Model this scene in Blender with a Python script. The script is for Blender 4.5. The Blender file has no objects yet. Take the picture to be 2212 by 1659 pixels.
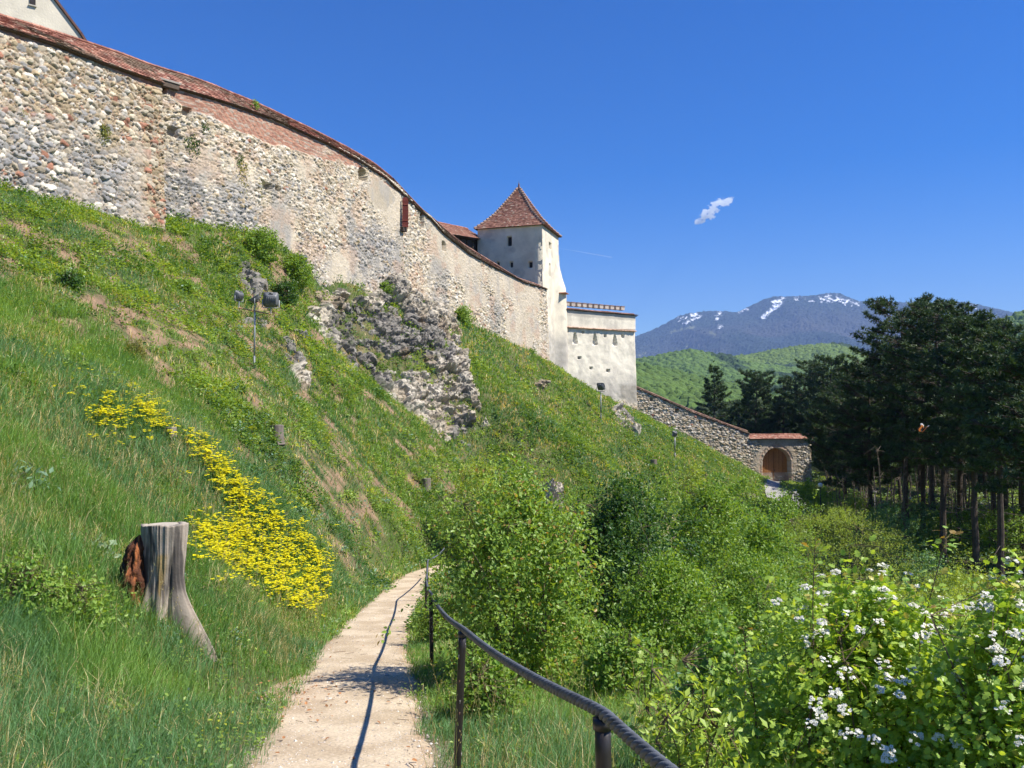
import bpy, math
import numpy as np

# ------------------------------------------------------------------ camera, sky, sun, exposure
scene = bpy.context.scene
PITCH = math.radians(1.88)
SUN_EL, SUN_AZ = math.radians(52), math.radians(101)      # azimuth clockwise from +Y (view direction)
cam_data = bpy.data.cameras.new("camera")
cam_data.sensor_width = 36.0
cam_data.lens = 30.0
cam_data.clip_start = 0.05
cam_data.clip_end = 60000.0
camera = bpy.data.objects.new("camera", cam_data)
scene.collection.objects.link(camera)
camera.location = (0, 0, 0)                                # eye height is z = 0 in this scene
camera.rotation_euler = (math.radians(90) + PITCH, 0, 0)
scene.camera = camera

world = bpy.data.worlds.new("World")
scene.world = world
world.use_nodes = True
wn = world.node_tree.nodes
sky = wn.new("ShaderNodeTexSky")
sky.sky_type = 'NISHITA'
sky.sun_disc = False
sky.sun_elevation = SUN_EL
sky.sun_rotation = SUN_AZ
sky.altitude = 900
sky.air_density = 1.0
sky.dust_density = 0.15
sky.ozone_density = 3.0
bg = wn["Background"]
bg.inputs["Strength"].default_value = 0.12
hsv = wn.new("ShaderNodeHueSaturation")
hsv.inputs["Hue"].default_value = 0.517
hsv.inputs["Saturation"].default_value = 1.52
hsv.inputs["Value"].default_value = 0.72
world.node_tree.links.new(sky.outputs[0], hsv.inputs["Color"])
world.node_tree.links.new(hsv.outputs[0], bg.inputs["Color"])

sun_data = bpy.data.lights.new("sun", 'SUN')
sun_data.energy = 4.7
sun_data.angle = math.radians(0.53)
sun_data.color = (1.0, 0.94, 0.83)
sun = bpy.data.objects.new("sun", sun_data)
scene.collection.objects.link(sun)
sun.rotation_euler = (math.radians(90) - SUN_EL, 0, math.pi - SUN_AZ)
sun.location = (0, 0, 40)

scene.view_settings.view_transform = 'Standard'
scene.view_settings.look = 'None'
scene.view_settings.gamma = 1
scene.view_settings.exposure = 0.9
scene.render.engine = 'CYCLES'
cy = scene.cycles
cy.max_bounces = 6
cy.diffuse_bounces = 3
cy.glossy_bounces = 2
cy.transmission_bounces = 3
cy.transparent_max_bounces = 8
cy.volume_bounces = 0
cy.use_adaptive_sampling = True
cy.adaptive_threshold = 0.02
cy.use_denoising = True
cy.caustics_reflective = False
cy.caustics_refractive = False

# ------------------------------------------------------------------ helpers: pixels to points, noise
FOC, CX, CY = 1843.3, 1106.0, 829.5
SP, CP_ = math.sin(PITCH), math.cos(PITCH)
def ray(vx, vy):
    u, w = (vx - CX) / FOC, (CY - vy) / FOC
    return np.array([u, CP_ - w * SP, SP + w * CP_])
def P(vx, vy, D):
    d = ray(vx, vy)
    return d * (D / d[1])
def zat(vy, D):
    w = (CY - vy) / FOC
    return D * (SP + w * CP_) / (CP_ - w * SP)

def hsh(i, j, k=0):
    i = np.asarray(i).astype(np.int64); j = np.asarray(j).astype(np.int64)
    n = (i * 374761393 + j * 668265263 + k * 974126177 + 12345) & 0xffffffff
    n = ((n ^ (n >> 13)) * 1274126177) & 0xffffffff
    n = ((n ^ (n >> 15)) * 2246822519) & 0xffffffff
    return ((n ^ (n >> 16)) & 0xffffff) / float(0x1000000)
def vn(x, y, k=0):
    x = np.asarray(x, float); y = np.asarray(y, float)
    i, j = np.floor(x), np.floor(y)
    f, g = x - i, y - j
    f = f * f * (3 - 2 * f); g = g * g * (3 - 2 * g)
    a, b = hsh(i, j, k), hsh(i + 1, j, k)
    c, d = hsh(i, j + 1, k), hsh(i + 1, j + 1, k)
    return (a * (1 - f) + b * f) * (1 - g) + (c * (1 - f) + d * f) * g
def fbm(x, y, k=0, o=4):
    s, a, t = 0, 0.5, 0
    for q in range(o):
        s = s + a * vn(x * 2 ** q + q * 17.3, y * 2 ** q - q * 9.1, k + q); t += a; a *= 0.5
    return s / t
def sm(x, a, b):
    t = np.clip((np.asarray(x, float) - a) / (b - a), 0, 1)
    return t * t * (3 - 2 * t)
def mix(a, b, t):
    return a + (b - a) * t
def colmix(a, b, t):
    t = np.asarray(t)[..., None]
    return np.asarray(a) * (1 - t) + np.asarray(b) * t
def norm(v):
    return v / np.maximum(np.linalg.norm(v, axis=-1, keepdims=True), 1e-9)
def voro(s, z, cs, cz, k=0):
    """cell noise with unequal cells: first and second distance, cell index"""
    j0 = np.floor(z / cz)
    d1 = np.full(s.shape, 9.0); d2 = np.full(s.shape, 9.0)
    ci = np.zeros(s.shape); cj = np.zeros(s.shape)
    for dj in (-1, 0, 1):
        j = j0 + dj
        off = hsh(j, 0 * j, k + 5) * cs
        i0 = np.floor((s - off) / cs)
        for di in (-1, 0, 1):
            i = i0 + di
            px = (i + 0.5 + 0.8 * (hsh(i, j, k) - 0.5)) * cs + off
            pz = (j + 0.5 + 0.75 * (hsh(i, j, k + 1) - 0.5)) * cz
            d = np.sqrt(((s - px) / cs) ** 2 + ((z - pz) / cz) ** 2) - 0.28 * hsh(i, j, k + 2)
            m1 = d < d1
            d2 = np.where(m1, d1, np.minimum(d2, d))
            ci = np.where(m1, i, ci); cj = np.where(m1, j, cj)
            d1 = np.where(m1, d, d1)
    return d1, d2, ci, cj

# ------------------------------------------------------------------ helpers: objects and meshes
COL = scene.collection
def tag(o, label=None, cat=None, group=None, kind=None):
    if label: o['label'] = label
    if cat: o['category'] = cat
    if group: o['group'] = group
    if kind: o['kind'] = kind
    return o
def thing(name, label, cat, loc=(0, 0, 0), rotz=0.0, group=None):
    o = bpy.data.objects.new(name, None)
    COL.objects.link(o)
    o.empty_display_size = 0.3
    o.location = [float(c) for c in loc]
    o.rotation_euler = (0, 0, rotz)
    return tag(o, label, cat, group)
def link(name, me, parent=None):
    o = bpy.data.objects.new(name, me)
    COL.objects.link(o)
    if parent is not None: o.parent = parent
    return o
def mesh(name, V, F, mat, col=None, smooth=False):
    V = np.asarray(V, np.float32)
    if isinstance(F, np.ndarray): F = [F]
    F = [np.asarray(f, np.int32) for f in F if len(f)]
    me = bpy.data.meshes.new(name)
    me.vertices.add(len(V)); me.vertices.foreach_set("co", V.ravel())
    loops = np.concatenate([f.ravel() for f in F])
    tot = np.concatenate([np.full(len(f), f.shape[1], np.int32) for f in F])
    start = np.concatenate([[0], np.cumsum(tot)[:-1]]).astype(np.int32)
    me.loops.add(len(loops)); me.loops.foreach_set("vertex_index", loops)
    me.polygons.add(len(tot)); me.polygons.foreach_set("loop_start", start)
    me.polygons.foreach_set("use_smooth", np.full(len(tot), bool(smooth)))
    if col is not None:
        c = np.ones((len(V), 4), np.float32); c[:, :3] = col
        a = me.color_attributes.new("Col", 'FLOAT_COLOR', 'POINT')
        a.data.foreach_set("color", c.ravel())
    me.update(calc_edges=True)
    me.validate(clean_customdata=False)
    if mat is not None: me.materials.append(mat)
    return me
def obj(name, V, F, mat, parent=None, col=None, smooth=False):
    return link(name, mesh(name, V, F, mat, col, smooth), parent)
def copy_tree(o, parent=None):
    c = o.copy(); COL.objects.link(c)
    if parent is not None: c.parent = parent
    for ch in list(o.children): copy_tree(ch, c)
    return c

class MB:
    """collects simple solids into ONE mesh"""
    def __init__(s): s.V = []; s.F = {3: [], 4: []}; s.C = []; s.n = 0
    def add(s, V, F, col=(0.5, 0.5, 0.5)):
        V = np.asarray(V, float)
        s.V.append(V)
        for f in (F if isinstance(F, list) else [F]):
            f = np.asarray(f, int)
            if len(f): s.F[f.shape[1]].append(f + s.n)
        c = np.asarray(col, float)
        s.C.append(np.broadcast_to(c, (len(V), 3)).copy() if c.ndim == 1 else c)
        s.n += len(V)
    def box(s, c, size, col=(0.5,) * 3, rz=0.0, rx=0.0, taper=1.0, bev=0.0):
        x, y, z = [q / 2 for q in size]
        t = taper
        V = np.array([[-x, -y, -z], [x, -y, -z], [x, y, -z], [-x, y, -z], [-x * t, -y * t, z], [x * t, -y * t, z], [x * t, y * t, z], [-x * t, y * t, z]])
        F = np.array([[0, 3, 2, 1], [4, 5, 6, 7], [0, 1, 5, 4], [1, 2, 6, 5], [2, 3, 7, 6], [3, 0, 4, 7]])
        if rx:
            a, b = math.cos(rx), math.sin(rx)
            V = V @ np.array([[1, 0, 0], [0, a, b], [0, -b, a]])
        a, b = math.cos(rz), math.sin(rz)
        V = V @ np.array([[a, b, 0], [-b, a, 0], [0, 0, 1]])
        s.add(V + np.asarray(c), F, col)
    def tube(s, pts, rad, n=8, col=(0.5,) * 3, cap=True):
        pts = np.asarray(pts, float); m = len(pts)
        rad = np.broadcast_to(np.asarray(rad, float), (m,))
        t = norm(np.gradient(pts, axis=0))
        ref = np.array([0, 0, 1.0]) if abs(t[0, 2]) < 0.9 else np.array([1.0, 0, 0])
        u = norm(np.cross(t, ref)); v = np.cross(t, u)
        a = np.arange(n) * 2 * math.pi / n
        V = pts[:, None, :] + rad[:, None, None] * (np.cos(a)[None, :, None] * u[:, None, :] + np.sin(a)[None, :, None] * v[:, None, :])
        i = np.arange(m - 1)[:, None] * n; k = np.arange(n)[None, :]; k2 = (k + 1) % n
        F = np.stack([i + k, i + k2, i + n + k2, i + n + k], -1).reshape(-1, 4)
        V = V.reshape(-1, 3); T = []
        if cap:
            V = np.vstack([V, pts[:1], pts[-1:]])
            for q in range(n):
                T.append([m * n, (q + 1) % n, q]); T.append([m * n + 1, (m - 1) * n + q, (m - 1) * n + (q + 1) % n])
        s.add(V, [F, np.array(T, int).reshape(-1, 3)], col)
    def sphere(s, c, r, n=16, m=10, col=(0.5,) * 3, sc=(1, 1, 1)):
        th = np.linspace(0, math.pi, m + 1); ph = np.arange(n) * 2 * math.pi / n
        V = np.stack([np.sin(th)[:, None] * np.cos(ph), np.sin(th)[:, None] * np.sin(ph), np.cos(th)[:, None] + 0 * ph], -1).reshape(-1, 3) * r * np.array(sc)
        i = np.arange(m)[:, None] * n; k = np.arange(n)[None, :]; k2 = (k + 1) % n
        s.add(V + np.asarray(c), np.stack([i + k, i + n + k, i + n + k2, i + k2], -1).reshape(-1, 4), col)
    def build(s, name, mat, parent=None, smooth=False):
        return obj(name, np.vstack(s.V), [np.vstack(f) for f in s.F.values() if f], mat, parent, np.vstack(s.C), smooth)
    def mesh(s, name, mat, smooth=False):
        return mesh(name, np.vstack(s.V), [np.vstack(f) for f in s.F.values() if f], mat, np.vstack(s.C), smooth)

# ------------------------------------------------------------------ materials
def material(name, rough=0.85, var=0.25, vscale=3.0, bump=0.3, bscale=20.0, bdist=0.02, leaf=0.0, metal=0.0, spec=0.3, color=None, gain=1.0, tint=(1.55, 1.35, 0.45)):
    m = bpy.data.materials.new(name); m.use_nodes = True
    nt = m.node_tree; N = nt.nodes; L = nt.links
    b = N["Principled BSDF"]
    b.inputs["Roughness"].default_value = rough
    b.inputs["Metallic"].default_value = metal
    b.inputs["Specular IOR Level"].default_value = spec
    if color is None:
        a = N.new("ShaderNodeAttribute"); a.attribute_name = "Col"; src = a.outputs["Color"]
    else:
        a = N.new("ShaderNodeRGB"); a.outputs[0].default_value = (*color, 1); src = a.outputs[0]
    tc = N.new("ShaderNodeTexCoord")
    if var > 0:
        no = N.new("ShaderNodeTexNoise"); no.inputs["Scale"].default_value = vscale; no.inputs["Detail"].default_value = 6
        L.new(tc.outputs["Object"], no.inputs["Vector"])
        mr = N.new("ShaderNodeMapRange"); mr.inputs["From Min"].default_value = 0.25; mr.inputs["From Max"].default_value = 0.75
        mr.inputs["To Min"].default_value = 1 - var; mr.inputs["To Max"].default_value = 1 + var
        L.new(no.outputs["Fac"], mr.inputs["Value"])
        mu = N.new("ShaderNodeVectorMath"); mu.operation = 'SCALE'
        L.new(src, mu.inputs[0]); L.new(mr.outputs[0], mu.inputs["Scale"]); src = mu.outputs[0]
    if gain != 1.0:
        gn = N.new("ShaderNodeVectorMath"); gn.operation = 'SCALE'; gn.inputs["Scale"].default_value = gain
        L.new(src, gn.inputs[0]); src = gn.outputs[0]
    L.new(src, b.inputs["Base Color"])
    if bump > 0:
        nb = N.new("ShaderNodeTexNoise"); nb.inputs["Scale"].default_value = bscale; nb.inputs["Detail"].default_value = 5
        L.new(tc.outputs["Object"], nb.inputs["Vector"])
        bu = N.new("ShaderNodeBump"); bu.inputs["Strength"].default_value = bump; bu.inputs["Distance"].default_value = bdist
        L.new(nb.outputs["Fac"], bu.inputs["Height"]); L.new(bu.outputs[0], b.inputs["Normal"])
    if leaf > 0:
        tr = N.new("ShaderNodeBsdfTranslucent")
        gm = N.new("ShaderNodeVectorMath"); gm.operation = 'MULTIPLY'; gm.inputs[1].default_value = tint
        L.new(src, gm.inputs[0]); L.new(gm.outputs[0], tr.inputs["Color"])
        mx = N.new("ShaderNodeMixShader"); mx.inputs[0].default_value = leaf
        L.new(b.outputs[0], mx.inputs[1]); L.new(tr.outputs[0], mx.inputs[2])
        L.new(mx.outputs[0], N["Material Output"].inputs["Surface"])
    return m
M_stone = material("rubble_stone", 0.9, 0.22, 9, 0.5, 14, 0.03)
M_plaster = material("lime_plaster", 0.95, 0.16, 0.9, 0.5, 9, 0.03)
M_tile = material("clay_tile", 0.85, 0.25, 2.0, 0.3, 30, 0.01)
M_rock = material("limestone_rock", 0.9, 0.3, 2.5, 0.7, 5, 0.08)
M_ground = material("hillside_soil", 0.95, 0.35, 1.7, 0.7, 7, 0.06)
M_gravel = material("path_gravel", 0.95, 0.30, 38, 0.9, 80, 0.012)
M_leaf = material("leaf", 0.42, 0.0, 1, 0.0, leaf=0.42, spec=0.4, gain=2.25)
M_grass = material("grass_blade", 0.5, 0.0, 1, 0.0, leaf=0.38, spec=0.3, gain=2.3)
M_needle = material("pine_needle", 0.55, 0.0, 1, 0.0, leaf=0.18, spec=0.35, gain=1.9)
M_petal = material("petal", 0.6, 0.0, 1, 0.0, leaf=0.3, spec=0.2, tint=(1, 1, 1))
M_bark = material("bark", 0.9, 0.35, 6, 0.8, 25, 0.02)
M_wood = material("weathered_wood", 0.85, 0.25, 8, 0.5, 40, 0.008)
M_metal = material("painted_steel", 0.45, 0.25, 12, 0.25, 60, 0.004, spec=0.5)
M_canopy = material("forest_canopy", 0.95, 0.25, 0.08, 0.0)
M_far = material("far_forest", 0.95, 0.2, 0.012, 0.0)
M_globe = material("milk_glass", 0.25, 0.0, 1, 0.0, color=(0.85, 0.85, 0.83), spec=0.5)
M_concrete = material("lane_concrete", 0.9, 0.12, 1.5, 0.3, 30, 0.01)
# ------------------------------------------------------------------ the lie of the land
# plan of the fortress wall: (pixel column, distance, eave row, foot row)
S1 = [(-230, 29.5, -40, 335), (0, 35, 54, 402), (100, 37.2, 86, 424), (200, 39.5, 122, 449), (338, 43, 180, 487)]
S2 = [(325, 45.4, 173, 438), (368, 46.2, 183, 468), (460, 48.3, 210, 482), (567, 52.5, 252, 494), (640, 55.4, 281, 530), (702, 58, 306, 573),
      (763, 61, 338, 603), (824, 64, 375, 616), (862, 66, 404, 612)]
S3 = [(862, 66.1, 406, 612), (904, 68.5, 452, 640), (926, 69.6, 464, 650), (953, 71, 496, 668), (1008, 74.5, 542, 692), (1063, 78, 573, 716),
      (1131, 82.5, 607, 748), (1180, 86.2, 623, 778)]
def plan(S):
    S = np.array(S, float)
    xy = np.array([P(a, 890, d)[:2] for a, d, _, _ in S])
    zt = np.array([zat(c, d) for _, d, c, _ in S]); zb = np.array([zat(e, d) for _, d, _, e in S])
    return xy, zt, zb
PATH = np.array([(-0.1, -6, -0.75), (-0.55, -1, -1.5), (-0.68, 1, -1.8), (-1.3, 6.5, -2.72), (-1.85, 10.5, -3.4), (-2.5, 14.5, -4.02), (-3.0, 20, -4.8), (-3.25, 25, -5.4),
                 (-3.4, 30, -5.9), (-3.2, 34, -6.3), (-2.2, 39, -6.8), (2.5, 45, -8.0), (10, 58, -9.3), (18.5, 75, -9.6), (27.5, 92, -9.2), (32.1, 103.6, -8.55)])
ctrl = [(0, 1650, 6), (0, 1480, 7.3), (0, 1300, 9), (0, 1150, 11), (0, 1000, 13.5), (0, 850, 17), (0, 740, 20.5), (0, 640, 24), (0, 520, 29),
        (200, 1450, 8.5), (200, 1250, 11), (200, 1050, 15), (200, 830, 20.5), (200, 640, 28), (200, 520, 34),
        (400, 1400, 10.8), (450, 1500, 9.3), (400, 1200, 14), (400, 960, 21), (400, 800, 28), (400, 650, 37), (400, 550, 43),
        (550, 1350, 16.5), (550, 1080, 21), (700, 1300, 20.8), (700, 1200, 22), (600, 930, 29), (553, 795, 35), (650, 800, 42), (600, 650, 46),
        (800, 1050, 36), (760, 940, 42), (870, 1180, 34), (900, 1040, 44), (820, 850, 52), (730, 770, 53), (800, 632, 62.5), (700, 635, 56.5),
        (940, 935, 55), (1000, 960, 58), (1050, 930, 61), (930, 720, 65), (1000, 800, 62.5), (1150, 960, 62), (1300, 1000, 65), (1450, 1020, 80),
        (1600, 1042, 92), (1150, 860, 74), (1300, 930, 82), (1244, 822, 92.6), (1300, 856, 95), (1378, 892, 98.8), (1500, 952, 101), (1640, 1028, 102.5)]
pts = [P(*c) for c in ctrl]
for S in (S1, S2, S3):
    xy, zt, zb = plan(S)
    d = np.gradient(xy, axis=0); n = norm(np.stack([d[:, 1], -d[:, 0]], -1))
    for q in range(len(S)):
        if S is S2 and q == 0: continue
        pts.append((*xy[q], zb[q])); pts.append((*(xy[q] - 5 * n[q]), zb[q] + 1.5))
for x, y, z in PATH:
    pts += [(x - 0.75, y, z), (x + 0.75, y, z)]
pts += [(2.2, 3, -2.35), (2.4, 7, -3.0), (2.2, 11, -3.75), (2.5, 16, -4.9), (5, 5, -3.4), (5.5, 10, -4.7), (6, 16, -6.0), (6, 24, -7.3), (9, 34, -8.3), (12, 20, -7.6), (12, 10, -6.6),
        (12, 46, -9.0), (20, 60, -9.6), (28, 75, -9.8), (21.5, 36, -8.65), (23.8, 42, -9.2), (25.3, 47, -9.2), (26.6, 53, -9.3), (20, 20, -8.7), (36, 95, -9.2), (40, 104, -8.8),
        (45, 80, -9.8), (60, 60, -10), (60, 100, -10), (45, 40, -9.8), (40, 20, -10.5), (25, 5, -9.5), (12, 0, -5.5), (5, -3, -2.8), (12, -10, -5), (60, 130, -10), (35, 128, -9.2), (10, 128, -6),
        (60, -10, -11), (-5, -6, 0.0), (-9, 0, 0.3), (-14, 6, 2.6), (-22, -6, 6), (-30, 10, 9), (-34, 30, 11.5), (-28, 60, 13), (-10, 100, 9), (-30, 110, 12), (24, 104, -4.5), (8, 100, 3)]
CPT = np.array(pts, float)
def tps_fit(C, lam=0.02):
    n = len(C)
    d = np.linalg.norm(C[:, None, :2] - C[None, :, :2], axis=-1)
    K = np.where(d > 0, d * d * np.log(d + 1e-12), 0) + lam * np.eye(n) * d.mean() ** 2 * 0.01
    Q = np.hstack([np.ones((n, 1)), C[:, :2]])
    A = np.vstack([np.hstack([K, Q]), np.hstack([Q.T, np.zeros((3, 3))])])
    return np.linalg.solve(A, np.concatenate([C[:, 2], np.zeros(3)]))
TW = tps_fit(CPT)
def path_dist(x, y):
    best = np.full(np.shape(x), 1e9)
    for a, b in zip(PATH[:-1, :2], PATH[1:, :2]):
        e = b - a; t = np.clip(((x - a[0]) * e[0] + (y - a[1]) * e[1]) / (e @ e), 0, 1)
        best = np.minimum(best, np.hypot(x - a[0] - t * e[0], y - a[1] - t * e[1]))
    return best
_py = np.arange(-8, 60, 0.1)
_pz = np.convolve(np.pad(np.interp(_py, PATH[:, 1], PATH[:, 2]), 30, mode='edge'), np.ones(61) / 61, 'valid')
def path_z(y): return np.interp(y, _py, _pz)
def H0(x, y):
    x = np.asarray(x, float); y = np.asarray(y, float); sh = np.broadcast(x, y).shape
    X = np.broadcast_to(x, sh).ravel(); Y = np.broadcast_to(y, sh).ravel()
    cx, cy_ = np.clip(X, -36, 62), np.clip(Y, -12, 131)
    out = np.empty(len(X))
    for a in range(0, len(X), 40000):
        xx, yy = cx[a:a + 40000, None], cy_[a:a + 40000, None]
        r2 = (xx - CPT[None, :, 0]) ** 2 + (yy - CPT[None, :, 1]) ** 2
        out[a:a + 40000] = (0.5 * r2 * np.log(r2 + 1e-12)) @ TW[:-3] + TW[-3] + xx[:, 0] * TW[-2] + yy[:, 0] * TW[-1]
    far = sm(np.hypot(X - cx, Y - cy_), 0, 60)
    out = out * (1 - far) + -14.0 * far
    pd = path_dist(X, Y)
    out = np.where(Y < 40, mix(path_z(Y), out, sm(pd, 0.85, 2.2)), out)
    rough = sm(pd, 0.9, 2.5)
    out += rough * (0.34 * (fbm(X * 0.45, Y * 0.45, 3) - 0.5) + 0.16 * (fbm(X * 1.7, Y * 1.7, 9) - 0.5))
    return out.reshape(sh)
# fast look-up: a fine table of the height over the near ground
def axis(*segs):
    a = [np.arange(s, e, st) for s, e, st in segs]
    return np.concatenate(a)
def grow(start, end, step, f=1.25):
    out = [start]
    while out[-1] < end: step *= f; out.append(out[-1] + step)
    return np.array(out)
AX = np.concatenate([-grow(32, 9000, 0.8)[::-1], axis((-31.5, 12, 0.2), (12, 64, 0.5)), grow(64.5, 9000, 1.0)])
AY = np.concatenate([-grow(13, 400, 1.0)[::-1], axis((-12, 0, 0.5), (0, 50, 0.2), (50, 108, 0.4), (108, 134, 1.0)), grow(134.5, 12000, 1.5)])
GX, GY = np.meshgrid(AX, AY)
GZ = H0(GX, GY)
def H(x, y):
    x = np.asarray(x, float); y = np.asarray(y, float)
    i = np.clip(np.searchsorted(AX, x) - 1, 0, len(AX) - 2); j = np.clip(np.searchsorted(AY, y) - 1, 0, len(AY) - 2)
    f = np.clip((x - AX[i]) / (AX[i + 1] - AX[i]), 0, 1); g = np.clip((y - AY[j]) / (AY[j + 1] - AY[j]), 0, 1)
    return (GZ[j, i] * (1 - f) + GZ[j, i + 1] * f) * (1 - g) + (GZ[j + 1, i] * (1 - f) + GZ[j + 1, i + 1] * f) * g
def HN(x, y, e=0.25):
    return norm(np.stack([-(H(x + e, y) - H(x - e, y)) / (2 * e), -(H(x, y + e) - H(x, y - e)) / (2 * e), np.ones_like(np.asarray(x, float))], -1))
_DD = np.concatenate([np.arange(2, 60, 0.05), np.arange(60, 130, 0.1)])
def hit(vx, vy):
    """where the line of sight through a photo point meets the ground"""
    d = ray(vx, vy); q = d[None, :] * (_DD / d[1])[:, None]
    b = np.nonzero(q[:, 2] < H(q[:, 0], q[:, 1]))[0]
    k = b[0] if len(b) else len(q) - 1
    return np.array([q[k, 0], q[k, 1], H(q[k, 0], q[k, 1])])
def inpoly(x, y, poly):
    ins = np.zeros(np.shape(x), bool); n = len(poly); dist = np.full(np.shape(x), 1e9)
    for a in range(n):
        x1, y1 = poly[a]; x2, y2 = poly[(a + 1) % n]
        c = ((y1 > y) != (y2 > y)) & (x < (x2 - x1) * (y - y1) / (y2 - y1 + 1e-12) + x1)
        ins ^= c
        ex, ey = x2 - x1, y2 - y1
        t = np.clip(((x - x1) * ex + (y - y1) * ey) / (ex * ex + ey * ey + 1e-12), 0, 1)
        dist = np.minimum(dist, np.hypot(x - x1 - t * ex, y - y1 - t * ey))
    return np.where(ins, dist, -dist)

CRAG_V = [(645, 650), (700, 628), (790, 618), (868, 606), (925, 612), (985, 690), (1003, 760), (1040, 850), (1052, 940), (995, 965), (940, 935), (880, 890), (800, 830), (745, 795), (705, 735), (655, 700)]
CRAG = np.array([hit(*q)[:2] for q in CRAG_V])

# ------------------------------------------------------------------ ground colours: soil, moss, litter
def soil_amount(x, y):
    """bare pinkish earth and dry litter on the slope left of the path"""
    b = fbm(x * 0.85 + 3, y * 0.42, 21, 4); b2 = fbm(x * 2.1, y * 1.1, 27, 4)
    zone = sm(y, 17, 24) * (1 - sm(x, 0, 6)) * sm(path_dist(x, y), 1.0, 2.5) * (1 - 0.7 * sm(y, 50, 60))
    return sm(b * 0.5 + b2 * 0.5, 0.485, 0.575) * zone
V = np.stack([GX, GY, GZ], -1).reshape(-1, 3)
X, Y = V[:, 0], V[:, 1]
pd = path_dist(X, Y)
V[:, 2] -= 0.06 * (1 - sm(pd, 0.75, 1.1))
n1 = fbm(X * 0.8, Y * 0.8, 31)
c = colmix((0.045, 0.07, 0.02), (0.10, 0.115, 0.035), n1)
c = colmix(c, (0.26, 0.165, 0.11), 0.85 * soil_amount(X, Y) * sm(fbm(X * 2.3, Y * 2.3, 28, 3), 0.3, 0.5))
c = colmix(c, (0.34, 0.27, 0.19), 0.85 * (1 - sm(pd, 0.75, 1.1)))
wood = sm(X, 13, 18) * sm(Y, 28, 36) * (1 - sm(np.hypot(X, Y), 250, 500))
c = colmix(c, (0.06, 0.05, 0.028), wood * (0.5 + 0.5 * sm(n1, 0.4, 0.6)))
ny, nx = GX.shape
idx = (np.arange(ny - 1)[:, None] * nx + np.arange(nx - 1)[None, :])
F = np.stack([idx, idx + 1, idx + nx + 1, idx + nx], -1).reshape(-1, 4)
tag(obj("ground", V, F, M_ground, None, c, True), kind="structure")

# the gravel path: follows the ground, ragged edges
ss = np.arange(-3, 37, 0.09)
pyx = np.interp(ss, PATH[:, 1], PATH[:, 0])
from_edge = np.linspace(-1, 1, 27)
wl = 0.80 + 0.22 * (fbm(ss * 0.7, 0 * ss, 41) - 0.4) + 0.5 * np.exp(-((ss - 10.2) / 1.5) ** 2)
wr = 0.74 + 0.25 * (fbm(ss * 0.8, 0 * ss + 5, 42) - 0.5)
off = np.where(from_edge[None, :] < 0, from_edge[None, :] * wl[:, None], from_edge[None, :] * wr[:, None])
X = pyx[:, None] + off; Y = ss[:, None] + 0 * off
Z = mix(path_z(Y), H(X, Y), sm(np.abs(off), 0.55, 0.85)) + 0.006 + 0.010 * (fbm(X * 9, Y * 9, 44) - 0.5) - 0.035 * np.abs(from_edge[None, :]) ** 8
g = fbm(X * 2.2, Y * 2.2, 45, 5)
c = colmix((0.43, 0.335, 0.225), (0.57, 0.465, 0.33), sm(g, 0.3, 0.7))
c = colmix(c, (0.36, 0.24, 0.15), (0.75 * sm(np.abs(from_edge), 0.72, 1.0)[None, :] * sm(fbm(X * 3, Y * 3, 46), 0.3, 0.6)))
c = colmix(c, (0.40, 0.26, 0.17), 0.6 * np.exp(-((Y - 10.3) / 1.3) ** 2 - ((off + 1.0) / 0.5) ** 2))
m, k = X.shape
idx = np.arange(m - 1)[:, None] * k + np.arange(k - 1)[None, :]
F = np.stack([idx, idx + 1, idx + k + 1, idx + k], -1).reshape(-1, 4)
tag(obj("path", np.stack([X, Y, Z], -1).reshape(-1, 3), F, M_gravel, None, c.reshape(-1, 3), True), kind="structure")
# loose pebbles on the path: chips of stone nobody could count
rg = np.random.default_rng(5)
n = 9000
yy = 4 + 22 * rg.random(n) ** 1.8; lat = rg.uniform(-1, 1, n)
xx = np.interp(yy, PATH[:, 1], PATH[:, 0]) + lat * 0.8
r = rg.uniform(0.003, 0.009, n) * (1 + 1.2 * (rg.random(n) > 0.94))
oc = np.array([[1, 0, 0], [0, 1, 0], [-1, 0, 0], [0, -1, 0], [0, 0, 0.8], [0, 0, -0.6]], float)
of = np.array([[0, 1, 4], [1, 2, 4], [2, 3, 4], [3, 0, 4], [1, 0, 5], [2, 1, 5], [3, 2, 5], [0, 3, 5]])
V = np.stack([xx, yy, H(xx, yy) + 0.006], -1)[:, None, :] + oc[None] * r[:, None, None] * rg.uniform(0.6, 1.3, (n, 6, 1))
F = (np.arange(n)[:, None, None] * 6 + of[None]).reshape(-1, 3)
c = np.repeat(colmix((0.30, 0.25, 0.2), (0.75, 0.7, 0.62), rg.random(n)), 6, 0)
tag(obj("pebbles", V.reshape(-1, 3), F, M_stone, None, c), "loose pale gravel chips scattered over the footpath", "gravel", kind="stuff")

# concrete lane in front of the gate
gz = zat(1040, 104)
X, Y = np.meshgrid(np.linspace(0, 1, 14), np.linspace(0, 1, 50))
ly = 76 + 28.3 * Y; lx = np.interp(ly, [76, 90, 104.3], [25.0, 28.6, 32.1]) + (X - 0.5) * 3.6
lz = np.maximum(H(lx, ly) + 0.05, mix(-9.3, gz - 0.02, Y))
c = colmix((0.27, 0.26, 0.245), (0.36, 0.35, 0.33), fbm(lx * 0.7, ly * 0.7, 48))
m, k = X.shape
idx = np.arange(m - 1)[:, None] * k + np.arange(k - 1)[None, :]
tag(obj("lane", np.stack([lx, ly, lz], -1).reshape(-1, 3), np.stack([idx, idx + 1, idx + k + 1, idx + k], -1).reshape(-1, 4), M_concrete, None, c.reshape(-1, 3), True), kind="structure")
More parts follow.
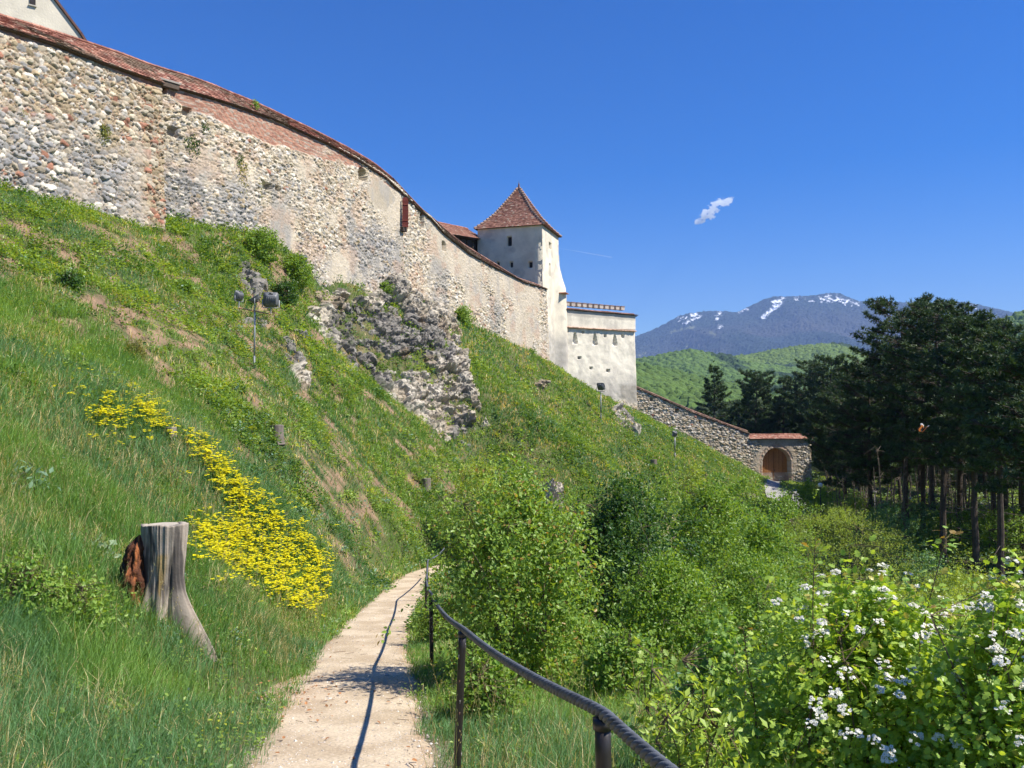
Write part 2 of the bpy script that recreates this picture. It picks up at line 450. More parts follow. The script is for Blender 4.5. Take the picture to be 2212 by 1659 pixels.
# ------------------------------------------------------------------ masonry
C_WHITE = np.array((0.64, 0.58, 0.49)); C_CREAM = np.array((0.58, 0.50, 0.37)); C_GREY = np.array((0.335, 0.32, 0.30)); C_BLUE = np.array((0.30, 0.29, 0.285))
C_OCHRE = np.array((0.40, 0.315, 0.20)); C_BRICK = np.array((0.36, 0.17, 0.11)); C_TAN = np.array((0.42, 0.355, 0.265)); C_MORT = np.array((0.40, 0.31, 0.22)); C_PLAST = np.array((0.50, 0.44, 0.345))
def bricks(s, z, k, bw=0.27, bh=0.085):
    j = np.floor(z / bh); so = s / bw + 0.5 * (j % 2) + 0.3 * hsh(j, 0 * j, k)
    i = np.floor(so); fs, fz = so - i, z / bh - j
    e = np.minimum(np.minimum(fs, 1 - fs) * bw, np.minimum(fz, 1 - fz) * bh)
    r = hsh(i, j, k + 1)
    h = sm(e, 0.0, 0.014) * (0.02 + 0.03 * r)
    c = colmix((0.24, 0.11, 0.075), (0.45, 0.235, 0.16), r); c = colmix(c, (0.40, 0.34, 0.28), (hsh(i, j, k + 3) > 0.86) * 0.8)
    c = colmix((0.33, 0.25, 0.19), c, sm(e, 0.002, 0.012))
    return h, c
def rubble(s, z, k, cs, cz, palette, mort=C_MORT):
    """stones with rounded faces standing proud of the mortar; palette = list of (colour, cumulative share)"""
    ws = s + 0.20 * (fbm(s * 2.6, z * 2.6, k + 60, 3) - 0.5); wz = z + 0.17 * (fbm(s * 2.6, z * 2.6, k + 61, 3) - 0.5)
    d1, d2, i, j = voro(ws, wz, cs, cz, k)
    e = d2 - d1; r = hsh(i, j, k + 7)
    small = r < 0.30
    a1, a2, i2, j2 = voro(ws, wz, cs * 0.5, cz * 0.5, k + 20)
    e = np.where(small, np.minimum((a2 - a1) * 0.5, e), e)
    ii, jj = np.where(small, i2 + 5000, i), np.where(small, j2, j)
    r1, r2, r3 = hsh(ii, jj, k + 8), hsh(ii, jj, k + 9), hsh(ii, jj, k + 10)
    t = np.clip((e - 0.05) / 0.30, 0, 1)
    dome = np.sqrt(np.maximum(1 - (1 - t) ** 2, 0))
    tilt = ((ws / cs - i) - 0.5) * (r3 - 0.5) * 0.10
    tilz = ((wz / cz - j) - 0.5) * (hsh(ii, jj, k + 12) - 0.5) * 0.13
    h = dome * (0.06 + 0.10 * r1 + np.where(small, 0, tilt + tilz)) + 0.018 * (fbm(s * 14, z * 14, k + 30, 3) - 0.5)
    c = np.zeros(s.shape + (3,)); lo = 0.0
    for colr, hi in palette:
        w = (r2 >= lo) & (r2 < hi); c = np.where(w[..., None], np.asarray(colr), c); lo = hi
    c = c * (0.66 + 0.52 * r3)[..., None]
    c = colmix(c, c * 0.72, 0.7 * sm(fbm(s * 5, z * 5, k + 31), 0.52, 0.7))
    return h, colmix(mort, c, sm(e, 0.03, 0.10))
def plaster_over(h, c, s, z, amt, k, base=C_PLAST):
    ph = 0.085 + 0.03 * (fbm(s * 1.2, z * 1.2, k, 4) - 0.5) + 0.012 * (fbm(s * 6, z * 6, k + 1, 3) - 0.5)
    pc = np.asarray(base) * (0.82 + 0.36 * fbm(s * 0.9, z * 0.5, k + 2, 5))[..., None]
    pc = colmix(pc, (0.30, 0.29, 0.28), 0.5 * sm(fbm(s * 1.3, z * 0.35, k + 3), 0.55, 0.72))
    return mix(h, ph, amt), colmix(c, pc, amt)

def facade(name, xy, zt, zb, res, style, mat, parent=None, batter=0.0, recess=(), thick=1.0, nz=None, out=None, foot=2.5, zjit=0.0):
    """a wall surface following a plan line, pushed out and in by style(s, z) -> (height, colour); outward is to the right of the line's direction"""
    xy = np.asarray(xy, float); zt = np.asarray(zt, float); zb = np.asarray(zb, float) - foot
    L0 = np.concatenate([[0], np.cumsum(np.linalg.norm(np.diff(xy, axis=0), axis=1))])
    s = np.linspace(0, L0[-1], max(2, int(round(L0[-1] / res)) + 1))
    def ip(v): return np.interp(s, L0, v)
    if len(xy) > 3:                                  # round the corners of the plan line
        sx = np.interp(s, L0, xy[:, 0]); sy = np.interp(s, L0, xy[:, 1])
        kk = max(3, int(2.0 / res)); w = np.ones(kk) / kk
        pad = lambda v: np.convolve(np.concatenate([v[0] + (v[0] - v[1]) * np.arange(kk, 0, -1), v, v[-1] + (v[-1] - v[-2]) * np.arange(1, kk + 1)]), w, 'same')[kk:-kk]
        bx, by = pad(sx), pad(sy)
    else: bx, by = ip(xy[:, 0]), ip(xy[:, 1])
    top, bot = ip(zt), ip(zb)
    dx, dy = np.gradient(bx), np.gradient(by); q = np.hypot(dx, dy)
    nx, ny = dy / q, -dx / q
    rows = int(round((top - bot).max() / res)) + 1 if nz is None else nz
    t = np.linspace(0, 1, rows)[:, None]
    S_ = s[None, :] + 0 * t
    Z_ = bot[None, :] + (top - bot)[None, :] * t
    Z_[-1] += zjit * (fbm(s * 1.5, 0 * s, 77) - 0.5)
    h, c = style(S_, Z_, top[None, :] - Z_)
    for (s0, s1, z0, z1, dep, kind) in recess:
        zz = np.minimum((z1 - Z_), 9)
        half = (s1 - s0) / 2; mid = (s0 + s1) / 2
        if kind == 'arch':
            ins = (np.abs(S_ - mid) < half) & (Z_ > z0) & ((Z_ < z1 - half) | (np.hypot(S_ - mid, Z_ - (z1 - half)) < half))
        elif kind == 'wedge':
            f = np.clip((z1 - Z_) / (z1 - z0), 0, 1)
            ins = (Z_ > z0) & (Z_ < z1) & (np.abs(S_ - mid) < half * np.sqrt(f) * 1.02)
            h = np.where(ins, -dep * (1 - 0.65 * f), h); continue
        else:
            ins = (S_ > s0) & (S_ < s1) & (Z_ > z0) & (Z_ < z1)
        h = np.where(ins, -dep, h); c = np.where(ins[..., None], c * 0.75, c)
    o = h + batter * (top[None, :] - Z_)
    if out is not None: o = o + out(S_, Z_)
    front = np.stack([bx[None, :] + nx[None, :] * o, by[None, :] + ny[None, :] * o, Z_], -1)
    back = np.stack([bx[None, :] - nx[None, :] * (thick + 0 * o), by[None, :] - ny[None, :] * (thick + 0 * o), Z_], -1)
    m, k = Z_.shape
    idx = np.arange(m - 1)[:, None] * k + np.arange(k - 1)[None, :]
    F = np.stack([idx, idx + 1, idx + k + 1, idx + k], -1).reshape(-1, 4)
    ring = np.concatenate([np.arange(m) * k, (m - 1) * k + np.arange(1, k), (np.arange(m - 2, -1, -1)) * k + k - 1])
    V = np.concatenate([front.reshape(-1, 3), back.reshape(-1, 3)[ring]])
    nf = m * k; a = np.arange(len(ring) - 1)
    F2 = np.stack([ring[a], ring[a + 1], nf + a + 1, nf + a], -1)
    Fb = []
    CC = np.concatenate([c.reshape(-1, 3), c.reshape(-1, 3)[ring]])
    return obj(name, V, [F, F2], mat, parent, CC, True)

# ------------------------------------------------------------------ clay tile roofs
def tiles(rows_a, rows_b, tw, lift=0.035, seed=0, pal=((0.23, 0.085, 0.055), (0.44, 0.20, 0.13)), pale=0.12, jit=0.02, moss=0.0):
    """courses of single tiles between consecutive lines; each line runs from rows_a[i] to rows_b[i] (polyline arrays allowed)"""
    rg = np.random.default_rng(seed)
    Vs, Fs, Cs, n0 = [], [], [], 0
    for i in range(len(rows_a) - 1):
        lo, hi = rows_a[i], rows_a[i + 1]            # here: polylines (m,3)
        L = np.concatenate([[0], np.cumsum(np.linalg.norm(np.diff(lo, axis=0), axis=1))])
        n = max(1, int(L[-1] / tw))
        u = (np.arange(n + 1) / n + (0.5 / n if i % 2 else 0)); u = np.clip(u, 0, 1) * L[-1]
        Lh = L / max(L[-1], 1e-6)
        A = np.stack([np.interp(u, L, lo[:, q]) for q in range(3)], -1)
        B = np.stack([np.interp(u / L[-1], Lh, hi[:, q]) for q in range(3)], -1)
        a0, a1, b0, b1 = A[:-1], A[1:], B[:-1], B[1:]
        nn = norm(np.cross(a1 - a0, b0 - a0)); nn = np.where(nn[:, 2:] < 0, -nn, nn)
        li = (lift * rg.uniform(0.6, 1.5, n))[:, None] * nn
        sh = (b0 - a0) * (rg.normal(0, jit, n))[:, None]
        gap = (a1 - a0) * 0.03
        q = np.stack([a0 + li + sh - (b0 - a0) * 0.15 + gap, a1 + li + sh - (b0 - a0) * 0.15 - gap, b1 + 0.004 * nn, b0 + 0.004 * nn,
                      a0 - li * 0.3 + sh - (b0 - a0) * 0.12, a1 - li * 0.3 + sh - (b0 - a0) * 0.12], 1)
        c = colmix(pal[0], pal[1], rg.random(n)); c = colmix(c, (0.45, 0.33, 0.25), (rg.random(n) < pale) * 0.8)
        if moss: c = colmix(c, (0.16, 0.12, 0.08), moss * sm(fbm(A[:-1, 1] * 0.6, A[:-1, 2] * 2, 11), 0.4, 0.62))
        Vs.append(q.reshape(-1, 3)); Cs.append(np.repeat(c, 6, 0))
        b = n0 + np.arange(n)[:, None] * 6
        Fs += [b + np.array([0, 1, 2, 3]), b + np.array([4, 5, 1, 0])]
        n0 += 6 * n
    return np.concatenate(Vs), np.concatenate(Fs), np.concatenate(Cs)
def wall_roof(name, xy, ze, zr, over, run, parent, tw=0.19, courses=8, seed=0, moss=0.6, pal=((0.23, 0.085, 0.055), (0.44, 0.20, 0.13))):
    """a little tiled roof along a wall top: eave outside, ridge inside, plain back slope and soffit"""
    L0 = np.concatenate([[0], np.cumsum(np.linalg.norm(np.diff(xy, axis=0), axis=1))])
    s = np.linspace(0, L0[-1], max(3, int(L0[-1] / 0.5)))
    bx, by = np.interp(s, L0, xy[:, 0]), np.interp(s, L0, xy[:, 1])
    kk = 5; w = np.ones(kk) / kk
    if len(xy) > 3:
        bx = np.convolve(np.pad(bx, kk // 2, mode='reflect', reflect_type='odd'), w, 'valid'); by = np.convolve(np.pad(by, kk // 2, mode='reflect', reflect_type='odd'), w, 'valid')
    d = np.stack([np.gradient(bx), np.gradient(by)], -1); d = norm(d); n = np.stack([d[:, 1], -d[:, 0]], -1)
    e = np.interp(s, L0, ze) + 0.06 * (fbm(s * 0.5, 0 * s, 70 + seed) - 0.5); r = np.interp(s, L0, zr) + 0.10 * (fbm(s * 0.4, 0 * s, 71 + seed) - 0.5)
    line = lambda off, z: np.stack([bx + n[:, 0] * off, by + n[:, 1] * off, z], -1)
    rows = [line(over - (over + run) * f, e + (r - e) * f) for f in np.linspace(0, 1, courses + 1)]
    V, F, C = tiles(rows, None, tw, 0.04, seed, moss=moss, pal=pal)
    # boards under the tiles, soffit and back slope
    B = [line(over - 0.02, e - 0.05), line(-run, r - 0.05), line(-run - 1.2, e - 0.1), line(-0.2, e - 0.16)]
    m = len(s); n0 = len(V); VV = np.concatenate(B)
    a = np.arange(m - 1); FF = []
    for p_ in range(4):
        q_ = (p_ + 1) % 4
        FF.append(n0 + np.stack([p_ * m + a, p_ * m + a + 1, q_ * m + a + 1, q_ * m + a], -1))
    CC = np.tile(np.array([[0.10, 0.065, 0.045]]), (len(VV), 1))
    # ridge tiles
    mb = MB(); rl = line(-run, r + 0.03)
    nr = max(2, int(L0[-1] / 0.4)); rs = np.linspace(0, L0[-1], nr)
    rp = np.stack([np.interp(rs, s, rl[:, q]) for q in range(3)], -1)
    rg = np.random.default_rng(seed + 50)
    for q in range(nr - 1):
        v = rp[q + 1] - rp[q]
        mb.tube([rp[q], rp[q] + v * 1.06], [0.10, 0.085], 6, colmix(pal[0], pal[1], rg.random()))
    RV, RC = np.vstack(mb.V), np.vstack(mb.C); RF4, RF3 = np.vstack(mb.F[4]), np.vstack(mb.F[3])
    n1 = n0 + len(VV)
    return obj(name, np.concatenate([V, VV, RV]), [np.concatenate([F] + FF + [RF4 + n1]), RF3 + n1], M_tile, parent, np.concatenate([C, CC, RC]))

def fit_z(xy, off, curve, drop=0.0):
    """heights that make a line off metres outside the plan line follow a curve of photo points (column, row)"""
    d = np.gradient(xy, axis=0); n = norm(np.stack([d[:, 1], -d[:, 0]], -1)); q = xy + n * off
    cv = np.array(curve, float); vx = q[:, 0] / q[:, 1] * FOC / (CP_ ) * 1.0 + CX
    out = []
    for (x, y) in q:
        z = y * 0.35
        for _ in range(4):
            dep = y * CP_ + z * SP; u = x / dep * FOC + CX
            row = np.interp(u, cv[:, 0], cv[:, 1]) if cv[0, 0] <= u <= cv[-1, 0] else (cv[0, 1] + (u - cv[0, 0]) * (cv[1, 1] - cv[0, 1]) / (cv[1, 0] - cv[0, 0]) if u < cv[0, 0] else cv[-1, 1] + (u - cv[-1, 0]) * (cv[-1, 1] - cv[-2, 1]) / (cv[-1, 0] - cv[-2, 0]))
            z = zat(row, y)
        out.append(z - drop)
    return np.array(out)
EAVE = [(0, 54), (156, 105), (281, 156), (318, 170), (344, 177), (406, 194), (487, 217), (547, 238), (594, 256), (640, 277), (691, 298), (763, 338), (824, 374), (860, 407), (904, 452), (926, 464), (953, 497), (1008, 543), (1063, 573), (1131, 608), (1178, 623)]
RIDGE = [(0, 27), (178, 83), (312, 131), (462, 179), (594, 238), (656, 268), (711, 294), (769, 325), (824, 361), (860, 393), (904, 445), (941, 474), (971, 503), (1008, 531), (1063, 565), (1112, 596), (1174, 617)]
# ------------------------------------------------------------------ the fortress wall
wall = thing("fortress_wall", "long high rubble stone fortress wall with tiled coping climbing the left side of the hill", "castle wall", (*plan(S1)[0][2], plan(S1)[2][2]))
W0 = np.array(wall.location)
def child_world(o, root):                                 # keep a part built in world coordinates in place under its thing
    o.location = [-c for c in root.location]; return o
xy1, zt1, zb1 = plan(S1)
def style1(s, z, dn):
    h, c = rubble(s, z, 1, 0.33, 0.215, [(C_GREY, 0.14), (C_TAN, 0.42), (C_WHITE, 0.58), (C_CREAM, 0.70), (C_OCHRE, 0.965), (C_BRICK, 1.0)], colmix(np.array((0.34, 0.25, 0.18)), C_BRICK * 0.85, 0.35 * sm(fbm(s * .8, z * .8, 88), 0.45, 0.65)))
    low = sm(z + 1.0 * (fbm(s * 0.4, z * 0.4, 90) - 0.5), 13.2, 11.6)
    h2, c2 = rubble(s, z, 2, 0.37, 0.235, [(C_GREY, 0.36), (C_BLUE, 0.62), (C_WHITE, 0.80), (C_TAN, 0.98), (C_BRICK, 1.0)], np.array((0.27, 0.215, 0.165)))
    h, c = mix(h, h2, low), colmix(c, c2, low)
    S_end = s.max()
    q_ = sm(s + 0.5 * (fbm(s * 2, z * 2, 98) - 0.5), S_end - 1.7, S_end - 1.1)
    hq, cq = rubble(s, z, 6, 0.40, 0.22, [(C_TAN, 0.35), (C_OCHRE, 0.70), (C_CREAM, 0.86), (C_BRICK, 1.0)], np.array((0.36, 0.22, 0.14)))
    h, c = mix(h, hq + 0.03, q_), colmix(c, cq, q_)
    am = sm(fbm(s * 0.55, z * 0.4, 92, 5) + 0.03 * fbm(s * 3, z * 3, 93) + 0.16 * np.exp(-((s - S_end + 1.6) / 1.1) ** 2) - 0.1 * low, 0.60, 0.80)
    h, c = plaster_over(h, c, s, z, am * 0.62, 94, np.array((0.42, 0.35, 0.27)))
    hb, cb = bricks(s, z, 96)
    bm = sm(dn + 0.5 * (fbm(s * 0.7, z * 0.7, 97) - 0.5), 0.42, 0.30)
    return mix(h, hb, bm), colmix(c, cb, bm)
Ltot1 = np.linalg.norm(np.diff(xy1, axis=0), axis=1).sum()
child_world(facade("masonry", xy1, zt1, zb1, 0.045, style1, M_stone, wall, 0.05,
                   [(Ltot1 - 1.0, Ltot1 - 0.75, 13.9, 14.2, 0.35, 'rect')], thick=1.6), wall)
zr1 = np.array([zat(v, d + 1.2) for v, d in zip((-128, 25, 52, 88, 136), (29.5, 35, 37.2, 39.5, 43))])
child_world(wall_roof("roof", xy1, fit_z(xy1, 0.25, EAVE), fit_z(xy1, -0.9, RIDGE, 0.14), 0.25, 0.9, wall, seed=1, courses=9, moss=0.85, pal=((0.20, 0.08, 0.055), (0.46, 0.23, 0.165))), wall)

xy2, zt2, zb2 = plan(S2)
xy3, zt3, zb3 = plan(S3)
L2 = np.concatenate([[0], np.cumsum(np.linalg.norm(np.diff(xy2, axis=0), axis=1))])
L3 = np.concatenate([[0], np.cumsum(np.linalg.norm(np.diff(xy3, axis=0), axis=1))])
def s_at(S, L, vx):                                       # arc length where a pixel column meets the wall
    return np.interp(vx, [q[0] for q in S], L)
def d_at(S, vx): return np.interp(vx, [q[0] for q in S], [q[1] for q in S])
PAL2 = [(C_GREY, 0.14), (C_TAN, 0.26), (C_WHITE, 0.58), (C_CREAM, 0.92), (C_OCHRE, 0.985), (C_BRICK, 1.0)]
def style2(s, z, dn):
    f = s / L2[-1]
    h, c = rubble(s, z, 3, 0.27, 0.18, PAL2, np.array((0.43, 0.35, 0.255)))
    g = sm(z + 1.5 * (fbm(s * 0.3, z * 0.3, 100) - 0.5), 14.6, 12.6) * sm(fbm(s * 0.22 + 4, z * 0.3, 101), 0.36, 0.55)
    h2, c2 = rubble(s, z, 4, 0.28, 0.18, [(C_GREY, 0.45), (C_BLUE, 0.72), (C_WHITE, 0.92), (C_OCHRE, 1.0)], np.array((0.33, 0.29, 0.245)))
    h, c = mix(h, h2, g), colmix(c, c2, g)
    am = sm(fbm(s * 0.33, z * 0.42, 102, 5) + 0.20 * sm(f, 0.35, 0.95) - 0.05 * g - 0.10 * sm(f, 0.42, 0.2), 0.50, 0.74)
    h, c = plaster_over(h, c, s, z, am * 0.82, 104, np.array((0.52, 0.45, 0.345)))
    big = np.exp(-((s - s_at(S2, L2, 815)) / 1.6) ** 2 - ((z - zat(425, 64)) / 1.0) ** 2)
    h, c = plaster_over(h, c, s, z, sm(big + 1.1 * (fbm(s * 0.8, z * 0.8, 105, 5) - 0.5), 0.40, 0.46), 106, np.array((0.43, 0.37, 0.28)))
    st = sm(fbm(s * 0.8, z * 0.18, 108, 5), 0.56, 0.72) * sm(dn, 2.5, 5)
    c = colmix(c, (0.24, 0.235, 0.225), 0.6 * st)
    c = colmix(c, (0.42, 0.28, 0.19), 0.4 * sm(fbm(s * 0.9 + 7, z * 0.9, 113, 4), 0.54, 0.68))
    hb, cb = bricks(s, z, 110)
    bw = np.interp(s, [0, 2, 8, 14, 18, L2[-1]], [0.2, 1.15, 1.6, 1.25, 0.7, 0.55]); b0 = np.interp(s, [0, 12, 18, L2[-1]], [0, 0, 0.35, 0.5])
    ed = dn + 0.55 * (fbm(s * 0.6, z * 0.6, 111) - 0.5)
    bm = sm(ed, bw + 0.06, bw - 0.06) * sm(ed, b0 - 0.1, b0 + 0.1) * mix(1.0, sm(fbm(s * 0.5, z, 112), 0.42, 0.5), sm(s, 12, 16))
    return mix(h, hb, bm), colmix(c, cb, bm)
def hole(S, L, vx0, vx1, vy0, vy1, dep=0.5, kind='rect'):
    D = d_at(S, (vx0 + vx1) / 2)
    return (s_at(S, L, vx0), s_at(S, L, vx1), zat(vy1, D), zat(vy0, D), dep, kind)
rec2 = [hole(S2, L2, 382, 402, 233, 252, 0.3), hole(S2, L2, 350, 372, 276, 296, 0.3), hole(S2, L2, 332, 349, 176, 202, 0.7), hole(S2, L2, 768, 786, 363, 391, 0.8, 'arch'),
        hole(S2, L2, 551, 575, 395, 412, 0.35), hole(S2, L2, 580, 592, 402, 414, 0.3)]
child_world(facade("masonry", xy2, zt2, zb2, 0.055, style2, M_stone, wall, 0.06, rec2, thick=1.6), wall)
def style3(s, z, dn):
    h, c = rubble(s, z, 5, 0.26, 0.17, [(C_GREY, 0.10), (C_WHITE, 0.45), (C_CREAM, 0.90), (C_OCHRE, 0.985), (C_BRICK, 1.0)], np.array((0.46, 0.38, 0.28)))
    am = sm(fbm(s * 0.30, z * 0.30, 122, 5) + 0.16 * np.exp(-((dn - 1.2) / 1.1) ** 2) + 0.05, 0.48, 0.66) * sm(s, 2.5, 5)
    h, c = plaster_over(h, c, s, z, am * 0.78, 124, np.array((0.50, 0.43, 0.33)))
    st = sm(fbm(s * 0.5, z * 0.25, 128, 5), 0.55, 0.72) * sm(dn, 2, 4)
    c = colmix(c, (0.27, 0.26, 0.245), 0.7 * st)
    c = colmix(c, (0.44, 0.29, 0.20), 0.45 * sm(fbm(s * 0.9 + 3, z * 0.9, 131, 4), 0.54, 0.68))
    return h, c
rec3 = [hole(S3, L3, 951, 959, 521, 542, 0.7, 'arch'), hole(S3, L3, 904, 912, 462, 492, 0.4)]
child_world(facade("masonry", xy3, zt3, zb3, 0.065, style3, M_stone, wall, 0.05, rec3, thick=1.2), wall)
zr2 = np.array([zat(v, d + 1.3) for v, d in zip((131, 141, 175, 229, 262, 292, 325, 362, 392), (44.4, 45.2, 48.3, 52.5, 55.4, 58, 61, 64, 66))])
child_world(wall_roof("roof", xy2, fit_z(xy2, 0.22, EAVE), np.maximum(fit_z(xy2, -0.8, RIDGE, 0.14), fit_z(xy2, 0.22, EAVE) + 0.2), 0.22, 0.8, wall, seed=2, courses=9, moss=0.85, pal=((0.18, 0.075, 0.055), (0.40, 0.19, 0.135))), wall)
zr3 = np.array([zat(v, d + 1.0) for v, d in zip((396, 444, 452, 478, 528, 562, 597, 617), (66.1, 68.5, 69.6, 71, 74.5, 78, 82.5, 86.2))])
child_world(wall_roof("roof", xy3, fit_z(xy3, 0.25, EAVE), np.maximum(fit_z(xy3, -0.7, RIDGE, 0.14), fit_z(xy3, 0.25, EAVE) + 0.12), 0.25, 0.7, wall, seed=3, courses=6, moss=0.95, pal=((0.13, 0.07, 0.052), (0.33, 0.19, 0.145))), wall)

def on_wall(S, vx, vy, outw=0.15):
    xy, zt, zb = plan(S); q = [a for a, *_ in S]
    x, y = np.interp(vx, q, xy[:, 0]), np.interp(vx, q, xy[:, 1])
    k = min(max(np.searchsorted(q, vx) - 1, 0), len(q) - 2); d = norm(xy[k + 1] - xy[k]); n = np.array([d[1], -d[0]])
    D = d_at(S, vx)
    return np.array([x + n[0] * outw, y + n[1] * outw, zat(vy, D)]), math.atan2(d[1], d[0])
# dark timber lintel in the gap by the step of the wall
p, a = on_wall(S2, 341, 183, 0.12)
mb = MB(); mb.box(p, (1.6, 0.35, 0.28), (0.11, 0.08, 0.06), a); mb.box(p + (0, 0, 0.20), (1.8, 0.45, 0.10), (0.33, 0.29, 0.25), a)
child_world(mb.build("lintel", M_wood, wall), wall)
# dark panels set back inside the two small openings
p, a = on_wall(S2, 777, 378, -0.62)
mb = MB(); mb.box(p, (0.9, 0.06, 1.0), (0.06, 0.055, 0.05), a); child_world(mb.build("window", M_wood, wall), wall)
p, a = on_wall(S3, 955, 532, -0.55)
mb = MB(); mb.box(p, (0.6, 0.06, 1.0), (0.05, 0.045, 0.04), a); child_world(mb.build("window", M_wood, wall), wall)
# tall rust red shutter, hinged at the top and leaning out a little
p, a = on_wall(S2, 861, 460, 0.55)
D = p[1]; hh = (495 - 427) / FOC * D; ww = 0.46
k = 9; ang = np.linspace(0, math.pi, k)
prof = [(-ww / 2, -hh / 2), (ww / 2, -hh / 2)] + [(ww / 2 * math.cos(t), hh / 2 - ww / 2 + ww / 2 * math.sin(t)) for t in ang]
V = np.array([(x, -0.05, z) for x, z in prof] + [(x, 0.05, z) for x, z in prof]); n = len(prof)
F3 = [[0, i, i + 1] for i in range(1, n - 1)] + [[n, n + i + 1, n + i] for i in range(1, n - 1)]
F4 = [[i, (i + 1) % n, n + (i + 1) % n, n + i] for i in range(n)]
mb = MB(); mb.add(V, [np.array(F3), np.array(F4)], (0.16, 0.034, 0.026))
for q in range(5): mb.box((-0.17 + q * 0.085, -0.055, -0.05), (0.012, 0.012, hh - 0.5), (0.12, 0.03, 0.02))
mb.box((0, -0.07, hh * 0.25), (ww * 0.9, 0.03, 0.09), (0.2, 0.045, 0.03)); mb.box((0, -0.07, -hh * 0.28), (ww * 0.9, 0.03, 0.09), (0.2, 0.045, 0.03))
o = mb.build("shutter", M_wood, wall); o.location = p - W0; o.rotation_euler = (math.radians(-7), 0, math.radians(10)); o['label'] = "tall round-topped rust red shutter"
p, a = on_wall(S2, 860, 497, 0.3)
mb = MB(); mb.box(p, (0.5, 0.6, 0.35), (0.07, 0.05, 0.04), a); child_world(mb.build("sill_beam", M_wood, wall), wall)

# ------------------------------------------------------------------ white gabled house behind the wall, top left
hu = np.array([0.80, 0.60]); hb = np.array([-0.60, 0.80])       # along the gable, and back along the ridge
hc = P(178, 890, 52)[:2]                                    # lower right corner of the gable as seen over the wall
def gcoord(vx, vy):
    """distance along the gable and height for a photo point on the gable's plane"""
    r_ = ray(vx, vy); A = np.array([[r_[0], -hu[0]], [r_[1], -hu[1]]]); t, u = np.linalg.solve(A, hc)
    return u, r_[2] * t
gab = thing("gabled_house", "cream plastered house gable with small dark window rising behind the wall at upper left", "house", (hc[0] - 3.5, hc[1], 14))
ver = [gcoord(183, 92), gcoord(172, 74), gcoord(116, 0)]
sl = (ver[2][1] - ver[1][1]) / (ver[2][0] - ver[1][0]); ua = ver[2][0] - 3.4
ver.append((ua, ver[2][1] + sl * (ua - ver[2][0])))
out = [(ver[0][0], 13.0)] + ver + [(2 * ua - u, z) for u, z in ver[:-1][::-1]] + [(2 * ua - ver[0][0], 13.0)]
def g3(u, z, back=0.0): return np.array([*(hc + hu * u + hb * back), z])
n = len(out); V = np.array([g3(u, z) for u, z in out] + [g3(u, z, 9) for u, z in out])
F4 = [[i, (i + 1) % n, n + (i + 1) % n, n + i] for i in range(n)]
V = np.concatenate([V, [g3(ua, 13.0), g3(ua, 13.0, 9)]])
F3 = [[2 * n, i, i + 1] for i in range(n - 1)]; F3b = [[2 * n + 1, n + i + 1, n + i] for i in range(n - 1)]
mb = MB(); mb.add(V, [np.array(F4[:-1]), np.array(F3 + F3b)], (0.68, 0.62, 0.50))
child_world(mb.build("wall", M_plaster, gab), gab)
mb = MB()
ful = ver + [(2 * ua - u, z) for u, z in ver[:-1][::-1]]
for (ua_, za_), (ub_, zb2) in zip(ful[:-1], ful[1:]):
    t = norm(np.array([ub_ - ua_, zb2 - za_])); nn_ = np.array([-t[1], t[0]]); nn_ = nn_ if nn_[1] > 0 else -nn_
    V = [g3(u + nn_[0] * up, z + nn_[1] * up, bk_) for (u, z) in ((ua_ - t[0] * .05, za_ - t[1] * .05), (ub_ + t[0] * .05, zb2 + t[1] * .05)) for bk_ in (-0.12, 9.2) for up in (0.03, 0.16)]
    mb.add(np.array(V), np.array([[0, 1, 5, 4], [2, 3, 7, 6], [0, 2, 3, 1], [4, 5, 7, 6], [1, 3, 7, 5], [0, 4, 6, 2]]), (0.16, 0.08, 0.055))
child_world(mb.build("roof", M_tile, gab), gab)
wu, wz = gcoord(70.5, 0); wp = g3(wu, wz, -0.02); ra = math.atan2(hu[1], hu[0])
mb = MB(); mb.box(wp, (0.30, 0.10, 0.66), (0.035, 0.03, 0.03), ra); mb.box(wp - (0, 0, 0.36), (0.42, 0.16, 0.07), (0.5, 0.46, 0.4), ra)
child_world(mb.build("window", M_wood, gab), gab)

# ------------------------------------------------------------------ square tower with pyramid roof
TC = P(1172, 890, 86.6)[:2]                                 # near corner
th = math.radians(18)
uL = np.array([-math.cos(th), math.sin(th)]); uR = np.array([math.sin(th), math.cos(th)])
sL, sR = 7.05, 6.4
ze = zat(483, 86.6); ztb = 3.0
tower = thing("watch_tower", "pale square castle tower with a steep brown tiled pyramid roof", "tower", (*(TC + uL * sL / 2 + uR * sR / 2), ztb))
tc2 = np.array([TC + uL * sL, TC]); tc3 = np.array([TC, TC + uR * sR])
def plast(base, k, stain=0.5, low=None, cracks=0.0):
    def f(s, z, dn):
        h = 0.05 * (fbm(s * 0.5, z * 0.5, k, 5) - 0.5) + 0.03 * (fbm(s * 2.5, z * 2.5, k + 1, 4) - 0.5)
        c = np.asarray(base) * (0.86 + 0.28 * fbm(s * 0.7, z * 0.7, k + 2, 5))[..., None]
        c = colmix(c, np.asarray(base) * 0.55, stain * sm(fbm(s * 1.2, z * 0.2, k + 3, 5), 0.55, 0.75) * sm(dn, 3.0, 0.3))
        c = colmix(c, (0.36, 0.33, 0.29), 0.4 * sm(fbm(s * 0.8, z * 0.9, k + 4, 5), 0.58, 0.72))
        if low is not None:
            w = sm(z + 1.6 * (fbm(s * 0.5, z * 0.5, k + 5) - 0.5), low + 1.2, low - 1.2)
            c = colmix(c, np.array((0.37, 0.345, 0.31)) * (0.7 + 0.6 * fbm(s * 1.5, z * 1.5, k + 6))[..., None], w * 0.8)
            h = h + w * 0.09 * (fbm(s * 2.0, z * 2.0, k + 7, 4) - 0.5)
        return h, c
    return f
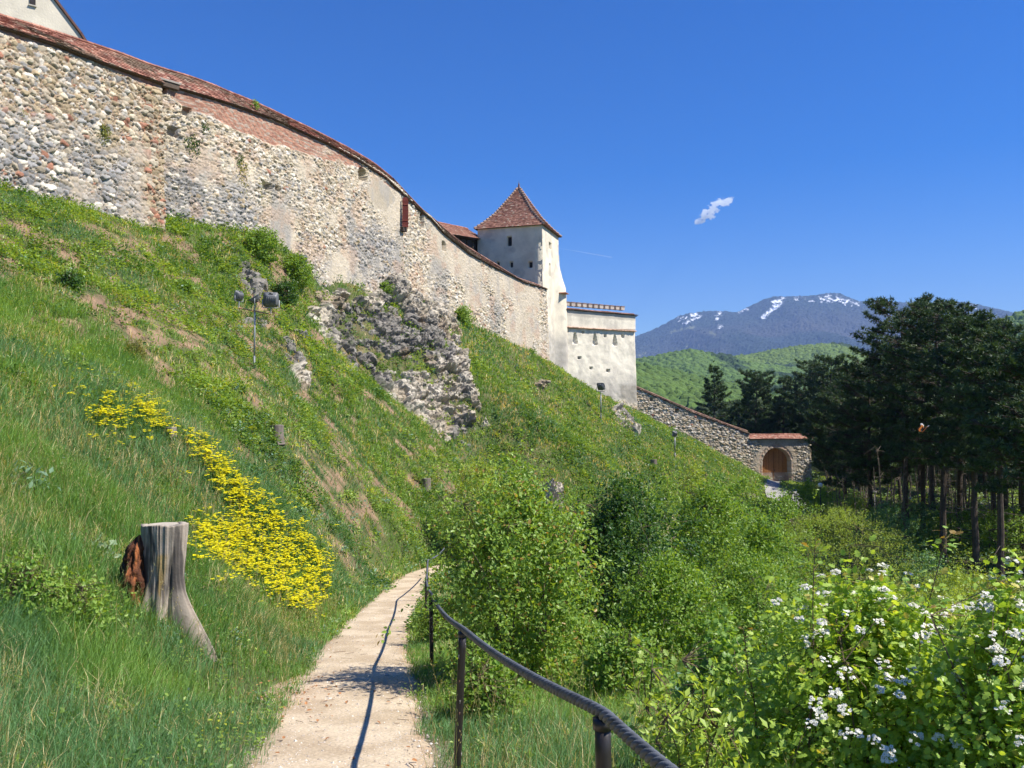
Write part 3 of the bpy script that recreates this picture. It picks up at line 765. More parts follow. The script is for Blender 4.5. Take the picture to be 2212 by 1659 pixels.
def lw(vx0, vx1, vy0, vy1, dep=0.45, kind='rect'):          # opening on the left face
    f = lambda vx: float(np.interp(vx, [1033, 1172], [0, sL]))
    D = 86.6 + 2.2 * (1172 - (vx0 + vx1) / 2) / 139
    return (f(vx0), f(vx1), zat(vy1, D), zat(vy0, D), dep, kind)
def rw(vx0, vx1, vy0, vy1, dep=0.45, kind='rect'):          # opening on the right face
    f = lambda vx: float(np.interp(vx, [1172, 1205], [0, sR]))
    D = 86.6 + 6 * ((vx0 + vx1) / 2 - 1172) / 33
    return (f(vx0), f(vx1), zat(vy1, D), zat(vy0, D), dep, kind)
recL = [lw(1097, 1106, 511, 531), lw(1075, 1081, 566, 577), lw(1102, 1109, 566, 578), lw(1143, 1151, 565, 578)]
recR = [rw(1184.5, 1189.5, 524, 537), rw(1185.3, 1187.8, 570, 597)]
eL = facade("wall", tc2, [ze] * 2, [ztb] * 2, 0.07, plast((0.72, 0.63, 0.49), 200, 0.5), M_plaster, tower, 0.0, recL, thick=0.8, foot=0)
eR = facade("wall", tc3, [ze] * 2, [ztb - 3] * 2, 0.07, plast((0.70, 0.63, 0.50), 210, 0.3, low=8.5), M_plaster, tower, 0.008, recR, thick=0.8, foot=0)
eR['label'] = "sunlit cream plaster side wall"
for o in (eL, eR): child_world(o, tower)
for (s0, s1, z0, z1, dep, _), A, u, nrm, in [(r, TC + uL * sL, -uL, -uR) for r in recL] + [(r, TC, uR, -uL) for r in recR]:
    m = A + u * (s0 + s1) / 2 - nrm * 0.40
    mb = MB(); mb.box((m[0], m[1], (z0 + z1) / 2), ((s1 - s0) * 1.15, 0.05, (z1 - z0) * 1.1), (0.03, 0.028, 0.028), math.atan2(u[1], u[0]))
    child_world(mb.build("window", M_wood, tower), tower)
# back walls (plain, unseen from here but closing the solid)
mb = MB()
for A, B in ((TC + uL * sL, TC + uL * sL + uR * sR), (TC + uR * sR, TC + uR * sR + uL * sL)):
    m = (A + B) / 2; d = B - A
    inn = (TC + uL * sL / 2 + uR * sR / 2) - m; inn = inn / np.linalg.norm(inn) * 0.3
    mb.box((m[0] + inn[0], m[1] + inn[1], (ze + ztb) / 2), (np.linalg.norm(d), 0.6, ze - ztb - 0.02), (0.6, 0.55, 0.45), math.atan2(d[1], d[0]))
child_world(mb.build("wall", M_plaster, tower), tower)
# buttress flare on the far corner of the sunlit side, with its little tiled ledge
def strip_solid(prof, origin, ux, uy, wid, col):
    """profile (a, z) along ux extruded by wid along uy"""
    n = len(prof); V = []
    for w in (0, wid):
        for a, z in prof: V.append((*(origin + ux * a + uy * w), z))
    F = [[i, (i + 1) % n, n + (i + 1) % n, n + i] for i in range(n)]
    return np.array(V), F, n
butt_o = TC + uR * (sR - 0.05)
pf = [(-0.3, 2.0), (-0.3, zat(548, 92)), (0.02, zat(548, 92)), (0.12, zat(575, 92)), (0.42, zat(600, 92)), (0.78, zat(621, 92)), (0.86, zat(640, 92)), (0.95, zat(700, 92)), (1.1, 2.0)]
uRo = -uL                                                   # outward from the sunlit face
a_ = np.array([q[0] for q in pf[2:]]); z_ = np.array([q[1] for q in pf[2:]])
outf = lambda S_, Z_: np.interp(-Z_, -z_[::1], a_) * sm(S_, 0.0, 2.2)
o = facade("buttress", np.array([TC + uR * (sR - 2.4), TC + uR * (sR + 0.1)]), [zat(548, 92)] * 2, [2.0] * 2, 0.08, plast((0.70, 0.63, 0.50), 220, 0.2, low=8.0), M_plaster, tower, 0.0, (), thick=0.5, foot=0, out=outf)
child_world(o, tower)
mb = MB(); m = TC + uR * (sR - 0.7) + uRo * 0.75
mb.box((m[0], m[1], zat(633, 91.5)), (0.9, 1.3, 0.10), (0.28, 0.12, 0.08), math.atan2(uRo[1], uRo[0]), taper=0.9)
child_world(mb.build("ledge_roof", M_tile, tower), tower)
# roof: courses of tiles with a bell-cast foot, hip tiles and finial
ctr = TC + uL * sL / 2 + uR * sR / 2
hx, hy = sL / 2 + 0.27, sR / 2 + 0.27
z0r = ze - 0.12; hr = zat(400, 89.8) - z0r
gi = np.array([0, .226, .453, .68, .868, .985]); gu = np.array([0, .164, .36, .62, .85, 1.0])
nc = 30
V_, F_, C_ = [], [], []; n0 = 0
corner = lambda sx, sy, g, u: np.array([*(ctr + uL * sx * hx * (1 - g) + uR * sy * hy * (1 - g)), z0r + hr * u])
def inset(u): return float(np.interp(u, gu, gi))
us = np.linspace(0, 1, nc + 1)
for f, (ca, cb) in enumerate((((1, -1), (-1, -1)), ((-1, -1), (-1, 1)), ((-1, 1), (1, 1)), ((1, 1), (1, -1)))):
    rows = [np.array([corner(*ca, inset(u), u), corner(*cb, inset(u), u)]) for u in us]
    V, F, C = tiles(rows, None, 0.20, 0.045, 30 + f, ((0.20, 0.085, 0.06), (0.36, 0.19, 0.135)), 0.10, 0.03)
    V_.append(V); F_.append(F + n0); C_.append(C); n0 += len(V)
V = []
for u in us: V += [corner(sx, sy, inset(u) + 0.006, u - 0.004) for sx, sy in ((1, -1), (-1, -1), (-1, 1), (1, 1))]
V = np.array(V); F = [[r * 4 + k, r * 4 + (k + 1) % 4, r * 4 + 4 + (k + 1) % 4, r * 4 + 4 + k] for r in range(nc) for k in range(4)] + [[3, 2, 1, 0]]
V_.append(V); F_.append(np.array(F) + n0); C_.append(np.tile([[0.10, 0.07, 0.05]], (len(V), 1))); n0 += len(V)
child_world(obj("roof", np.concatenate(V_), [np.concatenate(F_)], M_tile, tower, np.concatenate(C_)), tower)
mb = MB()
for sx, sy in ((1, -1), (-1, -1), (-1, 1), (1, 1)):
    uu = np.linspace(0, 0.985, 20)
    for a, b in zip(uu[:-1], uu[1:]):
        p0, p1 = corner(sx, sy, inset(a), a), corner(sx, sy, inset(b), b)
        mb.tube([p0 + (0, 0, 0.09), p1 + (0, 0, 0.02)], [0.14, 0.09], 6, (0.36, 0.25, 0.19))
child_world(mb.build("hip_tiles", M_tile, tower), tower)
ap = np.array([*ctr, z0r + hr])
mb = MB(); mb.tube([ap - (0, 0, 0.1), ap + (0, 0, 0.25), ap + (0, 0, 0.3), ap + (0, 0, 0.75)], [0.13, 0.10, 0.03, 0.012], 8, (0.2, 0.12, 0.09)); mb.sphere(ap + (0, 0, 0.36), 0.09, 8, 6, (0.2, 0.12, 0.09))
child_world(mb.build("finial", M_metal, tower), tower)

# ------------------------------------------------------------------ covered gallery behind the wall beside the tower
g0, g1 = P(945, 500, 80), P(1040, 518, 90)
gz0, gz1 = zat(503, 80), zat(518, 90)
gal = thing("gallery_building", "brown tiled gallery roof over dark timber boards between the wall and the tower", "building", ((g0[0] + g1[0]) / 2, (g0[1] + g1[1]) / 2, 12))
gxy = np.array([g0[:2] - (g1 - g0)[:2] * 0.15, g1[:2]])
child_world(wall_roof("roof", gxy, np.array([zat(500, 78.5), gz1]), np.array([zat(474, 80), zat(499, 91.5)]), 0.4, 1.6, gal, tw=0.2, courses=9, seed=7, pal=((0.24, 0.10, 0.07), (0.40, 0.20, 0.14)), moss=0.2), gal)
d = norm(gxy[1] - gxy[0]); m = gxy.mean(0) + np.array([-d[1], d[0]]) * 0.6
mb = MB(); Lg = np.linalg.norm(gxy[1] - gxy[0]); bk = np.array([-d[1], d[0]])
q0, q1 = gxy[0] + bk * 0.3, gxy[1] + bk * 0.3
zt0, zt1 = zat(500, 78.5) - 0.15, gz1 - 0.15
V = [(*q0, 8), (*q1, 8), (*(q1 + bk * .5), 8), (*(q0 + bk * .5), 8), (*q0, zt0), (*q1, zt1), (*(q1 + bk * .5), zt1), (*(q0 + bk * .5), zt0)]
mb.add(V, np.array([[0, 3, 2, 1], [4, 5, 6, 7], [0, 1, 5, 4], [1, 2, 6, 5], [2, 3, 7, 6], [3, 0, 4, 7]]), (0.075, 0.06, 0.05))
for q in np.linspace(0.03, 0.97, 9):
    pp = q0 + (q1 - q0) * q - bk * 0.06; zz_ = zt0 + (zt1 - zt0) * q
    mb.box((pp[0], pp[1], (zz_ + 8) / 2), (0.16, 0.14, zz_ - 8.1), (0.11, 0.085, 0.065), math.atan2(d[1], d[0]))
child_world(mb.build("timber_wall", M_wood, gal), gal)

# ------------------------------------------------------------------ pale bastion
BA, BB = P(1216, 890, 92.4)[:2], P(1372, 890, 98.6)[:2]
Lb = np.linalg.norm(BB - BA); ub = (BB - BA) / Lb; nb = np.array([ub[1], -ub[0]])
zeb = zat(668, 92.4); zmid = zat(710, 92.8)
bast = thing("bastion", "cream plastered bastion with slit openings and a row of stubby merlons under the tower", "bastion", (*((BA + BB) / 2), -1))
bD = lambda vx: 92.4 + 6.2 * (vx - 1216) / 156
bs = lambda vx: float(np.interp(vx, [1216, 1372], [0, Lb]))
V3 = lambda c: 1152 + c * 0.3064; V4 = lambda c: 576 + c * 0.3064
def bh(x, y, w, h, dep=0.4, kind='rect'):
    vx, vy = V3(x), V4(y); D = bD(vx)
    return (bs(V3(x - w / 2)), bs(V3(x + w / 2)), zat(vy + h * 0.3064 / 2, D), zat(vy - h * 0.3064 / 2, D), dep, kind)
recB = [bh(290, 503, 34, 84, 0.75, 'wedge'), bh(426, 512, 34, 82, 0.75, 'wedge'), bh(567, 517, 34, 80, 0.75, 'wedge')]
sq = [(238, 453, 17, 18), (345, 463, 18, 18), (498, 490, 18, 18), (627, 490, 18, 22), (316, 643, 24, 18), (395, 717, 20, 16), (513, 735, 26, 18)]
recB += [bh(*q) for q in sq]
def styleB(s, z, dn):
    h, c = plast((0.72, 0.66, 0.54), 230, 0.25, low=zat(822, 95.4))(s, z, dn)
    h = h + 0.07 * (fbm(s * 1.6, z * 1.6, 236, 4) - 0.5)
    w = sm(z + 1.0 * (fbm(s * 0.5, z * 0.5, 240) - 0.5), zat(872, 97.4) + 0.4, zat(872, 97.4) - 0.4)
    hr_, cr = rubble(s, z, 9, 0.3, 0.2, PAL2, np.array((0.46, 0.38, 0.28)))
    # grey bare render on the lower right corner
    g = sm(z, zat(828, 97.4), zat(834, 97.4)) * 0 + sm(s, Lb - 2.6, Lb - 2.3) * sm(z, zat(828, 98.4), zat(836, 98.4))
    c = colmix(c, np.array((0.33, 0.30, 0.25)) * (0.85 + 0.3 * fbm(s * 2, z * 2, 244))[..., None], g * 0.9)
    return mix(h, hr_, w), colmix(c, cr, w)
child_world(facade("wall", np.array([BA, BB]), [zmid, zat(710, 98.6)], [zat(900, 92.4), zat(900, 98.6)], 0.07, styleB, M_plaster, bast, 0.035, recB, thick=1.0, foot=1.5), bast)
child_world(facade("wall", np.array([BA, BB]) + nb * 0.14, [zeb, zat(681, 98.6)], [zat(708, 92.4), zat(712, 98.6)], 0.07,
                   lambda s, z, dn: (lambda hc: (hc[0], colmix(hc[1], (0.42, 0.385, 0.33), 0.75 * sm(dn + 0.25 * (fbm(s * 1.5, z, 251) - .5), 0.8, 0.55))))(plast((0.72, 0.66, 0.54), 250, 0.3)(s, z, dn)), M_plaster, bast, 0.0, (), thick=1.2, foot=0), bast)  # grey shading below the eave is painted into the plaster colour
# side and back
mb = MB(); back = 5.0
for A, B in ((BB + nb * 0.0, BB - nb * back), (BA - nb * back, BB - nb * back)):
    m = (A + B) / 2; d = B - A; ln = np.linalg.norm(d)
    mb.box((m[0] - (ub[0] * 0.32 if A is not (BA) and abs(d @ ub) < 1 else 0), m[1] - (ub[1] * 0.32 if abs(d @ ub) < 1 else 0), (zat(681, 98.6) - 2) / 2 - 0.15), (ln - (1.0 if abs(d @ ub) < 1 else 0), 0.6, zat(681, 98.6) + 2 - 0.3), (0.62, 0.57, 0.47), math.atan2(d[1], d[0]))
child_world(mb.build("wall", M_plaster, bast), bast)
# string course of brick tiles
def ledge(za, zb_, depth, hgt, colr, nseg, name, mat_, offs, seed):
    mb = MB(); rg = np.random.default_rng(seed)
    for q in range(nseg):
        f = (q + 0.5) / nseg; m = BA + ub * (Lb * f) + nb * (offs + rg.normal(0, 0.012)); z = za + (zb_ - za) * f
        mb.box((m[0], m[1], z + rg.normal(0, 0.008)), (Lb / nseg * 0.97, depth, hgt), np.asarray(colr) * rg.uniform(0.7, 1.3), math.atan2(ub[1], ub[0]) + rg.normal(0, 0.01), rx=math.radians(-18))
    return child_world(mb.build(name, mat_, bast), bast)
ledge(zat(707, 92.4), zat(716.5, 98.6), 0.40, 0.085, (0.50, 0.33, 0.24), 48, "string_course", M_tile, 0.12, 3)
bxy = np.array([BA - ub * 0.25, BB + ub * 0.3])
child_world(wall_roof("roof", bxy + nb * 0.1, np.array([zat(668, 92.4), zat(681, 98.6)]), np.array([zat(668, 92.4), zat(681, 98.6)]) + 0.16, 0.22, 0.55, bast, tw=0.2, courses=3, seed=9, moss=0.6, pal=((0.17, 0.08, 0.06), (0.38, 0.21, 0.16))), bast)
for q in range(12):
    f = (q + 0.4) / 13; m = BA + ub * (Lb * f) - nb * 0.85; z = -0.02 + zat(657, 93.9) + (zat(668, 99.4) - zat(657, 93.9)) * f
    mb = MB(); mb.box((m[0], m[1], z), (Lb / 13 * 0.62, 0.6, 0.40), (0.50, 0.43, 0.37), math.atan2(ub[1], ub[0])); mb.box((m[0], m[1], z + 0.215), (Lb / 13 * 0.7, 0.68, 0.07), (0.34, 0.22, 0.17), math.atan2(ub[1], ub[0]))
    child_world(mb.build("merlon", M_plaster, bast), bast)

# ------------------------------------------------------------------ lower wall down to the gate
LW = [(1374, 98.8, 839, 892), (1420, 99.6, 858, 915), (1500, 101, 893, 952), (1560, 102, 916, 985), (1618, 103, 937, 1020)]
xyw, ztw, zbw = plan(LW); Lw = np.concatenate([[0], np.cumsum(np.linalg.norm(np.diff(xyw, axis=0), axis=1))])
lwall = thing("curtain_wall", "low rough stone curtain wall stepping down from the bastion to the gate", "wall", (*xyw[2], zbw[2]))
PALW = [(C_GREY, 0.10), (C_WHITE, 0.30), (C_CREAM, 0.60), (C_TAN, 0.82), (C_OCHRE, 0.985), (C_BRICK, 1.0)]
def styleW(s, z, dn): return rubble(s, z, 11, 0.36, 0.23, PALW, np.array((0.42, 0.34, 0.25)))
recW = []
for x, y, w, h in ((833, 935, 20, 26), (1010, 1017, 20, 26), (1175, 1095, 20, 24), (1320, 1150, 18, 22)):
    vx, vy = V3(x), V4(y); recW.append(hole(LW, Lw, vx - w * .153, vx + w * .153, vy - h * .153, vy + h * .153, 0.5))
child_world(facade("masonry", xyw, ztw, zbw, 0.07, styleW, M_stone, lwall, 0.04, recW, thick=0.9), lwall)
child_world(wall_roof("coping", xyw, ztw, ztw + 0.28, 0.18, 0.45, lwall, courses=3, seed=12, moss=0.9, pal=((0.16, 0.10, 0.075), (0.30, 0.19, 0.14))), lwall)

# ------------------------------------------------------------------ gatehouse wall with its round-arched timber gate
GA, GB = P(1618, 890, 103.0)[:2], P(1750, 890, 104.6)[:2]
Lg = np.linalg.norm(GB - GA); ug = (GB - GA) / Lg; ng = np.array([ug[1], -ug[0]])
zgt, zgb = zat(947, 103.8), zat(1040, 103.8)
gate = thing("gatehouse", "stone gatehouse wall with a red tiled coping and a round arched plank gate", "gatehouse", (*((GA + GB) / 2), zgb))
gs = lambda vx: float(np.interp(vx, [1618, 1750], [0, Lg]))
a0, a1 = gs(1644.5), gs(1703.5); am_, ar = (a0 + a1) / 2, (a1 - a0) / 2
ztop = zat(968, 103.8)
def styleG(s, z, dn):
    h, c = rubble(s, z, 13, 0.33, 0.22, PALW, np.array((0.40, 0.32, 0.235)))
    zc = ztop - ar
    rr = np.where(z > zc, np.hypot(s - am_, z - zc), np.abs(s - am_))
    k = sm(rr + 0.25 * (fbm(s * 1.3, z * 1.3, 260) - .5), ar + 1.2, ar + 0.8) * sm(z, zgb + 0.5, zgb + 1.5) + sm(dn, 1.3, 0.5) * sm(s, 0.5, 2) * sm(s, Lg - 1.2, Lg - 2.2)
    h, c = plaster_over(h, c, s, z, np.clip(k, 0, 1) * 0.8, 262, np.array((0.44, 0.36, 0.27)))
    ang = np.where(z > zc, np.arctan2(z - zc, s - am_) * ar, z)
    hb, cb = bricks(ang, rr, 265, 0.16, 0.3)
    b = sm(rr, ar + 0.48, ar + 0.40) * sm(fbm(s * 1.5, z * 1.5, 266), 0.3, 0.5)
    return mix(h, hb, b), colmix(c, colmix(cb, (0.45, 0.36, 0.27), 0.5), b * 0.9)
child_world(facade("masonry", np.array([GA, GB]), [zgt] * 2, [zgb - 0.4] * 2, 0.06, styleG, M_stone, gate, 0.03, [(a0, a1 + 0.12, zgb - 3, ztop, 0.75, 'arch')], thick=1.4, foot=0.6), gate)
child_world(wall_roof("coping", np.array([GA - ug * 0.1, GB + ug * 0.25]), np.array([zgt - 0.02] * 2), np.array([zgt + 0.46] * 2), 0.35, 0.7, gate, courses=5, seed=15, moss=0.1, pal=((0.28, 0.11, 0.075), (0.48, 0.25, 0.18))), gate)
mb = MB(); rg = np.random.default_rng(4)
npl = 22
for q in range(npl):
    x = (q + 0.5) / npl * 2 - 1; m = GA + ug * (am_ + x * (ar + 0.03)) - ng * 0.66
    zt_ = ztop - ar + math.sqrt(max(0, 1 - (abs(x) * 0.97) ** 2)) * ar
    hgt = zt_ - zgb - 0.05
    mb.box((m[0] - ng[0] * 0.0, m[1], zgb + 0.05 + hgt / 2), (2 * ar / npl * 0.95, 0.07, hgt), np.array((0.30, 0.13, 0.045)) * rg.uniform(0.8, 1.2), math.atan2(ug[1], ug[0]))
child_world(mb.build("gate_leaf", M_wood, gate), gate)
mb = MB(); m = GA + ug * am_ - ng * 0.6; mb.box((m[0], m[1], zgb + (ztop - zgb) * 0.47), (0.06, 0.05, (ztop - zgb) * 0.9), (0.16, 0.07, 0.03), math.atan2(ug[1], ug[0]))
m2 = m + ug * 0.14 + ng * 0.05; mb.box((m2[0], m2[1], zgb + 1.3), (0.05, 0.06, 0.2), (0.05, 0.05, 0.05), math.atan2(ug[1], ug[0]))
child_world(mb.build("meeting_strip", M_wood, gate), gate)
# ------------------------------------------------------------------ hills and mountain
def ridge_hill(name, ridge, D, lf, lb, step, base, seed, spur, bump, bump_amp, colour, mat, post=None, px=1.0):
    """a wooded hill: its crest follows ridge [(column, row)] at distance D; front slope lf long, back slope lb"""
    r = np.array(ridge, float)
    xs = (r[:, 0] - CX) / FOC * D; zs = np.array([zat(v, D) for v in r[:, 1]])
    x = np.arange(xs[0], xs[-1] + step, step); y = np.arange(D - lf, D + lb + step, step)
    X, Y = np.meshgrid(x, y)
    # smooth crest, carried back on the slope with a sideways wander so spurs run down obliquely
    f = np.where(Y < D, 1 - (D - Y) / lf, 1 - (Y - D) / lb)
    wob = (fbm(X / spur * 0.7, Y / spur * 0.35, seed, 4) - 0.5) * spur * 1.6 * (1 - f) 
    zr = np.interp(X + wob, xs, zs)
    prof = np.power(np.clip(f, 0, 1), px)
    rid = 1 - np.abs(2 * fbm(X / spur, Y / (spur * 2.2), seed + 3, 4) - 1)
    Z = base + (zr - base) * prof * (1 - 0.42 * (1 - rid) * np.clip((1 - f) * 3.0, 0, 1) * (1 - 0.3 * (1 - f)))
    d1, d2, ci, cj = voro(X, Y, bump, bump, seed + 9)
    r1 = hsh(ci, cj, seed + 10)
    keep = sm(f, 0.0, 0.05)
    dome = np.clip(1 - (d1 + 0.1) ** 2 * 1.6, 0, 1)
    Zb = Z + bump_amp * dome * (0.55 + 0.9 * r1) * keep + bump_amp * 0.3 * (vn(X / bump * 3.1, Y / bump * 3.1, seed + 4) - 0.5)
    C, Zb = colour(X, Y, Zb, f, r1, dome, zr)
    ny, nx = X.shape
    idx = np.arange(ny - 1)[:, None] * nx + np.arange(nx - 1)[None, :]
    F = np.stack([idx, idx + 1, idx + nx + 1, idx + nx], -1).reshape(-1, 4)
    return tag(obj(name, np.stack([X, Y, Zb], -1).reshape(-1, 3), F, mat, None, C.reshape(-1, 3), False), kind="structure")
def green_wood(seed, a=(0.05, 0.10, 0.022), b=(0.095, 0.16, 0.036), dark=0.15):
    def f(X, Y, Z, ff, r1, dome, zr):
        c = colmix(a, b, np.clip(0.15 + 0.7 * r1 + 0.6 * (fbm(X / 90, Y / 90, seed) - 0.5), 0, 1))
        con = sm(fbm(X / 110 + 7, Y / 150, seed + 1, 4), 0.60, 0.66) * (r1 > 0.25)
        c = colmix(c, (0.018, 0.04, 0.02), con * 0.9 * (1 if dark else 0))
        return c, Z + con * 3 * (r1)
    return f
# nearest wooded slope just beyond the wall
ridge_hill("hill", [(1290, 770), (1375, 790), (1430, 800), (1480, 812), (1560, 832), (1680, 850), (1800, 880), (1950, 900)], 620, 330, 120, 1.15, -14, 301, 120, 5.0, 2.8,
           green_wood(301, (0.040, 0.085, 0.018), (0.085, 0.140, 0.028)), M_canopy)
ridge_hill("hill", [(1280, 792), (1375, 780), (1430, 768), (1490, 757), (1530, 766), (1580, 775), (1650, 790), (1750, 800), (1850, 815), (2000, 830)], 1300, 520, 200, 2.2, -14, 311, 220, 7.5, 3.8,
           green_wood(311, (0.052, 0.105, 0.022), (0.095, 0.155, 0.034)), M_canopy)
ridge_hill("hill", [(1380, 800), (1480, 782), (1560, 774), (1620, 768), (1680, 756), (1740, 748), (1800, 743), (1840, 752), (1880, 770), (1920, 764), (1980, 752), (2060, 760), (2150, 780)], 1650, 700, 250, 2.8, -14, 321, 260, 8, 4.0,
           green_wood(321, (0.070, 0.120, 0.024), (0.120, 0.178, 0.036)), M_canopy)
ridge_hill("hill", [(1950, 800), (2030, 775), (2090, 742), (2140, 704), (2180, 688), (2212, 676), (2280, 655), (2400, 640)], 1050, 480, 200, 1.9, -14, 331, 200, 6.5, 4.5,
           green_wood(331, (0.052, 0.105, 0.022), (0.095, 0.155, 0.034)), M_canopy)
# dark wood closing the view behind the pines
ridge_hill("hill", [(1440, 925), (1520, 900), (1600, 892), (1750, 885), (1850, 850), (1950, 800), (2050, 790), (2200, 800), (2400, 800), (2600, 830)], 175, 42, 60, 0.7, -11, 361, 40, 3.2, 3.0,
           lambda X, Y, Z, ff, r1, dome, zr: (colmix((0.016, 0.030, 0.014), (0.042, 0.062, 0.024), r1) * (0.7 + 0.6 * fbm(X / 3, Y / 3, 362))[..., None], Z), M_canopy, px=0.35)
# the snow-streaked mountain
DM = 7500.0
SNOW = [([(1692, 645), (1684, 654), (1668, 668), (1650, 682)], 6.5, 1.0), ([(1674, 652), (1690, 648)], 5, 1.0), ([(1782, 648), (1800, 643), (1820, 648), (1842, 655)], 8, 0.62), ([(1468, 690), (1482, 687)], 6, 0.55),
        ([(1496, 682), (1506, 678)], 5, 0.8), ([(1478, 700), (1492, 692), (1512, 684)], 3.5, 0.7), ([(1548, 690), (1556, 676), (1560, 672)], 6, 0.6), ([(1560, 704), (1545, 712)], 4, 0.7), ([(1600, 672), (1618, 667)], 4, 0.5),
        ([(1720, 645), (1742, 642)], 2.5, 0.8), ([(1846, 655), (1858, 656)], 4, 0.7), ([(2078, 658), (2094, 660), (2112, 664)], 4, 0.6), ([(1900, 655), (1915, 657)], 2, 0.5), ([(1746, 648), (1760, 652)], 2, 0.4)]
MEAD = [([(1450, 718), (1470, 712), (1500, 707)], 4), ([(1535, 718), (1545, 722)], 4), ([(1380, 768), (1395, 762)], 2.5), ([(1480, 752), (1484, 745)], 3)]
def mcol(X, Y, Z, f, r1, dome, zr):
    vx = X / Y * FOC + CX; vy = CY - np.tan(np.arctan2(Z, Y) - PITCH) * FOC
    big = fbm(X / 420, Z / 160, 341, 5)
    c = colmix((0.018, 0.032, 0.024), (0.050, 0.047, 0.042), sm(big, 0.42, 0.62) * sm(f, 0.95, 0.55))
    c = colmix(c, (0.05, 0.075, 0.03), 0.8 * sm(fbm(X / 300, Z / 120, 345, 4), 0.52, 0.66) * sm(f, 0.35, 0.15))
    c = c * (0.75 + 0.5 * r1)[..., None]
    sn = np.zeros(X.shape); jag = (fbm(X / 34, Z / 20, 350, 4) - 0.5)
    for line, w, dens in SNOW:
        d = np.full(X.shape, 1e9)
        for (x1, y1), (x2, y2) in zip(line[:-1], line[1:]):
            ex, ey = x2 - x1, y2 - y1
            t = np.clip(((vx - x1) * ex + (vy - y1) * ey) / (ex * ex + ey * ey), 0, 1)
            d = np.minimum(d, np.hypot(vx - x1 - t * ex, vy - y1 - t * ey))
        sn = np.maximum(sn, ((d + jag * w * 2.6 < w * 0.62) & (hsh(np.floor(X / 22), np.floor(Y / 30), 9) < dens)).astype(float))
    c = colmix(c, (0.85, 0.87, 0.9), sn * (f <= 1.01))
    for line, w in MEAD:
        d = np.full(X.shape, 1e9)
        for (x1, y1), (x2, y2) in zip(line[:-1], line[1:]):
            ex, ey = x2 - x1, y2 - y1
            t = np.clip(((vx - x1) * ex + (vy - y1) * ey) / (ex * ex + ey * ey), 0, 1)
            d = np.minimum(d, np.hypot(vx - x1 - t * ex, vy - y1 - t * ey))
        c = colmix(c, (0.17, 0.18, 0.10), 0.8 * (d + jag * w < w * 0.6))
    return c, Z - sn * 9 * dome
ridge_hill("mountain", [(1180, 770), (1290, 748), (1375, 729), (1410, 716), (1440, 701), (1470, 684), (1500, 678), (1530, 675), (1565, 675), (1592, 678), (1612, 668), (1635, 658), (1655, 648), (1672, 644), (1720, 643), (1750, 642), (1775, 639), (1792, 635),
                        (1812, 636), (1830, 643), (1850, 652), (1880, 656), (1920, 656), (1960, 655), (2010, 657), (2060, 655), (2090, 656), (2120, 664), (2160, 672), (2190, 680), (2220, 676), (2300, 690), (2420, 730)],
           DM, 3600, 1800, 13, -14, 341, 900, 17, 16, mcol, M_far, px=0.9)

# ------------------------------------------------------------------ air, cloud, vapour trail
def vol_material(name, dens, color, noise=None):
    m = bpy.data.materials.new(name); m.use_nodes = True
    nt = m.node_tree; N = nt.nodes; L = nt.links
    N.remove(N["Principled BSDF"])
    v = N.new("ShaderNodeVolumePrincipled"); v.inputs["Color"].default_value = (*color, 1); v.inputs["Density"].default_value = dens; v.inputs["Anisotropy"].default_value = 0.0
    L.new(v.outputs[0], N["Material Output"].inputs["Volume"])
    if noise:
        tc = N.new("ShaderNodeTexCoord")
        no = N.new("ShaderNodeTexNoise"); no.inputs["Scale"].default_value = noise; no.inputs["Detail"].default_value = 5; no.inputs["Roughness"].default_value = 0.62
        L.new(tc.outputs["Object"], no.inputs["Vector"])
        ln = N.new("ShaderNodeVectorMath"); ln.operation = 'LENGTH'; L.new(tc.outputs["Object"], ln.inputs[0])
        a = N.new("ShaderNodeMath"); a.operation = 'MULTIPLY_ADD'; a.inputs[1].default_value = -0.42; a.inputs[2].default_value = 0.0
        L.new(ln.outputs["Value"], a.inputs[0])
        b = N.new("ShaderNodeMath"); b.operation = 'ADD'; L.new(no.outputs["Fac"], b.inputs[0]); L.new(a.outputs[0], b.inputs[1])
        mr = N.new("ShaderNodeMapRange"); mr.inputs["From Min"].default_value = 0.27; mr.inputs["From Max"].default_value = 0.5; mr.inputs["To Max"].default_value = dens
        L.new(b.outputs[0], mr.inputs["Value"]); L.new(mr.outputs[0], v.inputs["Density"])
    return m
M_haze = vol_material("air", 8.5e-5, (0.34, 0.54, 1.0))
mb = MB(); mb.box((900, 4600, 610), (11000, 9800, 1280 + 60 - 0), (1, 1, 1))
air = mb.build("haze", M_haze); tag(air, kind="stuff")
def cloud_puffs(lobes, seed):
    """a wispy cloud of very many small white flakes, thinning out to its edges"""
    rg = np.random.default_rng(seed); Q, S = [], []
    for (vx, vy, wx, wy, ang, n) in lobes:
        a, b = rg.normal(0, 1, n), rg.normal(0, 1, n); c, s_ = math.cos(ang), math.sin(ang)
        px, py = vx + (a * wx * c - b * wy * s_), vy - (a * wx * s_ + b * wy * c)
        k = rg.random(n) < 0.95 * sm(fbm(px / 8, py / 6, seed, 5) - 0.085 * (a * a + b * b), 0.22, 0.46)
        for x, y in zip(px[k], py[k]): Q.append(P(x, y, 6600 + rg.normal(0, 120)))
    Q = np.array(Q); n = len(Q); u = norm(rg.normal(size=(n, 3))); v = norm(np.cross(u, rg.normal(size=(n, 3))))
    r = rg.uniform(1.2, 2.9, n)[:, None]
    V = np.stack([Q + u * r, Q + v * r, Q - u * r, Q - v * r], 1).reshape(-1, 3)
    return V, (np.arange(n) * 4)[:, None] + np.arange(4)[None, :]
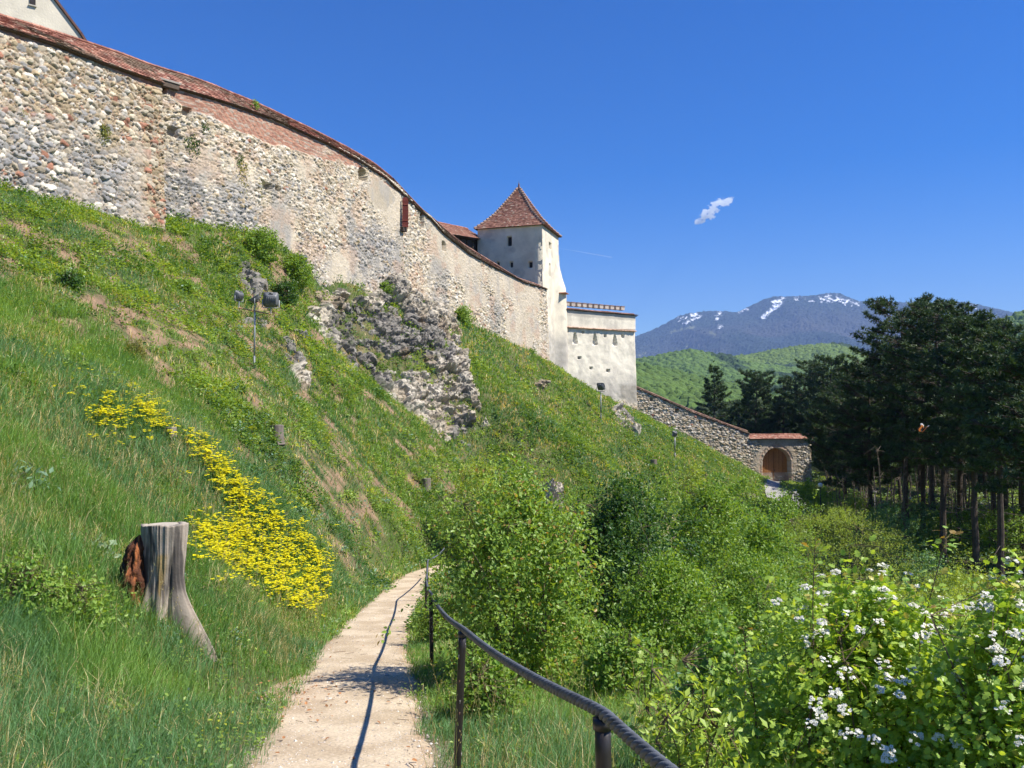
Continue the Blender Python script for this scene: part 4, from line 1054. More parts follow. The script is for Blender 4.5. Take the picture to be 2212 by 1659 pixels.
V, F = cloud_puffs([(1528, 464, 11, 7, 0.35, 13000), (1555, 440, 13, 5.5, 0.25, 9000), (1510, 479, 9, 3, 0.2, 2200), (1574, 433, 6, 5, 0.9, 2200), (1541, 452, 10, 6, 0.8, 6500)], 371)
M_cloud = material("cloud_white", 1.0, 0.0, 1, 0.0, leaf=0.5, spec=0.0, color=(0.93, 0.96, 1.0), tint=(1, 1, 1))
tag(obj("cloud", V, [F], M_cloud), "small white wispy cloud alone in the blue sky above the mountain", "cloud", kind="stuff")
ta, tb = P(1208, 536, 20000), P(1322, 556, 20000)
mb = MB(); mb.tube([ta, (ta + tb) / 2, tb], [5, 14, 16], 10, (1, 1, 1))
tag(mb.build("vapour_trail", vol_material("ice_vapour", 0.010, (1, 1, 1))), "faint thin white vapour trail low in the sky right of the tower", "vapour trail")
# ------------------------------------------------------------------ foliage builders
def frame_from(axis, nrm):
    a = norm(axis); s = norm(np.cross(nrm, a)); n = np.cross(a, s)
    return a, s, n
OVATE = (np.array([[0, 0, 0], [0.28, 0.30, 0.06], [0.68, 0.24, 0.03], [1.0, 0, -0.10], [0.68, -0.24, 0.03], [0.28, -0.30, 0.06]]),
         [np.array([[0, 1, 2, 3], [0, 3, 4, 5]])])
NARROW = (np.array([[0, 0, 0], [0.35, 0.14, 0.04], [1.0, 0, -0.12], [0.35, -0.14, 0.04]]), [np.array([[0, 1, 2], [0, 2, 3]])])
_l = [(0.12, 0.0), (0.10, 0.20), (0.34, 0.42), (0.42, 0.22), (0.62, 0.46), (0.68, 0.24), (0.92, 0.20), (1.0, 0.0)]
_lv = [(0, 0, 0)] + [(x, y, 0.12 * abs(y) - 0.10 * x * x) for x, y in _l[1:7]] + [(1, 0, -0.1)] + [(x, -y, 0.12 * abs(y) - 0.10 * x * x) for x, y in _l[1:7][::-1]]
LOBED = (np.array([(0, 0, 0), *_lv[1:], (0.5, 0, 0)]), [np.array([[14 - 0 if False else 14, i, i + 1] for i in range(0, 13)] + [[14, 13, 0]])])
TRI = (np.array([[0, 0.5, 0], [0, -0.5, 0], [1, 0, 0]]), [np.array([[0, 1, 2]])])
def leaves(pos, axis, nrm, size, col, shape, wid=1.0):
    """one little leaf mesh per point, all in one array"""
    n = len(pos); T, FF = shape; k = len(T)
    a, s, m = frame_from(axis, nrm)
    size = np.broadcast_to(size, (n,))[:, None, None]
    V = pos[:, None, :] + size * (T[None, :, 0:1] * a[:, None, :] + wid * T[None, :, 1:2] * s[:, None, :] + T[None, :, 2:3] * m[:, None, :])
    b = (np.arange(n) * k)[:, None, None]
    F = [(b + f[None]).reshape(-1, f.shape[1]) for f in FF]
    return V.reshape(-1, 3), F, np.repeat(col, k, 0)
def join(parts):
    V, C, F, n = [], [], {}, 0
    for v, f, c in parts:
        V.append(v); C.append(c)
        for q in f: F.setdefault(q.shape[1], []).append(q + n)
        n += len(v)
    return np.concatenate(V), [np.concatenate(q) for q in F.values()], np.concatenate(C)
def tubes3(A, B, ra, rb, col, n=4):
    """many straight thin tapered twigs at once"""
    t = norm(B - A); ref = np.where(np.abs(t[:, 2:3]) < 0.9, [[0, 0, 1.0]], [[1.0, 0, 0]])
    u = norm(np.cross(t, ref)); v = np.cross(t, u); ang = np.arange(n) * 2 * math.pi / n
    ring = np.cos(ang)[None, :, None] * u[:, None, :] + np.sin(ang)[None, :, None] * v[:, None, :]
    V = np.concatenate([A[:, None, :] + ring * np.broadcast_to(ra, (len(A),))[:, None, None], B[:, None, :] + ring * np.broadcast_to(rb, (len(A),))[:, None, None]], 1)
    k = np.arange(n); f = np.stack([k, (k + 1) % n, n + (k + 1) % n, n + k], -1)
    F = ((np.arange(len(A)) * 2 * n)[:, None, None] + f[None]).reshape(-1, 4)
    return V.reshape(-1, 3), [F], np.repeat(np.broadcast_to(col, (len(A), 3)), 2 * n, 0)
def rdir(rg, n): return norm(rg.normal(size=(n, 3)))

def shrub(rg, rx, ry, h, ntw, per, lsize, pal, shape=OVATE, tips=None, tipn=0.0, lump=0.58, nstem=9, wid=1.0, base=0.12, twl=0.35, up=0.55, fill=2.4):
    """returns (foliage arrays, stem arrays) of a bush standing on its own origin"""
    # twig ends spread through a lumpy crown, denser towards its outside
    d = rdir(rg, ntw); d[:, 2] = np.where(d[:, 2] < -0.45, -d[:, 2], d[:, 2])
    o = rg.uniform(0, 100)
    az = np.arctan2(d[:, 1], d[:, 0])
    lum = 1 - lump * 0.5 + lump * (fbm(np.cos(az) * 1.9 + o + d[:, 2], np.sin(az) * 1.9 + d[:, 2] * 2.2, 5, 3) - 0.35) * 1.6
    rad = rg.random(ntw) ** (1 / fill) * np.clip(lum, 0.35, 1.3)
    cz = h * (base + (1 - base) * 0.46); hz = h - cz
    u = rg.uniform(-1, 1, ntw); u = np.where(u < -0.92, -u, u)
    prof = np.where(u > 0, np.sqrt(np.clip(1 - np.abs(u) ** 2.3, 0, 1)), 1 - 0.22 * u * u)
    sh_ = rg.random(ntw) ** (1 / fill) * np.clip(lum, 0.35, 1.3) * np.where(rg.random(ntw) < 0.07, rg.uniform(1.05, 1.35, ntw), 1)
    E = np.stack([np.cos(az) * rx * prof * sh_, np.sin(az) * ry * prof * sh_, cz + u * hz * np.where(u > 0, np.clip(lum, 0.5, 1.15), 1.0) * np.where(rg.random(ntw) < 0.06, rg.uniform(1.0, 1.22, ntw), 1)], -1)
    E[:, 2] = np.maximum(E[:, 2], 0.05 * h)
    # stems
    parts = []
    A0, B0 = [], []
    st = []
    for q in range(nstem):
        a = rg.uniform(0, 2 * math.pi); r = rg.uniform(0.35, 0.9)
        end = np.array([math.cos(a) * rx * r * 0.75, math.sin(a) * ry * r * 0.75, h * rg.uniform(0.55, 0.9)])
        b0 = np.array([math.cos(a) * 0.08 * rx, math.sin(a) * 0.08 * ry, -0.25])
        t = np.linspace(0, 1, 7)[:, None]
        pth = b0 * (1 - t) + end * t; pth[:, :2] *= (0.5 + 0.5 * t) ; pth += rg.normal(0, 0.03 * h, (7, 3)) * t
        st.append(pth)
    mbp = MB()
    for pth in st: mbp.tube(pth, np.linspace(0.012, 0.003, 7) * (0.5 + h * 0.3), 5, (0.13, 0.10, 0.075), cap=False)
    nodes = np.concatenate([p[2:] for p in st])
    near = np.argmin(np.linalg.norm(E[:, None, :] - nodes[None] * np.array([1, 1, 0.92]), axis=-1) * rg.uniform(0.7, 1.5, (ntw, len(nodes))), axis=1)
    root = nodes[near]
    mid = root * 0.45 + E * 0.55 + rg.normal(0, 0.05, E.shape)
    sel = rg.random(ntw) < min(1.0, 260 / ntw)
    tw = [tubes3(root[sel], mid[sel], 0.0035, 0.0025, (0.13, 0.095, 0.06), 3), tubes3(mid[sel], E[sel], 0.0025, 0.0012, (0.15, 0.10, 0.06), 3)]
    st_arr = join([(np.vstack(mbp.V), [np.vstack(f) for f in mbp.F.values() if f], np.vstack(mbp.C))] + tw)
    # leaves along the outer stretch of each twig
    td = norm(E - mid + np.array([0, 0, 0.25]) + rg.normal(0, 0.12, E.shape))
    f = rg.uniform(-1, 0.12, (ntw, per)) * twl
    Pp = (E[:, None, :] + td[:, None, :] * f[..., None]).reshape(-1, 3) + rg.normal(0, 0.022 + 0.25 * lsize, (ntw * per, 3))
    n = len(Pp)
    outw = norm(Pp - np.array([0, 0, cz * 0.8]))
    ax = norm(np.repeat(td, per, 0) * 0.6 + rdir(rg, n) * 0.9 + outw * 0.25 + np.array([0, 0, -0.1]))
    nr = norm(outw * 0.45 + np.array([0, 0, up]) + rdir(rg, n) * 0.65)
    tone = np.clip(rg.normal(0.5, 0.2, n) + np.repeat(rg.normal(0, 0.16, ntw), per), 0, 1)
    c = colmix(pal[0], pal[1], tone)
    if tips is not None:
        tip = (f.reshape(-1) > -0.05 * twl) & (rg.random(n) < tipn)
        c = np.where(tip[:, None], np.asarray(tips) * rg.uniform(0.7, 1.2, (n, 1)), c)
    fol = leaves(Pp, ax, nr, lsize * rg.uniform(0.6, 1.25, n), c, shape, wid)
    return fol, st_arr
def plant(name, label, cat, loc, fol, st, group=None, rotz=0.0, scale=None, flat=True):
    t = thing(name, label, cat, loc, rotz, group)
    obj("foliage", *fol[:2], M_leaf, t, fol[2]); obj("stems", *st[:2], M_bark, t, st[2])
    if scale is not None: t.scale = scale
    return t

# ------------------------------------------------------------------ black pines
def pine(rg, h, crown0, R, top='round', tuft=0.30, dens=1.0, lean=0.0, deadl=8):
    """trunk with limbs, and a crown of needle tufts held on pads of twigs"""
    tz = np.linspace(-0.8, h * 0.97, 14)
    wob = np.cumsum(rg.normal(0, 0.035 * h / 16, (14, 2)), 0); wob -= wob[0]
    tp = np.stack([wob[:, 0] + lean * np.clip(tz, 0, None), wob[:, 1], tz], -1)
    tr = np.interp(tz, [-0.8, 0.5, h * 0.5, h], [0.26, 0.21, 0.14, 0.03]) * (h / 16) ** 0.6
    mb = MB(); mb.tube(tp, tr, 9, (0.085, 0.065, 0.052))
    at = lambda z: np.stack([np.interp(z, tz, tp[:, q]) for q in range(3)], -1)
    TP, TA = [], []; lA, lB = [], []
    z = h * crown0
    while z < h * 0.985:
        f = (z - h * crown0) / (h * (1 - crown0))
        if top == 'cone': L = R * (1.02 - f) ** 0.8
        elif top == 'flat': L = R * (0.55 + 0.7 * f - 0.75 * f ** 4)
        else: L = R * (0.62 + 0.95 * f - 1.35 * f ** 2.3) 
        L = max(L, 0.35)
        nl = int(rg.integers(3, 6))
        a0 = rg.uniform(0, 6.28)
        for q in range(nl):
            a = a0 + q * 6.283 / nl + rg.normal(0, 0.25); ll = L * rg.uniform(0.55, 1.22)
            if rg.random() < 0.10: continue
            o = at(np.array([z + rg.uniform(-0.2, 0.2)]))[0]
            m = 6; t = np.linspace(0, 1, m)
            droop = rg.uniform(-0.18, 0.02) * (1 - f) + 0.28 * f
            zz = ll * (droop * t + 0.22 * t ** 2.2 * rg.uniform(0.4, 1.4))
            side = rg.normal(0, 0.10) * ll * t ** 2
            br = np.stack([math.cos(a) * ll * t - math.sin(a) * side, math.sin(a) * ll * t + math.cos(a) * side, zz], -1) + o
            lA.append(br[:-1]); lB.append(br[1:])
            # twigs on both sides of the limb, tufts on their ends: a flat, up-turned pad
            ns = max(6, int(ll * 15.0 * dens))
            tt = rg.uniform(0.28, 1.0, ns) ** 0.8
            bp = np.stack([np.interp(tt, t, br[:, k]) for k in range(3)], -1)
            sd = np.where(rg.random(ns) < 0.5, -1, 1) * rg.uniform(0.15, 0.9, ns) * (0.25 + 0.33 * ll) * (1.2 - tt * 0.7)
            e = bp + np.stack([-math.sin(a) * sd + math.cos(a) * np.abs(sd) * 0.5, math.cos(a) * sd + math.sin(a) * np.abs(sd) * 0.5, 0.10 + 0.16 * np.abs(sd) + rg.normal(0, 0.07, ns)], -1)
            lA.append(bp[::2]); lB.append(e[::2])
            TP.append(e); TA.append(norm((e - bp) * 0.8 + np.array([0, 0, 0.55]) + rg.normal(0, 0.15, e.shape)))
        z += h * 0.028 * rg.uniform(0.7, 1.35) / (0.7 + 0.3 * dens)
    e = at(np.full(14, h * 0.97)) + rg.normal(0, 0.25, (14, 3)); TP.append(e); TA.append(norm(rg.normal(0, 0.4, e.shape) + [0, 0, 1]))
    # bare dead limbs under the crown
    for q in range(deadl):
        z = rg.uniform(0.16, max(0.2, crown0)) * h; a = rg.uniform(0, 6.28); ll = rg.uniform(0.5, 1.9)
        o = at(np.array([z]))[0]; b = o + np.array([math.cos(a) * ll, math.sin(a) * ll, rg.uniform(-0.25, 0.2) * ll])
        lA.append(o[None]); lB.append(b[None])
    A, B = np.concatenate(lA), np.concatenate(lB)
    ln = np.linalg.norm(B - A, axis=1)
    limbs = tubes3(A, B, 0.022, 0.014, (0.075, 0.06, 0.05), 4)
    wood = join([(np.vstack(mb.V), [np.vstack(f) for f in mb.F.values() if f], np.vstack(mb.C)), limbs])
    TP, TA = np.concatenate(TP), np.concatenate(TA)
    n = len(TP); k = 13
    d = norm(np.repeat(TA, k, 0) * 0.55 + rdir(rg, n * k) * 0.85)
    tone = np.clip(np.repeat(rg.normal(0.45, 0.25, n), k) + rg.normal(0, 0.1, n * k), 0, 1)
    c = colmix((0.016, 0.034, 0.015), (0.050, 0.085, 0.030), tone)
    nee = leaves(np.repeat(TP, k, 0) - d * 0.03, d, rdir(rg, n * k), tuft * rg.uniform(0.65, 1.15, n * k), c, TRI, 0.24)
    return nee, wood
def pine_thing(label, loc, arr, group=None, rotz=0.0):
    t = thing("pine_tree", label, "pine tree", loc, rotz, group)
    obj("crown", *arr[0][:2], M_needle, t, arr[0][2]); obj("trunk", *arr[1][:2], M_bark, t, arr[1][2])
    return t
rg = np.random.default_rng(11)
def gpos(vx, D): 
    x = (vx - CX) / FOC * D
    return np.array([x, D, float(H(x, D)) - 0.1])
GP = "tall dark pines at the right edge of the wood"
near = [  # column, distance, top row, crown start, crown radius, shape, label
    (2031, 53, 652, 0.37, 3.9, 'round', "tallest dark pine at right, its crown cutting the mountain skyline"),
    (2100, 47, 690, 0.41, 3.3, 'round', "dark pine with a straight bare trunk just right of the tallest one"),
    (2151, 42, 716, 0.48, 3.0, 'round', "slim-trunked pine second from the right edge, lit side brown"),
    (2225, 36, 720, 0.44, 2.8, 'round', "pine cut by the right edge of the photo"),
    (1880, 66, 782, 0.33, 4.0, 'round', "broad dark pine left of the tallest, behind the globe lamps"),
    (1956, 62, 658, 0.36, 3.7, 'flat', "dark pine with a branch tip reaching left across the mountain"),
    (1822, 78, 838, 0.24, 4.2, 'round', "low dark pine closest to the gate, crown spreading right of its coping"),
    (1990, 70, 710, 0.36, 3.9, 'round', "pine half hidden behind the tallest dark one"),
    (2070, 66, 664, 0.37, 3.9, 'round', "pine whose round top stands just behind the two tall trunks"),
    (2140, 60, 706, 0.44, 3.7, 'round', "pine behind the slim trunk near the right edge"),
    (2205, 56, 750, 0.44, 3.7, 'round', "pine rising below the green hill at the right edge"),
]
PL = {}
for vx, D, ty, c0, R, sh, lab in near:
    p = gpos(vx, D); h = zat(ty, D) - p[2]
    arr = pine(np.random.default_rng(int(vx)), h, c0, R, sh, 0.30, 1.25, rg.normal(0, 0.006), 12)
    PL[vx] = pine_thing(lab, p, arr, GP)
# slender pines behind the gate and curtain wall
mid = [(1545, 128, 788, 0.16, 4.3, 'cone', "conical layered pine standing alone behind the curtain wall"), (1634, 122, 812, 0.30, 3.1, 'flat', "narrow flat-topped pine behind the wall end left of the gate"),
       (1692, 124, 812, 0.26, 3.3, 'cone', "pointed pine directly behind the gate coping"), (1748, 118, 786, 0.24, 4.0, 'flat', "leaning broad pine behind the gate's right end"),
       (1596, 132, 866, 0.2, 3.2, 'round', "short rounded pine filling the gap beside the conical one"), (1662, 134, 868, 0.2, 3.4, 'round', "short pine between the two narrow pines behind the gate"),
       (1722, 136, 862, 0.2, 3.4, 'round', "low pine between the pointed and the leaning pine"), (1785, 112, 850, 0.25, 3.3, 'round', "short dark pine between the leaning one and the wood"),
       (1512, 138, 905, 0.15, 3.0, 'round', "smallest pine showing just over the curtain wall coping")]
for vx, D, ty, c0, R, sh, lab in mid:
    p = gpos(vx, D); h = zat(ty, D) - p[2]
    arr = pine(np.random.default_rng(int(vx)), h, c0, R, sh, 0.42, 0.85, 0.03 if vx == 1748 else 0.0, 5)
    pine_thing(lab, p, arr, "pines behind the gate")
# the wood behind: look-alike pines in depth
back_var = [pine(np.random.default_rng(500 + q), 14.5, 0.40, 3.7, 'round', 0.42, 0.8, 0.0, 10) for q in range(3)]
bm = [(mesh("crown", *a[0][:2], M_needle, a[0][2]), mesh("trunk", *a[1][:2], M_bark, a[1][2])) for a in back_var]
rg = np.random.default_rng(21)
spots = [(1850, 96), (1895, 104), (1935, 92), (1975, 100), (2015, 88), (2045, 98), (2085, 86), (2125, 94), (2165, 84), (2205, 78), (1800, 108), (1865, 118), (2235, 68), (2260, 58), (2290, 48), (2260, 86), (1920, 122), (1990, 126), (2060, 124), (2130, 120), (2200, 112), (2320, 60), (2340, 75)]
for q, (vx, D) in enumerate(spots):
    p = gpos(vx + rg.uniform(-8, 8), D); t = thing("pine_tree", "dark pine deep in the wood at right, one of many alike behind the front trunks", "pine tree", p, rg.uniform(0, 6.28), "pines deep in the wood")
    k = q % 3; link("crown", bm[k][0], t); link("trunk", bm[k][1], t)
    s = rg.uniform(0.82, 1.1); t.scale = (s, s, s * rg.uniform(0.9, 1.05))
rg = np.random.default_rng(24)
for q in range(16):                                       # the wood goes on to the right of the view and shades its own floor
    x, D = rg.uniform(0.68, 1.15), rg.uniform(34, 100)
    p = np.array([x * D, D, float(H(x * D, D)) - 0.1]); t = thing("pine_tree", "dark pine deep in the wood at right, one of many alike behind the front trunks", "pine tree", p, rg.uniform(0, 6.28), "pines deep in the wood")
    k = q % 3; link("crown", bm[k][0], t); link("trunk", bm[k][1], t)
yv = [pine(np.random.default_rng(520 + q), 9.5, 0.10, 2.9, 'cone', 0.46, 0.8, 0.0, 2) for q in range(2)]
ym = [(mesh("crown", *a[0][:2], M_needle, a[0][2]), mesh("trunk", *a[1][:2], M_bark, a[1][2])) for a in yv]
rg = np.random.default_rng(23)
for q in range(24):
    vx, D = 1800 + q * 21 + rg.uniform(-8, 8), rg.uniform(106, 132)
    t = thing("pine_tree", "young low-branched pine at the dark back of the wood, one of many alike", "pine tree", gpos(vx, D), rg.uniform(0, 6.28), "young pines at the back of the wood")
    link("crown", ym[q % 2][0], t); link("trunk", ym[q % 2][1], t); s = rg.uniform(0.8, 1.15); t.scale = (s, s, s)
# thin bare trunks and saplings under the pines
def thin_tree(rg, h):
    mb = MB(); m = 7; t = np.linspace(0, 1, m)
    pth = np.stack([np.cumsum(rg.normal(0, 0.10, m)), np.cumsum(rg.normal(0, 0.10, m)), -0.3 + t * h], -1)
    mb.tube(pth, np.linspace(0.075, 0.018, m), 6, (0.17, 0.14, 0.11))
    A, B = [], []
    for q in range(16):
        k = rg.uniform(0.25, 1); o = np.array([np.interp(k, t, pth[:, i]) for i in range(3)]); a = rg.uniform(0, 6.28); l = rg.uniform(0.4, 1.5) * (1.15 - k)
        e = o + l * np.array([math.cos(a), math.sin(a), rg.uniform(0.2, 1.0)]); A.append(o); B.append(e)
        for w in range(2): A.append(o * 0.4 + e * 0.6); B.append(e + rg.normal(0, 0.3, 3))
    return join([(np.vstack(mb.V), [np.vstack(f) for f in mb.F.values() if f], np.vstack(mb.C)), tubes3(np.array(A), np.array(B), 0.014, 0.006, (0.16, 0.13, 0.10), 3)])
tv = [mesh("thin_tree", *(lambda a: (a[0], a[1], M_bark, a[2]))(thin_tree(np.random.default_rng(700 + q), 6.5))) for q in range(4)]
rg = np.random.default_rng(22)
for q in range(60):
    D = rg.uniform(56, 110); vx = rg.uniform(1775, 2230)
    o = link("bare_tree", tv[q % 4]); o.location = gpos(vx, D); o.rotation_euler = (0, 0, rg.uniform(0, 6.28)); s = rg.uniform(0.75, 1.3); o.scale = (s, s, s)
    tag(o, "thin pale bare tree among the dark pine trunks at right", "tree", "thin bare trees in the wood")

# ------------------------------------------------------------------ shrubs below the path
G_LT = ((0.060, 0.115, 0.020), (0.150, 0.215, 0.040)); G_DK = ((0.016, 0.044, 0.010), (0.046, 0.092, 0.020)); G_MD = ((0.052, 0.108, 0.016), (0.128, 0.190, 0.032)); G_YL = ((0.095, 0.142, 0.022), (0.200, 0.250, 0.045)); G_BL = ((0.035, 0.085, 0.035), (0.085, 0.150, 0.065))
def bush_at(vx, vbase, vtop, width, D, label, pal, seed, ntw=900, per=12, ls=0.06, name="shrub", depth=1.0, z=None, **kw):
    rg = np.random.default_rng(seed)
    x = (vx - CX) / FOC * D; z0 = float(H(x, D)) if z is None else z
    h = zat(vtop, D) - z0; r = width / 2 / FOC * D * (1.12 if D < 12 else 1.34)
    fol, st = shrub(rg, r, r * depth, h, ntw, per, ls, pal, **kw)
    return plant(name, label, "shrub", (x, D, z0 - 0.05), fol, st, "shrubs below the path")
bush_at(1118, 1470, 985, 440, 11.2, "big fresh green shrub with reddish shoot tips right beside the rope railing", G_LT, 1, 1900, 13, 0.058, tips=(0.19, 0.13, 0.04), tipn=0.28, lump=0.8, nstem=16, base=0.10, fill=2.0)
bush_at(1335, 1420, 1028, 270, 17, "dark glossy green shrub directly behind the big shrub by the railing", G_DK, 2, 1500, 13, 0.075, lump=0.75)
bush_at(1450, 1470, 1195, 250, 14, "mid green leafy shrub in front of the dark one", G_MD, 3, 1400, 13, 0.06)
bush_at(1545, 1330, 1010, 240, 25, "tall mid green shrub on the slope right of the dark one", G_MD, 4, 1700, 13, 0.085, lump=0.65)
bush_at(1640, 1330, 1110, 200, 22, "leafy mid green shrub between the tall one and the yellow-green dome", G_MD, 5, 1200, 13, 0.075)
bush_at(1800, 1360, 1092, 310, 27, "broad dome-shaped yellow-green shrub with fine leaves", G_YL, 6, 2600, 12, 0.050, shape=NARROW, wid=1.3, lump=0.25, twl=0.3)
bush_at(1610, 1430, 1190, 240, 16.5, "leafy green shrub right behind the flowering hawthorn's tall shoots", G_MD, 7, 1400, 13, 0.06)
bush_at(1745, 1120, 1035, 105, 72, "rounded bright shrub growing beside the lane in front of the gate", G_MD, 8, 500, 12, 0.16)
bush_at(1600, 1120, 1025, 130, 58, "leafy bright green shrub on the slope left of the gate lane", G_LT, 9, 600, 12, 0.14)
bush_at(1905, 1200, 1088, 130, 48, "dark bluish shrub under the pines beyond the yellow-green dome", G_BL, 10, 700, 12, 0.11)
bush_at(1985, 1330, 1185, 130, 34, "pale blue-green shrub at the foot of the front pine trunks", G_BL, 12, 700, 12, 0.085)
bush_at(2060, 1360, 1215, 160, 31, "olive shrub below the two tall pine trunks", G_YL, 13, 700, 12, 0.075, lump=0.7)
bush_at(2150, 1380, 1245, 170, 27, "brownish olive shrub near the right edge below the slim pine", ((0.07, 0.075, 0.02), (0.13, 0.14, 0.035)), 14, 700, 12, 0.075, lump=0.7)
bush_at(1440, 1160, 1020, 150, 42, "bright leafy shrub on the open slope above the tall mid green one", G_LT, 15, 600, 12, 0.11, lump=0.7)
bush_at(1050, 1180, 985, 150, 40, "yellowish leafy shrub below the crag seen over the railing shrub", G_YL, 16, 700, 12, 0.10, lump=0.7)
bush_at(1240, 1190, 1050, 170, 30, "leafy green shrub behind the big railing shrub on its right", G_MD, 17, 700, 12, 0.085, lump=0.6)
bush_at(1700, 1260, 1060, 130, 36, "mid green shrub below the gate lane", G_MD, 18, 600, 12, 0.10)
bush_at(1500, 1140, 985, 90, 56, "slim yellow-green bush on the slope under the small wall lamp", G_YL, 19, 380, 12, 0.13, lump=0.8)
bush_at(1840, 1130, 1062, 90, 66, "bright bush beside the nearer globe lamp", G_LT, 20, 400, 12, 0.13)
bush_at(1960, 1160, 1075, 120, 62, "dim green bush between pine trunks in the wood", G_BL, 22, 400, 12, 0.13)
bush_at(2080, 1180, 1090, 140, 60, "dim green bush behind the two tall trunks", G_MD, 23, 400, 12, 0.13)
bush_at(2180, 1200, 1090, 130, 56, "dim green bush in the wood near the right edge", G_MD, 24, 400, 12, 0.13)
bush_at(1690, 1420, 1230, 230, 19, "leafy green shrub filling the gully left of the yellow-green dome", G_MD, 40, 1200, 13, 0.065)
bush_at(1560, 1250, 1080, 170, 31, "bushy green shrub on the slope behind the tall mid green one", G_LT, 41, 900, 12, 0.085)
bush_at(1390, 1250, 1110, 170, 24, "green shrub between the dark glossy one and the tall mid green one", G_MD, 42, 1000, 12, 0.075)
bush_at(1900, 1400, 1240, 230, 20, "low yellow-green shrub in front of the dome and the pine trunks", G_YL, 43, 1100, 12, 0.06)
bush_at(2060, 1420, 1270, 240, 18, "low olive shrub behind the right side of the big hawthorn", G_YL, 44, 1000, 12, 0.06, lump=0.6)
bush_at(1230, 1500, 1300, 170, 12.5, "low leafy green shrub at the big railing shrub's right foot", G_MD, 45, 700, 12, 0.055)
bush_at(1345, 1560, 1350, 190, 9.6, "low shaded bush right of the railing in long grass", G_MD, 46, 600, 12, 0.05)
bush_at(1054, 1545, 1392, 190, 8.7, "low leafy bush below the rope right of the second near post, added to shade the path", G_MD, 47, 330, 12, 0.05, lump=1.0)  # bush added so that its shadow falls across the path
bush_at(950, 1405, 1292, 90, 15.2, "small leafy bush leaning over the path edge beside the farther railing posts, added to shade the path", G_LT, 48, 300, 12, 0.055, lump=1.0)  # likewise added for the shade it throws on the path farther on
# foreground hawthorn in flower and its neighbours
def hawthorn(vx, D, z0, w, h, label, seed, ntw, nfl, shoots, depth=0.7):
    rg = np.random.default_rng(seed)
    x = (vx - CX) / FOC * D; r = w / 2 / FOC * D
    fol, st = shrub(rg, r, r * depth, h, ntw, 13, 0.041, ((0.080, 0.150, 0.020), (0.230, 0.300, 0.055)), LOBED, tips=(0.22, 0.20, 0.05), tipn=0.12, lump=0.6, nstem=14, base=0.05, twl=0.30, fill=2.3)
    fp, sp = [fol], [st]
    for (dx, dy, hh, lx) in shoots:                       # long whippy shoots above the crown
        t = np.linspace(0, 1, 9); p = np.stack([dx + lx * t ** 1.5, dy + 0 * t, h * 0.45 + t * hh], -1) + rg.normal(0, 0.008, (9, 3))
        sp.append(tubes3(p[:-1], p[1:], np.linspace(0.008, 0.003, 8), np.linspace(0.007, 0.002, 8), (0.16, 0.12, 0.07), 5))
        n = int(70 * hh); k = rg.uniform(0.15, 1, n); a = rg.uniform(0, 6.28, n)
        b = np.stack([np.interp(k, t, p[:, q]) for q in range(3)], -1)
        d = norm(np.stack([np.cos(a), np.sin(a), rg.uniform(-0.1, 0.7, n)], -1))
        l = rg.uniform(0.02, 0.11, n) * (1.2 - k * 0.6)
        sp.append(tubes3(b, b + d * l[:, None], 0.002, 0.001, (0.2, 0.16, 0.06), 3))
        c = colmix((0.085, 0.155, 0.025), (0.20, 0.27, 0.06), rg.random(n)); c = np.where((k > 0.93)[:, None] & (rg.random(n) < 0.35)[:, None], np.array((0.13, 0.085, 0.022)), c)
        fp.append(leaves(b + d * l[:, None], norm(d + [0, 0, -0.2]), norm(rdir(rg, n) * 0.6 + [0, 0, 0.9]), 0.046 * rg.uniform(0.6, 1.2, n), c, LOBED))
    t = plant("hawthorn_bush", label, "shrub", (x, D, z0), join(fp), join(sp), "flowering hawthorns by the railing")
    # flat heads of small white blossoms on the sunny outside of the crown
    d = rdir(rg, nfl * 9); d = d[(d[:, 2] > -0.25) & (d[:, 1] < 0.05) & (d[:, 0] > -0.5)][:nfl]
    cz = h * 0.49
    k5 = np.arange(5) * 2 * math.pi / 5
    def head(dd, out):
        c0 = np.array([dd[0] * r * 1.0, dd[1] * r * depth * 1.02, cz + dd[2] * (h - cz) * rg.uniform(0.9, 1.1)]) + rg.normal(0, 0.03, 3)
        upn = norm(dd * 0.7 + np.array([0, -0.2, 0.8])); u = norm(np.cross(upn, [0.3, 1, 0.1])); v = np.cross(upn, u)
        m = int(rg.integers(8, 20)); a = rg.uniform(0, 6.28, m); rr = rg.uniform(0.022, 0.046) * np.sqrt(rg.random(m))
        fc = c0 + (np.cos(a) * rr)[:, None] * u + (np.sin(a) * rr)[:, None] * v + upn * (0.012 * rg.random(m) - rr * 0.35)[:, None]
        fn = norm(upn + rdir(rg, m) * 0.5); fu = norm(np.cross(fn, rdir(rg, m))); fv = np.cross(fn, fu)
        ax = (np.cos(k5)[None, :, None] * fu[:, None] + np.sin(k5)[None, :, None] * fv[:, None]).reshape(-1, 3)
        V, F, C = leaves(fc[:, None, :].repeat(5, 1).reshape(-1, 3), ax, np.repeat(fn, 5, 0), 0.0108, np.tile([[0.86, 0.85, 0.78]], (m * 5, 1)), OVATE, 1.5)
        out.add(V, [F[0]], C)
        for f_ in fc[::2]: out.sphere(f_, 0.003, 5, 3, (0.62, 0.55, 0.2))
    for dd in d[:98]:
        mbx = MB(); head(dd, mbx); mbx.build("flower_cluster", M_petal, t)
    if len(d) > 98:
        mbx = MB()
        for dd in d[98:]: head(dd, mbx)
        mbx.build("flower_cluster", M_petal, t)['kind'] = "stuff"
    return t
